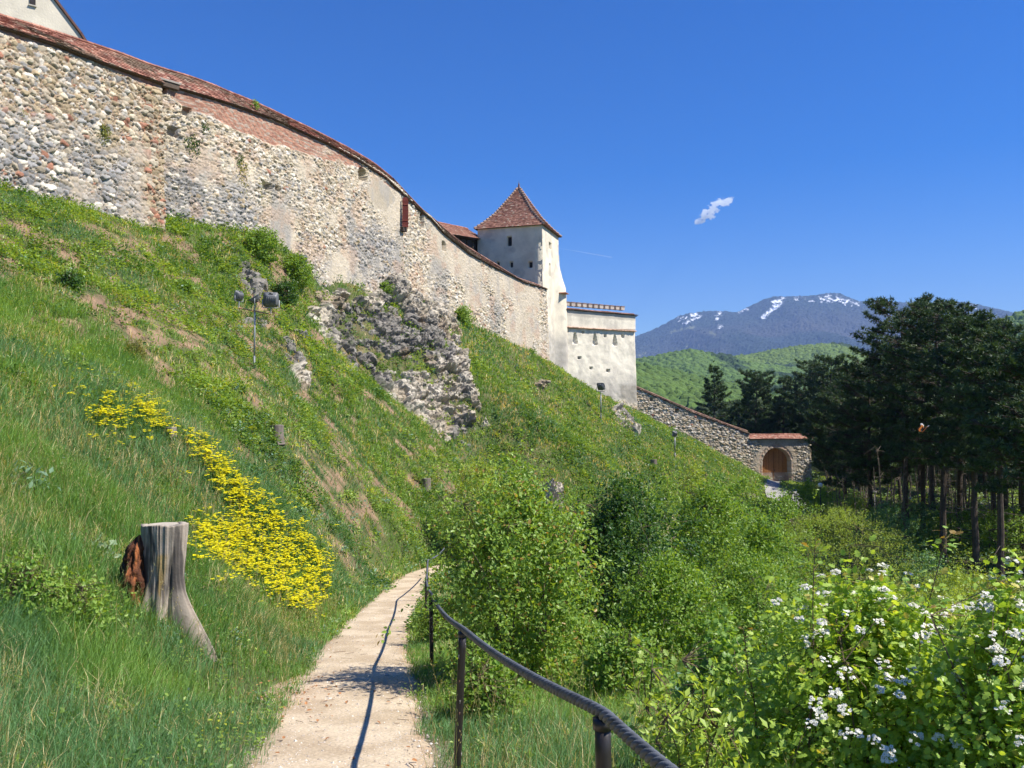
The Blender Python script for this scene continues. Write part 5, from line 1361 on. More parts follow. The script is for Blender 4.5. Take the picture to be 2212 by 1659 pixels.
hawthorn(1880, 5.0, -3.30, 800, 2.30, "large hawthorn in white flower with tall leafy shoots, filling the lower right corner", 31, 2400, 210,
         [(-0.46, -0.2, 1.55, 0.06), (-0.28, 0.0, 1.05, -0.1), (0.08, -0.1, 1.6, 0.32), (-0.1, 0.1, 1.1, 0.1), (0.25, 0.1, 1.15, 0.1), (-0.62, 0.1, 1.0, -0.12), (0.5, 0.0, 1.2, 0.15), (-0.05, -0.3, 0.95, -0.05)])
hawthorn(2190, 4.4, -2.95, 540, 2.10, "white flowering hawthorn cut by the right edge of the photo", 32, 1300, 130, [(0.05, 0, 1.25, 0.12), (-0.2, 0, 1.05, 0.2)])
bush_at(1500, 1700, 1455, 230, 4.3, "small glossy bush with narrow leaflets pressing against the near rope", ((0.10, 0.16, 0.025), (0.22, 0.28, 0.06)), 33, 150, 12, 0.055, shape=NARROW, wid=1.9, lump=0.6, nstem=6, z=-2.35, depth=0.8)
bush_at(1415, 1700, 1390, 130, 5.6, "thin sapling with few broad leaves left of the flowering hawthorn", ((0.09, 0.15, 0.025), (0.19, 0.25, 0.05)), 34, 60, 10, 0.055, shape=LOBED, lump=0.8, nstem=4, z=-2.75)
bush_at(1560, 1640, 1330, 240, 6.4, "shaded lobed-leaf bush behind the left side of the hawthorn", ((0.05, 0.11, 0.02), (0.12, 0.19, 0.04)), 35, 420, 11, 0.05, shape=LOBED, z=-3.2)
# ------------------------------------------------------------------ crag and rocks
def ridged(x, y, k, o=5):
    s, a, t = 0, 0.5, 0
    for q in range(o):
        s = s + a * (1 - np.abs(2 * vn(x * 2 ** q + q * 7.7, y * 2 ** q, k + q) - 1)); t += a; a *= 0.52
    return s / t
def rock_patch(name, label, poly, res, amp, seed, pale=0.35, sink=0.35, edge=0.9, cat="rock", spike=0.0, along=(0, 0, 1)):
    poly = np.asarray(poly, float)
    lo, hi = poly.min(0) - edge * 1.1, poly.max(0) + edge * 1.1
    X, Y = np.meshgrid(np.arange(lo[0], hi[0], res * 0.8), np.arange(lo[1], hi[1], res))
    d = inpoly(X, Y, poly) + edge * 0.45 + edge * 1.1 * (fbm(X * 0.7, Y * 0.7, seed, 4) - 0.5)
    m = sm(d, -0.1, edge)
    Z = H(X, Y); N = HN(X, Y, 0.6)
    # coordinates on the slope: across and up the fall line
    a = X * 0.9 + Y * 0.45; b = Z * 1.1 + (-X + Y) * 0.18
    wa = a + 0.5 * (fbm(a * 0.9, b * 0.9, seed) - .5); wb = b + 0.5 * (fbm(a * 0.9, b * 0.9, seed + 1) - .5)
    h = 0 * a; big = ridged(a * 0.20, b * 0.20, seed + 1, 3); med = ridged(a * 0.75 + b * .3, b * 0.62, seed + 5, 4); fine = ridged(a * 2.6, b * 2.6, seed + 9, 3)
    for q, (ca_, cb_, wgt) in enumerate(((2.3, 1.7, 0.55), (1.0, 0.75, 0.36), (0.46, 0.36, 0.20), (0.22, 0.18, 0.10))):
        d1, d2, ci, cj = voro(wa + 0.35 * wb, wb - 0.15 * wa, ca_, cb_, seed + 20 + 7 * q)
        r = hsh(ci, cj, seed + 21 + q)
        ta_, tb_ = hsh(ci, cj, seed + 31 + q) - 0.5, hsh(ci, cj, seed + 41 + q) - 0.5
        h = h + wgt * ((r - 0.5) * 1.1 + 1.5 * ta_ * ((wa + 0.35 * wb) / ca_ - ci - 0.5) + 1.5 * tb_ * ((wb - 0.15 * wa) / cb_ - cj - 0.5) - 0.5 * sm(d2 - d1, 0.16, 0.0))
        if q == 1: rblk = r
        if q == 2: crev = sm(d2 - d1, 0.12, 0.0)
    h = amp * (h + 0.5 * (big - 0.45) + 0.10 * (fine - 0.5)) + spike * np.clip(big - 0.55, 0, 1); r = rblk
    off = m * (h + amp * 0.28) - sink * (1 - m)
    V = np.stack([X, Y, Z], -1) + N * off[..., None] + np.array(along) * 0
    c = colmix((0.118, 0.106, 0.092), (0.27, 0.248, 0.215), np.clip(r * 0.7 + fine * 0.4, 0, 1))
    pz = sm(fbm(a * 0.30 + 9, b * 0.22, seed + 30, 4), 0.62 - pale * 0.35, 0.70 - pale * 0.35)
    c = colmix(c, colmix((0.36, 0.30, 0.215), (0.52, 0.47, 0.385), r), pz * 0.85)
    c = colmix(c, (0.07, 0.068, 0.065), 0.6 * crev + 0.4 * sm(med, 0.36, 0.25)); c = colmix(c, (0.24, 0.17, 0.10), 0.6 * sm(fbm(a * 0.6, b * 0.5, seed + 33, 4), 0.6, 0.72))
    c = colmix(c, (0.055, 0.075, 0.028), 0.7 * sm(fbm(a * 1.2, b * 1.6, seed + 36, 4), 0.60, 0.68) * sm(fine, 0.7, 0.4))
    ny, nx = X.shape
    idx = np.arange(ny - 1)[:, None] * nx + np.arange(nx - 1)[None, :]
    F = np.stack([idx, idx + 1, idx + nx + 1, idx + nx], -1).reshape(-1, 4)
    keep = (m.reshape(-1)[F] > 0.0).any(1)
    F = F[keep]; used = np.unique(F); rem = np.full(X.size, -1); rem[used] = np.arange(len(used))
    return tag(obj(name, V.reshape(-1, 3)[used], rem[F], M_rock, None, c.reshape(-1, 3)[used], False), label, cat)
rock_patch("crag", "large jagged grey and cream limestone crag under the bend of the fortress wall", CRAG, 0.075, 0.90, 400, 0.54, 0.45, 1.4, "rock", 0.0)
def vpoly(q): return np.array([hit(*p)[:2] for p in q])
rock_patch("rock_outcrop", "narrow grey weathered rock edge sticking out right of the triple floodlight", vpoly([(625, 705), (660, 730), (640, 755), (668, 790), (672, 850), (655, 850), (630, 810), (612, 770), (590, 720)]), 0.05, 0.75, 420, 0.1, 0.3, 0.5)
rock_patch("rock_outcrop", "small broken pale rocks under the bush left of the half hidden floodlight", vpoly([(515, 565), (535, 575), (545, 600), (580, 595), (575, 640), (545, 640), (515, 610)]), 0.06, 0.6, 430, 0.4, 0.3, 0.5)
rock_patch("rock_outcrop", "flat grey rock ledge directly behind the triple floodlight's post", vpoly([(500, 685), (540, 682), (585, 690), (570, 702), (520, 700)]), 0.05, 0.4, 440, 0.2, 0.25, 0.4)
rock_patch("boulder", "mossy grey boulder in the grass right of the single floodlight", vpoly([(1318, 882), (1345, 885), (1375, 915), (1378, 942), (1355, 935), (1325, 905)]), 0.09, 1.0, 450, 0.1, 0.4, 0.6)
rock_patch("boulder", "small pinkish white stone block lying alone on the green slope", vpoly([(1155, 826), (1184, 824), (1186, 840), (1172, 850), (1156, 840)]), 0.06, 0.9, 460, 1.2, 0.35, 0.5)
rock_patch("boulder", "rubble stones at the foot of the wall below the tall red shutter", vpoly([(885, 585), (925, 590), (985, 690), (975, 720), (930, 660), (890, 625)]), 0.08, 0.8, 470, 1.1, 0.3, 0.6)
p = hit(1195, 1085)
rock_patch("boulder", "broken pale stones of a low ruin showing between the shrubs", p[:2] + np.array([(-.6, -.8), (.6, -.8), (.5, 1), (-.5, 1)]), 0.06, 1.2, 480, 1.0, 0.2, 0.5)

# ------------------------------------------------------------------ grass, herbs, ground cover
def sample(n, x0, x1, y0, y1, seed, dens=None):
    rg = np.random.default_rng(seed)
    x = rg.uniform(x0, x1, n); y = rg.uniform(y0, y1, n)
    k = np.abs(x) < (0.66 * y + 2.5)
    x, y = x[k], y[k]
    p = np.ones(len(x)) if dens is None else dens(x, y)
    k = rg.random(len(x)) < p
    return x[k], y[k], rg
WL = np.vstack([plan(S1)[0], plan(S2)[0][1:], plan(S3)[0][1:], [BA, BB], xyw[1:], [GA, GB]])
def infront(x, y, m=0.0):
    """true on the camera side of the fortress wall"""
    return np.interp(y, WL[:, 1], WL[:, 0], left=-40, right=90) + m < x
def crag_free(x, y): return np.maximum(inpoly(x, y, CRAG) < 0.5, 0.5)
STUMP = hit(350, 1338)
def on_path(x, y): return sm(path_dist(x, y) + 0.35 * (fbm(x * 1.6, y * 1.6, 61) - 0.5), 0.62, 0.88) * (1 - 0.92 * np.exp(-((y - 10.4) / 1.1) ** 2 - ((x + 3.1) / 0.75) ** 2))
def blades(x, y, rg, ln, wd, pal, lean=0.45, wind=(0.2, 0.05), curl=0.6):
    n = len(x); z = H(x, y) - 0.02
    a = rg.uniform(0, 6.283, n); tilt = np.abs(rg.normal(0, lean, n))
    d = np.stack([np.cos(a) * tilt + wind[0], np.sin(a) * tilt + wind[1], np.ones(n)], -1); d = norm(d)
    s = norm(np.stack([-np.sin(a + rg.normal(0, .8, n)), np.cos(a), 0 * a], -1))
    dn = np.stack([d[:, 0], d[:, 1], 0 * a], -1)
    b = np.stack([x, y, z], -1)
    m = b + d * (ln * 0.55)[:, None]
    t = m + norm(d + dn * curl * 2.0 + np.array([0, 0, -0.25 * curl])) * (ln * 0.5)[:, None]
    w = wd[:, None] * s
    V = np.stack([b - w, b + w, m + w * 0.75, m - w * 0.75, t], 1)
    i = np.arange(n)[:, None] * 5
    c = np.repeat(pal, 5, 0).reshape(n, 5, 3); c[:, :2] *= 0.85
    return V.reshape(-1, 3), [(i + np.array([0, 1, 2, 3])), (i + np.array([3, 2, 4]))], c.reshape(-1, 3)
def grass_pal(x, y, rg, a=(0.046, 0.105, 0.024), b=(0.115, 0.185, 0.040), dry=0.08, k=50):
    n = len(x)
    t = np.clip(0.5 + 1.3 * (fbm(x * 0.45, y * 0.45, k) - 0.5) + rg.normal(0, 0.22, n), 0, 1)
    c = colmix(a, b, t)
    blue = sm(fbm(x * 0.3 + 5, y * 0.3, k + 1, 3), 0.50, 0.62); c = colmix(c, np.array((0.055, 0.115, 0.052)) * (0.7 + 0.6 * rg.random(n))[:, None], blue * 0.75)
    dr = (rg.random(n) < dry * (0.4 + 2.2 * sm(fbm(x * 0.9, y * 0.9, k + 2), 0.5, 0.66)))
    return np.where(dr[:, None], np.array((0.33, 0.27, 0.15)) * rg.uniform(0.7, 1.2, (n, 1)), c)
def near_bank(x, y):
    """the near bank with long grass: left of the path up to its crest"""
    return sm(y, 26, 20)
parts = []
# long grass close to the camera, left bank and right verge
for (x0, x1, y0, y1, n, l0, l1, w) in ((-9, 5.5, 2.5, 9, 170000, 0.12, 0.40, 0.0028), (-14, 7, 8, 15, 210000, 0.14, 0.44, 0.0042), (-18, 8, 14, 26, 260000, 0.16, 0.46, 0.0075)):
    x, y, rg = sample(n, x0, x1, y0, y1, int(y1 * 10), lambda x, y: on_path(x, y) * np.where(x > np.interp(y, PATH[:, 1], PATH[:, 0]), sm(x, 6.5, 4.0), 1) * (np.hypot(x - STUMP[0], y - STUMP[1]) > 0.2) * (1 - 0.75 * soil_amount(x, y)))
    edge = sm(path_dist(x, y), 0.75, 2.2)
    ln = rg.uniform(l0, l1, len(x)) * (0.42 + 0.58 * edge) * (0.65 + 0.7 * fbm(x * 0.8, y * 0.8, 52))
    parts.append(blades(x, y, rg, ln, w * rg.uniform(0.7, 1.3, len(x)), grass_pal(x, y, rg), 0.55, (0.13, -0.04), 0.75))
V, F, C = join(parts)
tag(obj("grass", V, F, M_grass, None, C), "long green grass on the bank and verge along the path", "grass", kind="stuff")
# tall flowering stalks and seed heads standing above the grass
x, y, rg = sample(9000, -14, 5, 3.2, 20, 84, lambda x, y: on_path(x, y) * sm(fbm(x * 0.6, y * 0.6, 85), 0.40, 0.62))
n = len(x); b = np.stack([x, y, H(x, y)], -1); l = rg.uniform(0.35, 0.75, n); a = rg.uniform(0, 6.28, n)
t = b + norm(np.stack([np.cos(a) * 0.3, np.sin(a) * 0.3, np.ones(n)], -1)) * l[:, None]
r = 0.0009 + 0.00011 * y
st_c = colmix((0.10, 0.13, 0.04), (0.26, 0.21, 0.11), rg.random(n))
sa = tubes3(b, t, r, r * 0.6, st_c, 3)
k = 6; f = rg.uniform(0.78, 1.04, (n, k, 1)); hp = (b[:, None] + (t - b)[:, None] * f).reshape(-1, 3) + rg.normal(0, 0.008, (n * k, 3))
hx_ = norm(rdir(rg, n * k) * 0.5 + [0, 0, 1.0])
ha = leaves(hp, hx_, rdir(rg, n * k), np.repeat(0.012 + 0.0013 * y, k), np.repeat(st_c * 1.15, k, 0), NARROW, 1.0)
J = join([sa, ha])
tag(obj("seed_stalks", J[0], J[1], M_grass, None, J[2]), "tall thin grass stalks with seed heads on the near bank", "grass", kind="stuff")
# shorter grass over the rest of the slope
parts = []
for (x0, x1, y0, y1, n, l0, l1, w) in ((-30, 8, 20, 42, 190000, 0.12, 0.34, 0.013), (-26, 20, 40, 66, 200000, 0.14, 0.38, 0.022), (-12, 40, 62, 106, 190000, 0.16, 0.42, 0.034)):
    x, y, rg = sample(n, x0, x1, y0, y1, int(y1 * 10), lambda x, y: on_path(x, y) * infront(x, y) * crag_free(x, y) * (1 - 0.86 * soil_amount(x, y)))
    ln = rg.uniform(l0, l1, len(x)) * (0.6 + 0.8 * fbm(x * 0.5, y * 0.5, 53))
    parts.append(blades(x, y, rg, ln, w * rg.uniform(0.7, 1.3, len(x)), grass_pal(x, y, rg, (0.050, 0.108, 0.024), (0.115, 0.185, 0.040), 0.14), 0.6, (0.14, -0.06), 0.7))
V, F, C = join(parts)
tag(obj("slope_grass", V, F, M_grass, None, C), "short grass covering the steep castle slope", "grass", kind="stuff")
# leafy herbs and nettles in clumps
def herbs(n, x0, x1, y0, y1, seed, ls, rad, hgt, per, dens):
    x, y, rg = sample(n, x0, x1, y0, y1, seed, dens)
    m = len(x); z = H(x, y); k = per
    r = rad * rg.uniform(0.5, 1.3, m); h = hgt * rg.uniform(0.4, 1.4, m)
    d = rdir(rg, m * k); d[:, 2] = np.abs(d[:, 2])
    q = rg.random(m * k) ** 0.5
    c0 = np.repeat(np.stack([x, y, z], -1), k, 0)
    Pp = c0 + d * q[:, None] * np.stack([np.repeat(r, k), np.repeat(r, k), np.repeat(h, k)], -1)
    tone = np.clip(np.repeat(0.5 + 1.4 * (fbm(x * 0.5, y * 0.5, 55) - 0.5) + rg.normal(0, 0.2, m), k) + rg.normal(0, 0.12, m * k), 0, 1)
    c = colmix((0.022, 0.062, 0.012), (0.140, 0.200, 0.034), tone)
    yl = np.repeat(rg.random(m) < 0.07, k); c = np.where(yl[:, None], c * np.array([1.55, 1.15, 0.8]), c)
    bl = np.repeat(rg.random(m) < 0.07, k); c = np.where(bl[:, None], np.array((0.075, 0.125, 0.085)) * (0.6 + 0.8 * rg.random((m * k, 1))), c)
    return leaves(Pp, norm(d * [1, 1, 0.3] + rdir(rg, m * k) * 0.5), norm(rdir(rg, m * k) * 0.55 + d * 0.3 + [0, 0, 0.8]), ls * rg.uniform(0.6, 1.3, m * k), c, OVATE, 1.1)
hd = lambda x, y: on_path(x, y) * infront(x, y) * crag_free(x, y) * (0.14 + 0.86 * sm(fbm(x * 0.75, y * 0.33, 57, 4), 0.46, 0.56)) * (1 - 0.6 * soil_amount(x, y))
parts = [herbs(5200, -20, 6, 17, 30, 71, 0.075, 0.24, 0.30, 30, hd), herbs(11000, -30, 4, 26, 45, 72, 0.10, 0.32, 0.38, 28, hd),
         herbs(8500, -26, 18, 44, 66, 73, 0.14, 0.38, 0.42, 22, hd), herbs(8500, -12, 40, 62, 106, 74, 0.19, 0.42, 0.42, 18, hd),
         herbs(2600, -12, 6, 3.5, 19, 75, 0.042, 0.17, 0.20, 30, lambda x, y: on_path(x, y) * (0.15 + 0.85 * sm(fbm(x * 0.7, y * 0.7, 58), 0.45, 0.6)))]
# scrub carpet filling the gully right of the railing
sc = lambda x, y: sm(path_dist(x, y), 1.6, 3.0) * (x > np.interp(y, PATH[:, 1], PATH[:, 0])) * (0.35 + 0.65 * sm(fbm(x * 0.3, y * 0.3, 59), 0.35, 0.55))
parts += [herbs(2600, 1, 16, 9, 22, 76, 0.07, 0.40, 0.55, 42, sc), herbs(4200, 1, 34, 20, 46, 77, 0.10, 0.55, 0.75, 40, sc), herbs(4200, 4, 48, 44, 80, 78, 0.15, 0.75, 0.9, 34, sc), herbs(2600, 16, 80, 74, 130, 79, 0.24, 0.9, 0.7, 20, lambda x, y: sm(x, 34, 40) + (y > 108) * sm(x, 20, 30))]
V, F, C = join(parts)
tag(obj("ground_cover", V, F, M_leaf, None, C), "leafy herbs and low scrub spreading over the slope and gully", "ground cover", kind="stuff")
# dry straw tangles
x, y, rg = sample(17000, -24, 2, 5, 48, 81, lambda x, y: on_path(x, y) * infront(x, y) * sm(soil_amount(x, y) + 0.8 * sm(fbm(x * 0.7 + 3, y * 0.7, 82, 4), 0.56, 0.66) * (y < 22), 0.25, 0.6))
a = rg.uniform(0, 6.28, len(x)); l = rg.uniform(0.15, 0.5, len(x)); b = np.stack([x, y, H(x, y) + rg.uniform(0.0, 0.10, len(x))], -1)
e = b + np.stack([np.cos(a) * l, np.sin(a) * l, 0 * l], -1); e[:, 2] = H(e[:, 0], e[:, 1]) + rg.uniform(0.0, 0.12, len(x))
r = 0.0016 + 0.00016 * y
V, F, C = tubes3(b, e, r, r * 0.6, np.array((0.20, 0.15, 0.09)) * rg.uniform(0.6, 1.25, (len(x), 1)), 3)
tag(obj("dry_straw", V, F, M_grass, None, C), "dry straw and old stalks lying on bare patches of the slope", "dry grass", kind="stuff")
# yellow spurge in flower
YP = [([(425, 960), (470, 985), (540, 1060), (600, 1120), (660, 1165), (705, 1190), (712, 1260), (700, 1310), (640, 1330), (560, 1265), (480, 1240), (425, 1200), (425, 1150), (520, 1130), (440, 1010)], 1050),
      ([(280, 870), (320, 880), (360, 920), (375, 950), (340, 940), (300, 905)], 80), ([(192, 885), (230, 885), (280, 905), (275, 920), (215, 930)], 60), ([(245, 840), (275, 850), (300, 875), (270, 870)], 9), ([(170, 865), (190, 868), (188, 878)], 4), ([(230, 945), (268, 955), (262, 965)], 5), ([(395, 940), (440, 960), (420, 985)], 20)]
parts = []; sparts = []
rg = np.random.default_rng(91)
for poly, n in YP:
    q = np.array(poly, float); c = []
    while len(c) < n:
        v = rg.uniform(q.min(0), q.max(0))
        if inpoly(np.array([v[0]]), np.array([v[1]]), q)[0] > 0: c.append(v)
    for vx, vy in c:
        st_ = rg.normal(0, 9, 2) if rg.random() < 0.8 else rg.normal(0, 26, 2)
        vx, vy = vx + st_[0], vy + st_[1]
        p = hit(vx, vy + 14); hh = rg.uniform(0.25, 0.42)
        tp = p + np.array([rg.normal(0, 0.05), rg.normal(0, 0.05), hh])
        sparts.append((p, tp))
        m = int(rg.integers(5, 11)); rr = rg.uniform(0.035, 0.075)
        for _ in range(m):
            o = tp + np.array([rg.normal(0, rr), rg.normal(0, rr), rg.normal(0, 0.022)]); parts.append((o, rg.uniform(0.020, 0.034)))
        for _ in range(9): sparts.append((tp * rg.uniform(0.2, 0.6) + 0, None)) if False else None
O = np.array([o for o, _ in parts]); Rr = np.array([r for _, r in parts]); n = len(O); k = 5
Rr = Rr * 1.15
az = (np.arange(k) * 2 * math.pi / k)[None, :] + rg.uniform(0, 6, (n, 1))
ax = np.stack([np.cos(az), np.sin(az), 0.25 + 0 * az], -1).reshape(-1, 3)
nr = norm(np.repeat(rdir(rg, n) * 0.55, k, 0) + np.array([0.1, -0.35, 1.0]))
c = np.repeat(colmix((0.72, 0.64, 0.010), (0.85, 0.79, 0.02), rg.random(n)), k, 0)
fl = leaves(np.repeat(O, k, 0), ax, nr, np.repeat(Rr, k), c, OVATE, 1.5)
V, F, C = fl
A = np.array([s[0] for s in sparts]); B = np.array([s[1] for s in sparts])
stt = tubes3(A - [0, 0, 0.05], B, 0.004, 0.003, (0.07, 0.13, 0.03), 3)
lk = 10; tt = rg.uniform(0.2, 0.95, (len(A), lk, 1)); lp = (A[:, None] + (B - A)[:, None] * tt).reshape(-1, 3); dd = norm(rdir(rg, len(lp)) * [1, 1, 0.4])
lf = leaves(lp, dd, norm(rdir(rg, len(lp)) * 0.4 + [0, 0, 1]), 0.07 * rg.uniform(0.7, 1.3, len(lp)), colmix((0.05, 0.10, 0.03), (0.10, 0.16, 0.04), rg.random(len(lp))), NARROW, 1.2)
sj = join([stt, lf])
fld = thing("yellow_wildflowers", "dense drift of bright yellow wildflowers spilling down the bank beside the path", "flowers", hit(600, 1230)); fld['kind'] = "stuff"
child_world(obj("blossom", V, F, M_petal, fld, C), fld); child_world(obj("stems", sj[0], sj[1], M_grass, fld, sj[2]), fld)

# ------------------------------------------------------------------ bushes and tufts on the slope and on the wall
def slope_bush(vx, vy, w, h, label, pal, seed, ls=0.07, ntw=160, group="bushes on the castle slope", **kw):
    rg = np.random.default_rng(seed); p = hit(vx, vy); D = p[1]; r = w / 2 / FOC * D; hh = h / FOC * D
    fol, st = shrub(rg, r, r, hh, ntw, 12, ls, pal, nstem=6, base=0.02, **kw)
    return plant("bush", label, "bush", p - np.array([0, 0, 0.08]), fol, st, group)
slope_bush(565, 560, 95, 70, "sprawling green bush above the small broken rocks on the upper slope", G_MD, 201, 0.13, 320)
slope_bush(640, 615, 90, 75, "dense green bush half hiding the dark round floodlight near the wall foot", G_MD, 202, 0.13, 320)
slope_bush(615, 655, 70, 55, "dark bush on the crag's left shoulder below the hidden floodlight", G_DK, 203, 0.12, 220)
slope_bush(290, 770, 50, 40, "rounded tuft of dry tipped grass in the middle of the left slope", ((0.07, 0.09, 0.02), (0.16, 0.15, 0.05)), 204, 0.10, 160, shape=NARROW)
slope_bush(150, 620, 55, 38, "dark green bush high on the left slope", G_DK, 205, 0.09, 160)
slope_bush(395, 630, 50, 30, "low leafy bush under the bare strip of the upper slope", G_MD, 206, 0.11, 120)
slope_bush(890, 580, 42, 34, "bright green bush growing on the ledge right of the ivy strip", G_LT, 207, 0.15, 170)
slope_bush(830, 645, 60, 36, "green bush on the top ledge of the crag", G_MD, 208, 0.14, 170)
slope_bush(1000, 700, 50, 42, "leafy bush at the top of the grassy slope right of the crag", G_MD, 209, 0.15, 180)
slope_bush(1195, 780, 40, 70, "grey green ivy bush on the rock at the tower's foot", ((0.05, 0.075, 0.03), (0.10, 0.12, 0.05)), 210, 0.16, 200)
slope_bush(60, 1065, 90, 70, "rosette of broad blue-green leaves on the bank at the left edge", ((0.06, 0.115, 0.07), (0.12, 0.18, 0.11)), 211, 0.14, 26, shape=NARROW, wid=1.5)
slope_bush(215, 1195, 60, 45, "pale thistle-like plant just left of the tall stump", ((0.12, 0.17, 0.11), (0.22, 0.27, 0.19)), 212, 0.10, 18, wid=0.8)
slope_bush(130, 1335, 230, 110, "leafy bramble scrambling through dry grass left of the tall stump", G_LT, 213, 0.055, 330, lump=0.9)
slope_bush(40, 1330, 170, 140, "dark leafy bramble at the left edge of the photo", G_MD, 214, 0.055, 240, lump=0.8)
slope_bush(640, 1120, 60, 35, "dark blue-green leafy plant at the top of the yellow flowers", G_BL, 215, 0.10, 90)
slope_bush(540, 1030, 60, 30, "blue-green leafy plant behind the upper yellow flowers", G_BL, 216, 0.10, 80)
def wall_tuft(S, vx, vy, w, h, label, pal, seed, ls=0.12, ntw=90):
    rg = np.random.default_rng(seed); p, a = on_wall(S, vx, vy + h / 2, 0.12); D = p[1]; r = w / 2 / FOC * D
    fol, st = shrub(rg, r, 0.22, h / FOC * D, ntw, 10, ls, pal, nstem=3, base=0.0, lump=0.8, fill=1.6)
    return plant("wall_plant", label, "plant", p, fol, st, "plants rooted in the fortress wall", a)
DRYG = ((0.06, 0.08, 0.03), (0.14, 0.15, 0.055))
wall_tuft(S1, 206, 285, 46, 40, "small bush rooted in the left end section of the wall", DRYG, 301, 0.10, 170)
wall_tuft(S1, 92, 385, 26, 22, "tuft low on the wall near the left edge", G_MD, 302, 0.08, 50)
wall_tuft(S1, 25, 243, 20, 16, "tuft high on the wall at the left edge", DRYG, 303, 0.08, 30)
wall_tuft(S2, 405, 312, 56, 42, "dark tuft hanging below the two square holes in the wall", G_DK, 304, 0.11, 160)
wall_tuft(S2, 506, 378, 62, 90, "largest yellowish plant hanging on the middle of the wall", ((0.09, 0.10, 0.03), (0.18, 0.17, 0.06)), 305, 0.12, 330)
wall_tuft(S2, 503, 345, 40, 26, "dark green tuft just above the largest hanging plant", G_DK, 306, 0.11, 140)
wall_tuft(S2, 548, 405, 26, 60, "thin yellowish plant trailing down right of the largest hanging plant", DRYG, 307, 0.11, 150)
wall_tuft(S2, 430, 271, 16, 20, "tiny bush under the brick band of the wall", G_DK, 308, 0.09, 30)
wall_tuft(S2, 857, 570, 20, 80, "narrow ivy strip climbing the wall at its bend", ((0.05, 0.075, 0.03), (0.10, 0.12, 0.05)), 309, 0.14, 260)
wall_tuft(S2, 797, 540, 30, 26, "small tuft low on the wall left of the ivy strip", G_MD, 310, 0.13, 50)
wall_tuft(S2, 357, 448, 32, 40, "grass tuft in the corner where the wall steps back", G_MD, 311, 0.11, 130)
wall_tuft(S2, 540, 222, 14, 14, "small weed growing on the tiled roof of the wall", G_LT, 312, 0.09, 24)
# ------------------------------------------------------------------ rope railing
POSTS = [(0.66, 0.2), (0.50, 1.7), (0.325, 3.1), (-0.37, 6.45), (-1.17, 12.4), (-1.72, 17.2), (-2.36, 24.0), (-2.45, 31.0)]
TOPV = {3.1: 1559, 6.45: 1368, 12.4: 1287, 17.2: 1258, 24.0: 1212}
rail = thing("rope_railing", "thick twisted dark rope railing on black steel posts along the right side of the path", "railing", (-0.37, 6.45, float(H(-0.37, 6.45))))
tops = []
rg = np.random.default_rng(61)
for (x, y) in POSTS:
    zg = float(H(x, y)); zt = zat(TOPV[y], y) if y in TOPV else zg + 1.05
    tops.append((x, y, zt))
    if not 1.5 < y < 30: continue
    mb = MB(); lx, ly = rg.normal(0, 0.02), rg.normal(0, 0.02)
    if y == 6.45: lx = -0.05
    hh = zt - zg + 0.25; t = np.linspace(0, 1, 12)
    pth = np.stack([x + lx * (1 - t), y + ly * (1 - t), zg - 0.25 + hh * t], -1)
    mb.tube(pth, 0.029, 14, (0.022, 0.018, 0.016))
    mb.tube([pth[-1] - (0, 0, 0.025), pth[-1] + (0, 0, 0.012)], 0.036, 14, (0.03, 0.026, 0.024))
    # flaked paint
    for q in range(26):
        a = rg.uniform(0, 6.28); zz = rg.uniform(zg + 0.05, zt - 0.04); f = (zz - zg + 0.25) / hh
        c0 = np.array([x + lx * (1 - f) + math.cos(a) * 0.0288, y + ly * (1 - f) + math.sin(a) * 0.0288, zz])
        mb.box(c0, (0.008 * rg.uniform(0.4, 1.3), 0.002, 0.022 * rg.uniform(0.3, 1.5)), (0.34, 0.31, 0.29) if rg.random() < 0.6 else (0.16, 0.08, 0.05), a + math.pi / 2)
    child_world(mb.build("post", M_metal, rail, True), rail)
tops = np.array(tops)
seg = []
for a, b in zip(tops[:-1], tops[1:]):
    t = np.linspace(0, 1, 60, endpoint=False)[:, None]
    L = np.linalg.norm(b - a); sg = min(0.085, 0.011 * L)
    p = a * (1 - t) + b * t; p[:, 2] -= sg * 4 * (t * (1 - t))[:, 0]
    seg.append(p)
cl = np.concatenate(seg + [tops[-1:]])
w = np.ones(9) / 9; cl = np.stack([np.convolve(np.pad(cl[:, q], 4, mode='reflect', reflect_type='odd'), w, 'valid') for q in range(3)], -1); cl[:, 2] += 0.035
Ls = np.concatenate([[0], np.cumsum(np.linalg.norm(np.diff(cl, axis=0), axis=1))])
sN = np.concatenate([np.arange(0.9, 9, 0.009), np.arange(9, Ls[-1] - 0.05, 0.022)])
c3 = np.stack([np.interp(sN, Ls, cl[:, q]) for q in range(3)], -1)
tg = norm(np.gradient(c3, axis=0)); sd = norm(np.cross(tg, [0, 0, 1.0])); up = np.cross(sd, tg)
mb = MB(); NS = 3
for k in range(NS):
    ph = sN * 2 * math.pi / 0.16 + k * 2 * math.pi / NS
    q = c3 + 0.0135 * (np.cos(ph)[:, None] * sd + np.sin(ph)[:, None] * up)
    mb.tube(q, 0.0103, 8, (0.10, 0.11, 0.125), cap=True)
child_world(mb.build("rope", material("tarred_rope", 0.62, 0.45, 25, 0.6, 220, 0.003, spec=0.35), rail, True), rail)

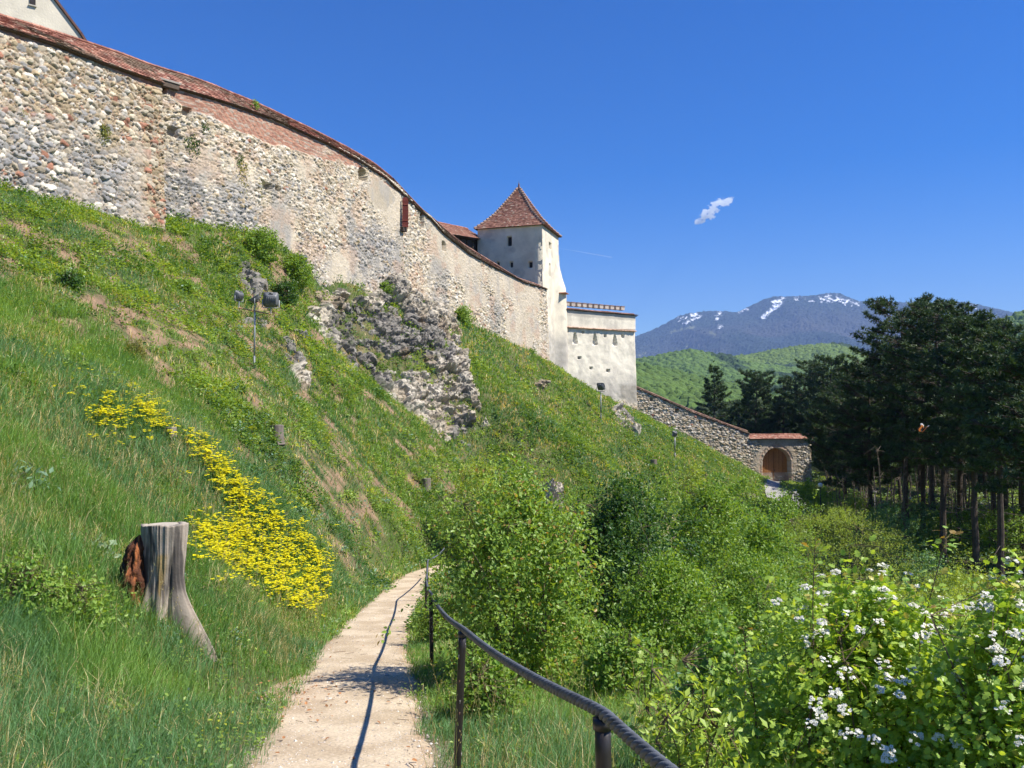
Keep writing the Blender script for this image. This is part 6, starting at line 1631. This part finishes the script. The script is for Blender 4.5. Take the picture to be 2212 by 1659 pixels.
# ------------------------------------------------------------------ tall weathered stump
sp = hit(350, 1338); sx, sy, sz = sp; sz -= 0.05
Ds = sy; pxm = Ds / FOC
ht = zat(1131, Ds) - sz
stump = thing("tree_stump", "tall grey weathered tree stump with a rotten orange side, left of the path", "tree stump", (sx, sy, sz))
R0 = 0.5 * 84 * pxm
nth, nz = 200, 110
tht = np.linspace(-math.radians(168), math.radians(62), nth)      # open on the left and back; angle 0 = +x, -90 deg = towards the camera
zz = np.linspace(-0.35, ht, nz)
T, Z = np.meshgrid(tht, zz)
u = np.clip(Z / ht, 0, 1)
r = R0 * (1.0 + 0.06 * np.cos(2 * T + 0.4) - 0.10 * np.exp(-((u - 0.45) / 0.2) ** 2) + 0.12 * sm(u, 0.7, 1.0) * 0.6)
r += 0.012 * (fbm(T * 6, u * 1.2, 71) - 0.5) + 0.045 * (ridged(T * 3.2 + 0.25 * u, u * 0.6, 73, 5) - 0.5) - 0.03 * sm(ridged(T * 2.1 + 0.1 * u, u * 0.35 + 3, 74, 2), 0.90, 0.97)
fl = np.exp(-np.clip(Z, 0, 9) / 0.20) 
gs_ = lambda c, w: np.exp(-((T - math.radians(c)) / math.radians(w)) ** 2)
r += fl * (0.52 * gs_(-24, 15) + 0.24 * gs_(-122, 12) + 0.16 * gs_(-75, 13) + 0.14 * gs_(20, 25))
r += 0.12 * np.exp(-np.clip(Z, 0, 9) / 0.5) * gs_(-26, 22)
# ragged left edge: the shell is eaten away lower down
xo, yo = r * np.cos(T), r * np.sin(T)
zt_ = Z + 0.05 * (fbm(T * 3, 0 * T, 75) - 0.5) * sm(u, 0.94, 1.0)
zt_ -= 0.62 * np.clip(np.hypot(xo, yo) - R0 * 1.15, 0, 9) * fl * np.where(np.cos(T) > 0.2, 1, 0.3)
drift = 0.02 * u
g = ridged(T * 7, u * 0.9, 77, 4); bl = fbm(T * 1.6, u * 2.0, 79, 4)
c = colmix((0.10, 0.082, 0.066), (0.34, 0.29, 0.235), sm(g, 0.2, 0.75))
c = colmix(c, (0.05, 0.045, 0.042), 0.85 * sm(bl, 0.50, 0.62) * sm(u, 0.2, 0.45))
c = colmix(c, (0.40, 0.335, 0.26), 0.7 * sm(u, 0.42, 0.12) * sm(fbm(T * 2, u * 4, 80), 0.3, 0.55))
ych = sm(u, 0.26, 0.34) * sm(u, 0.74, 0.68) * np.exp(-((T - math.radians(-74) + 0.25 * (fbm(u * 6, 0 * u, 81) - 0.5)) / (0.06 + 0.20 * sm(u, 0.3, 0.68))) ** 2)
c = colmix(c, (0.30, 0.21, 0.085), np.clip(ych * 1.2, 0, 0.9)); r_in = 0.80
n0 = nth * nz
front = np.stack([xo + drift, yo, zt_], -1)
inner = np.stack([(R0 * r_in + 0.02 * (fbm(T * 5, u * 8, 83) - .5)) * np.cos(T) + drift, (R0 * r_in + 0.02 * (fbm(T * 5, u * 8, 85) - .5)) * np.sin(T), zt_], -1)
idx = np.arange(nz - 1)[:, None] * nth + np.arange(nth - 1)[None, :]
Fo = np.stack([idx, idx + 1, idx + nth + 1, idx + nth], -1).reshape(-1, 4)
top = (nz - 1) * nth + np.arange(nth - 1); Ft = np.stack([top, top + 1, n0 + top + 1, n0 + top], -1)
e0 = np.arange(nz - 1) * nth; Fe0 = np.stack([e0, e0 + nth, n0 + e0 + nth, n0 + e0], -1); e1 = e0 + nth - 1; Fe1 = np.stack([e1, e1 + nth, n0 + e1 + nth, n0 + e1], -1)
ci_ = colmix((0.10, 0.045, 0.02), (0.26, 0.12, 0.05), fbm(T * 4, u * 5, 87))
ci_[-1] = (0.40, 0.35, 0.28)
obj("trunk", np.concatenate([front.reshape(-1, 3), inner.reshape(-1, 3)]), [Fo, Fo[:, ::-1] + n0, Ft, Fe0, Fe1], M_wood, stump, np.concatenate([c.reshape(-1, 3), ci_.reshape(-1, 3)]), True)
# plug under the sawn top, sunk a little
mb = MB(); a = np.linspace(0, 2 * math.pi, 40, endpoint=False)
V = np.concatenate([[(drift[-1, 0], 0.0, ht - 0.03)], np.stack([R0 * 0.99 * np.cos(a) * np.where(np.cos(a) < -0.5, 0.92, 1) + drift[-1, 0], R0 * 0.95 * np.sin(a), 0 * a + ht - 0.012], -1)])
mb.add(V, [np.array([[0, 1 + q, 1 + (q + 1) % 40] for q in range(40)])], (0.42, 0.37, 0.30)); mb.build("sawn_top", M_wood, stump)
# rotten core: crumbling orange wood standing left of the shell
n1, n2 = 80, 70
A_, Zc = np.meshgrid(np.linspace(0, 2 * math.pi, n1, endpoint=False), np.linspace(0, 1, n2))
hc = ht * 0.90
prof = np.interp(Zc, [0, 0.1, 0.35, 0.7, 0.88, 0.97, 1], [0.27, 0.28, 0.27, 0.235, 0.16, 0.07, 0.0])
rr = prof * (1 + 0.85 * (ridged(np.cos(A_) * 1.6 + 3, Zc * 3.5 + np.sin(A_) * 1.6, 91, 5) - 0.5) + 0.55 * (fbm(np.cos(A_) * 5, Zc * 14 + np.sin(A_) * 5, 93, 3) - 0.5) + 0.35 * (voro(A_ * 2.0, Zc * 9, 1.0, 1.0, 97)[0] - 0.5))
cxr, cyr = -0.26 - 0.13 * (1 - Zc), -0.11
V = np.stack([cxr + rr * np.cos(A_) * 0.62, cyr + rr * np.sin(A_) * 0.9, -0.15 + Zc * (hc + 0.15)], -1)
idx = np.arange(n2 - 1)[:, None] * n1; k = np.arange(n1)[None, :]
F = np.stack([idx + k, idx + (k + 1) % n1, idx + n1 + (k + 1) % n1, idx + n1 + k], -1).reshape(-1, 4)
q = fbm(np.cos(A_) * 2.5, Zc * 7 + np.sin(A_) * 2.5, 95, 5)
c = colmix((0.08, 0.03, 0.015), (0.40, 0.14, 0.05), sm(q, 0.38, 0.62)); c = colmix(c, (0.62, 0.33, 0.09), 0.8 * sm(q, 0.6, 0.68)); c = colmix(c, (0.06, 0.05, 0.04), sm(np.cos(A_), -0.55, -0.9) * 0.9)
o = obj("rotten_core", V.reshape(-1, 3), F, material("rotten_wood", 0.95, 0.3, 14, 0.9, 45, 0.02), stump, c.reshape(-1, 3), True); o['label'] = "crumbling orange brown rotten heartwood"

# other, lower stumps on the slope
def low_stump(vx, vy, wpx, hpx, label, seed, tone):
    p = hit(vx, vy); D = p[1]; r = wpx / 2 / FOC * D; h = hpx / FOC * D
    rg = np.random.default_rng(seed)
    A_, U = np.meshgrid(np.linspace(0, 2 * math.pi, 40, endpoint=False), np.linspace(0, 1, 18))
    rr = r * (1 + 0.14 * (ridged(np.cos(A_) * 3 + 5, np.sin(A_) * 3 + U * 0.3, seed, 4) - 0.5) + 0.35 * np.exp(-U / 0.12) * (0.5 + fbm(np.cos(A_) * 2, np.sin(A_) * 2, seed + 2)))
    z = U * h * (1 + 0.10 * np.cos(A_ + 1)) - 0.25 * (1 - U)
    V = np.concatenate([np.stack([rr * np.cos(A_), rr * np.sin(A_), z], -1).reshape(-1, 3), [(0, 0, h * 0.97)]])
    i = np.arange(17)[:, None] * 40; k = np.arange(40)[None, :]
    F = np.stack([i + k, i + (k + 1) % 40, i + 40 + (k + 1) % 40, i + 40 + k], -1).reshape(-1, 4)
    T3 = np.array([[720, 680 + q, 680 + (q + 1) % 40] for q in range(40)])
    c = np.asarray(tone) * (0.6 + 0.8 * ridged(A_ * 4, U * 0.6, seed + 4, 3))[..., None]
    c = np.concatenate([c.reshape(-1, 3), [np.asarray(tone) * 1.3]])
    o = obj("tree_stump", V, [F, T3], M_wood, None, c, True); o.location = p
    return tag(o, label, "tree stump", "low stumps on the slope")
low_stump(598, 945, 28, 24, "low grey-brown stump on the slope under the triple floodlight", 601, (0.15, 0.125, 0.105))
low_stump(369, 945, 24, 20, "low grey stump peeping out behind the upper yellow flowers", 602, (0.21, 0.185, 0.165))
low_stump(920, 1052, 20, 18, "low stump at the foot of the slope near the end of the path", 603, (0.17, 0.145, 0.115))
low_stump(1411, 1003, 16, 9, "dark flat-cut stump on the grass left of the small wall lamp post", 604, (0.17, 0.14, 0.12))

# ------------------------------------------------------------------ floodlights
GLASS = material("lamp_glass", 0.15, 0.0, 1, 0.0, color=(0.05, 0.06, 0.07), spec=0.6)
def flood(parent, loc, s, rotz, tilt, tone=(0.13, 0.135, 0.14)):
    """one floodlight head: ribbed tapered housing, visor lip, glass front (+y), U bracket"""
    root_loc = np.asarray(loc, float)
    mb = MB(); n = 14
    ring = []
    def rrect(w, h, y, rad=0.25):
        a = np.linspace(0, 2 * math.pi, 24, endpoint=False); ex = 0.35
        cx = np.sign(np.cos(a)) * np.abs(np.cos(a)) ** ex * w / 2; cz = np.sign(np.sin(a)) * np.abs(np.sin(a)) ** ex * h / 2
        return np.stack([cx, 0 * a + y, cz], -1)
    secs = [(0.02, 0.02, -0.29), (0.62, 0.56, -0.29), (0.80, 0.74, -0.22), (0.95, 0.92, 0.05), (1.0, 1.0, 0.10), (1.06, 1.06, 0.10), (1.06, 1.06, 0.17), (0.96, 0.96, 0.17), (0.94, 0.94, 0.13)]
    V = np.concatenate([rrect(w * s, h * s, y * s) for w, h, y in secs]); i = np.arange(len(secs) - 1)[:, None] * 24; k = np.arange(24)[None, :]
    F = np.stack([i + k, i + 24 + k, i + 24 + (k + 1) % 24, i + (k + 1) % 24], -1).reshape(-1, 4)
    mb.add(V, F, tone)
    for q in np.linspace(-0.3, 0.3, 6): mb.box((q * s, -0.30 * s, 0), (0.02 * s, 0.06 * s, 0.46 * s), np.asarray(tone) * 0.8)
    mb.box((0, -0.12 * s, 0.47 * s), (0.26 * s, 0.12 * s, 0.10 * s), np.asarray(tone) * 0.9)
    E = mb.build("housing", M_metal, parent, True)
    g = MB(); g.box((0, 0.125 * s, 0), (0.92 * s, 0.012 * s, 0.92 * s), (0.05, 0.06, 0.07)); gl = g.build("lens", GLASS, E)
    b = MB(); t = np.linspace(0, math.pi, 9)
    E.location = root_loc + (0, 0, 0.56 * s); E.rotation_euler = (tilt, 0, rotz)
    R = np.array([[math.cos(rotz), -math.sin(rotz), 0], [math.sin(rotz), math.cos(rotz), 0], [0, 0, 1]])
    pts = np.array([(-0.56 * s, 0, 0.56 * s), (-0.56 * s, 0, 0.05 * s), (-0.50 * s, 0, 0), (0.50 * s, 0, 0), (0.56 * s, 0, 0.05 * s), (0.56 * s, 0, 0.56 * s)]) @ R.T + root_loc
    b.tube(pts, 0.035 * s, 6, (0.30, 0.31, 0.32)); b.build("bracket", M_metal, parent, True)
def lamp_post(label, base, hgt, heads, bar=None, tone=(0.30, 0.32, 0.33), rad=0.035, rust=False, group="floodlights on the castle slope"):
    t = thing("floodlight", label, "floodlight", base, 0, group)
    mb = MB(); mb.tube([(0, 0, -0.4), (0, 0, hgt * 0.22)], rad * 1.35, 10, np.asarray(tone) * 0.55); mb.tube([(0, 0, hgt * 0.21), (0, 0, hgt)], rad, 10, tone); mb.build("post", M_metal, t, True)
    if bar:
        mb = MB(); a, b = np.array(bar[0], float), np.array(bar[1], float); mb.tube([a, b], 0.028, 8, (0.42, 0.24, 0.13)); mb.build("crossbar", M_metal, t)
    for (p, s, rz, tl, stem) in heads:
        if stem: mb = MB(); mb.tube([np.array(p) - (0, 0, stem), p], 0.022, 8, tone); mb.build("stem", M_metal, t)
        flood(t, p, s, rz, tl)
    return t
p = hit(549, 797); D = p[1]; k = D / FOC; hb = (797 - 672) * k
a_, b_ = np.array((-35 * k, -0.02, hb + 7 * k)), np.array((36 * k, 0.0, hb - 7 * k))
lamp_post("post with three grey floodlights on a rusty crossbar in the middle of the slope", p, hb + 2 * k,
          [(a_ + (0.02, 0, 14 * k), 21 * k, math.radians(62), math.radians(12), 14 * k), ((0.0, 0, hb + 13 * k), 24 * k, math.radians(105), math.radians(55), 13 * k), (b_ + (-0.02, 0, 14 * k), 31 * k, math.radians(18), math.radians(14), 14 * k)], (a_, b_), rust=True)
p = hit(1298, 906); D = p[1]; k = D / FOC; hb = (906 - 852) * k
lamp_post("single dark floodlight on a slim grey post below the bastion", p, hb, [((0, 0, hb + 6 * k), 17 * k, math.radians(-25), math.radians(38), 6 * k)], None, rad=0.06)
p = hit(1458, 988); D = p[1]; k = D / FOC; hb = (988 - 945) * k
lamp_post("small floodlight on a short post in front of the curtain wall", p, hb, [((0, 0, hb + 1 * k), 12 * k, math.radians(35), 0.1, 0)], None, rad=0.055)
p = hit(652, 585); D = p[1]; k = D / FOC
lamp_post("dark greenish floodlight half hidden in the bush near the wall foot", p, 10 * k, [((0, 0, 10 * k), 22 * k, math.radians(20), math.radians(40), 0)], None, tone=(0.10, 0.13, 0.13))

# ------------------------------------------------------------------ globe lamps by the wood
def globe(vx, vy, rpx, D, label):
    c = P(vx, vy, D); r = rpx / FOC * D; zg = float(H(c[0], c[1]))
    t = thing("globe_lamp", label, "lamp", (c[0], c[1], zg), 0, "white globe lamps by the wood")
    hh = c[2] - zg
    mb = MB(); mb.tube([(0, 0, -0.3), (0, 0, 0.5), (0, 0, 0.52), (0, 0, hh - r * 0.9)], [0.06, 0.06, 0.04, 0.04], 10, (0.03, 0.03, 0.032)); mb.tube([(0, 0, hh - r * 1.15), (0, 0, hh - r * 0.85)], [0.05, r * 0.55], 12, (0.03, 0.03, 0.032)); mb.build("post", M_metal, t, True)
    mb = MB(); mb.sphere((0, 0, hh), r, 24, 16, (0.85,) * 3); mb.build("globe", M_globe, t, True)
globe(1772, 1048, 5.0, 70, "nearest white globe lamp, right of the gate shrub")
globe(1889, 1063, 3.6, 78, "middle white globe lamp in front of the dark pine trunks")
globe(1966, 1077, 3.0, 84, "farthest white globe lamp, dim between the trunks")

# ------------------------------------------------------------------ butterfly in the air, lower right
bp = P(1994, 931, 4.0)
bf = thing("butterfly", "dark brown and orange butterfly flying in front of the pines", "butterfly", bp)
def wing(sgn, rz, ry):
    o = np.array([(0, 0), (0.004, 0.012), (0.012, 0.026), (0.024, 0.031), (0.029, 0.026), (0.026, 0.018), (0.024, 0.010), (0.026, 0.002), (0.024, -0.010), (0.016, -0.017), (0.006, -0.014), (0.001, -0.006)])
    gx = np.linspace(0, 1, 8)
    V, C = [], []
    for g in gx:
        for x, y in o:
            V.append((sgn * x * g, y * g, 0.004 * math.sin(g * 2.5)))
            d = abs(y + 1.2 * x - 0.033) if y > 0 else abs(x - 0.022)
            V_ = np.array((0.035, 0.020, 0.015))
            if 0.45 < g < 0.75 and x > 0.008: V_ = np.array((0.75, 0.22, 0.03))
            if g > 0.82 and y > 0.02: V_ = np.array((0.8, 0.78, 0.72))
            C.append(V_)
    m = len(o); i = np.arange(7)[:, None] * m; k = np.arange(m)[None, :]
    F = np.stack([i + k, i + (k + 1) % m, i + m + (k + 1) % m, i + m + k], -1).reshape(-1, 4)
    w = obj("wing", np.array(V), F, M_petal, bf, np.array(C)); w.rotation_euler = (0, ry, 0)
wing(1, 0, math.radians(-35)); wing(-1, 0, math.radians(28))
mb = MB(); mb.tube([(0, -0.013, 0), (0, -0.008, 0.0005), (0, 0, 0.001), (0, 0.007, 0.001), (0, 0.011, 0.001)], [0.0006, 0.0017, 0.0024, 0.002, 0.001], 8, (0.03, 0.022, 0.018))
for s_ in (1, -1): mb.tube([(0, 0.010, 0.001), (0.004 * s_, 0.017, 0.003), (0.006 * s_, 0.021, 0.004)], 0.0003, 4, (0.02, 0.02, 0.02))
mb.build("body", M_bark, bf)
bf.rotation_euler = (math.radians(50), math.radians(15), math.radians(-60))

# ------------------------------------------------------------------ twigs and leaf litter on the path
rg = np.random.default_rng(77)
V, F, C = [], [], []
n = 0
for q in range(46):
    y = 5.5 + 12 * rg.random() ** 1.5; x = float(np.interp(y, PATH[:, 1], PATH[:, 0])) + rg.uniform(-0.75, 0.6)
    a = rg.uniform(0, 6.28); l = rg.uniform(0.04, 0.22)
    p0 = np.array([x, y, 0]); p1 = p0 + np.array([math.cos(a) * l, math.sin(a) * l, 0]); pm = (p0 + p1) / 2 + rg.normal(0, 0.012, 3)
    pp = np.array([p0, pm, p1]); pp[:, 2] = H(pp[:, 0], pp[:, 1]) + 0.022
    mb = MB(); mb.tube(pp, rg.uniform(0.002, 0.004), 5, np.array((0.20, 0.14, 0.09)) * rg.uniform(0.5, 1.3))
    V.append(np.vstack(mb.V)); C.append(np.vstack(mb.C)); F.append(np.vstack(mb.F[4]) + n); n += len(V[-1])
tw_ = (np.concatenate(V), [np.concatenate(F)], np.concatenate(C))
m = 170; y = rg.normal(10.3, 0.9, m); x = np.interp(y, PATH[:, 1], PATH[:, 0]) - rg.uniform(0.2, 1.5, m)
k = rg.random(m) < 0.25; y = np.where(k, rg.uniform(5.5, 15, m), y); x = np.where(k, np.interp(y, PATH[:, 1], PATH[:, 0]) + rg.uniform(-.7, .6, m), x)
lf = leaves(np.stack([x, y, H(x, y) + 0.03], -1), norm(rdir(rg, m) * [1, 1, 0.2]), norm(rdir(rg, m) * 0.4 + [0, 0, 1]), rg.uniform(0.025, 0.06, m), np.array((0.36, 0.17, 0.07)) * rg.uniform(0.6, 1.3, (m, 1)), OVATE, 1.0)
J = join([tw_, lf])
tag(obj("leaf_litter", J[0], J[1], M_wood, None, J[2]), "scattered twigs and dead orange leaves on the footpath", "litter", kind="stuff")
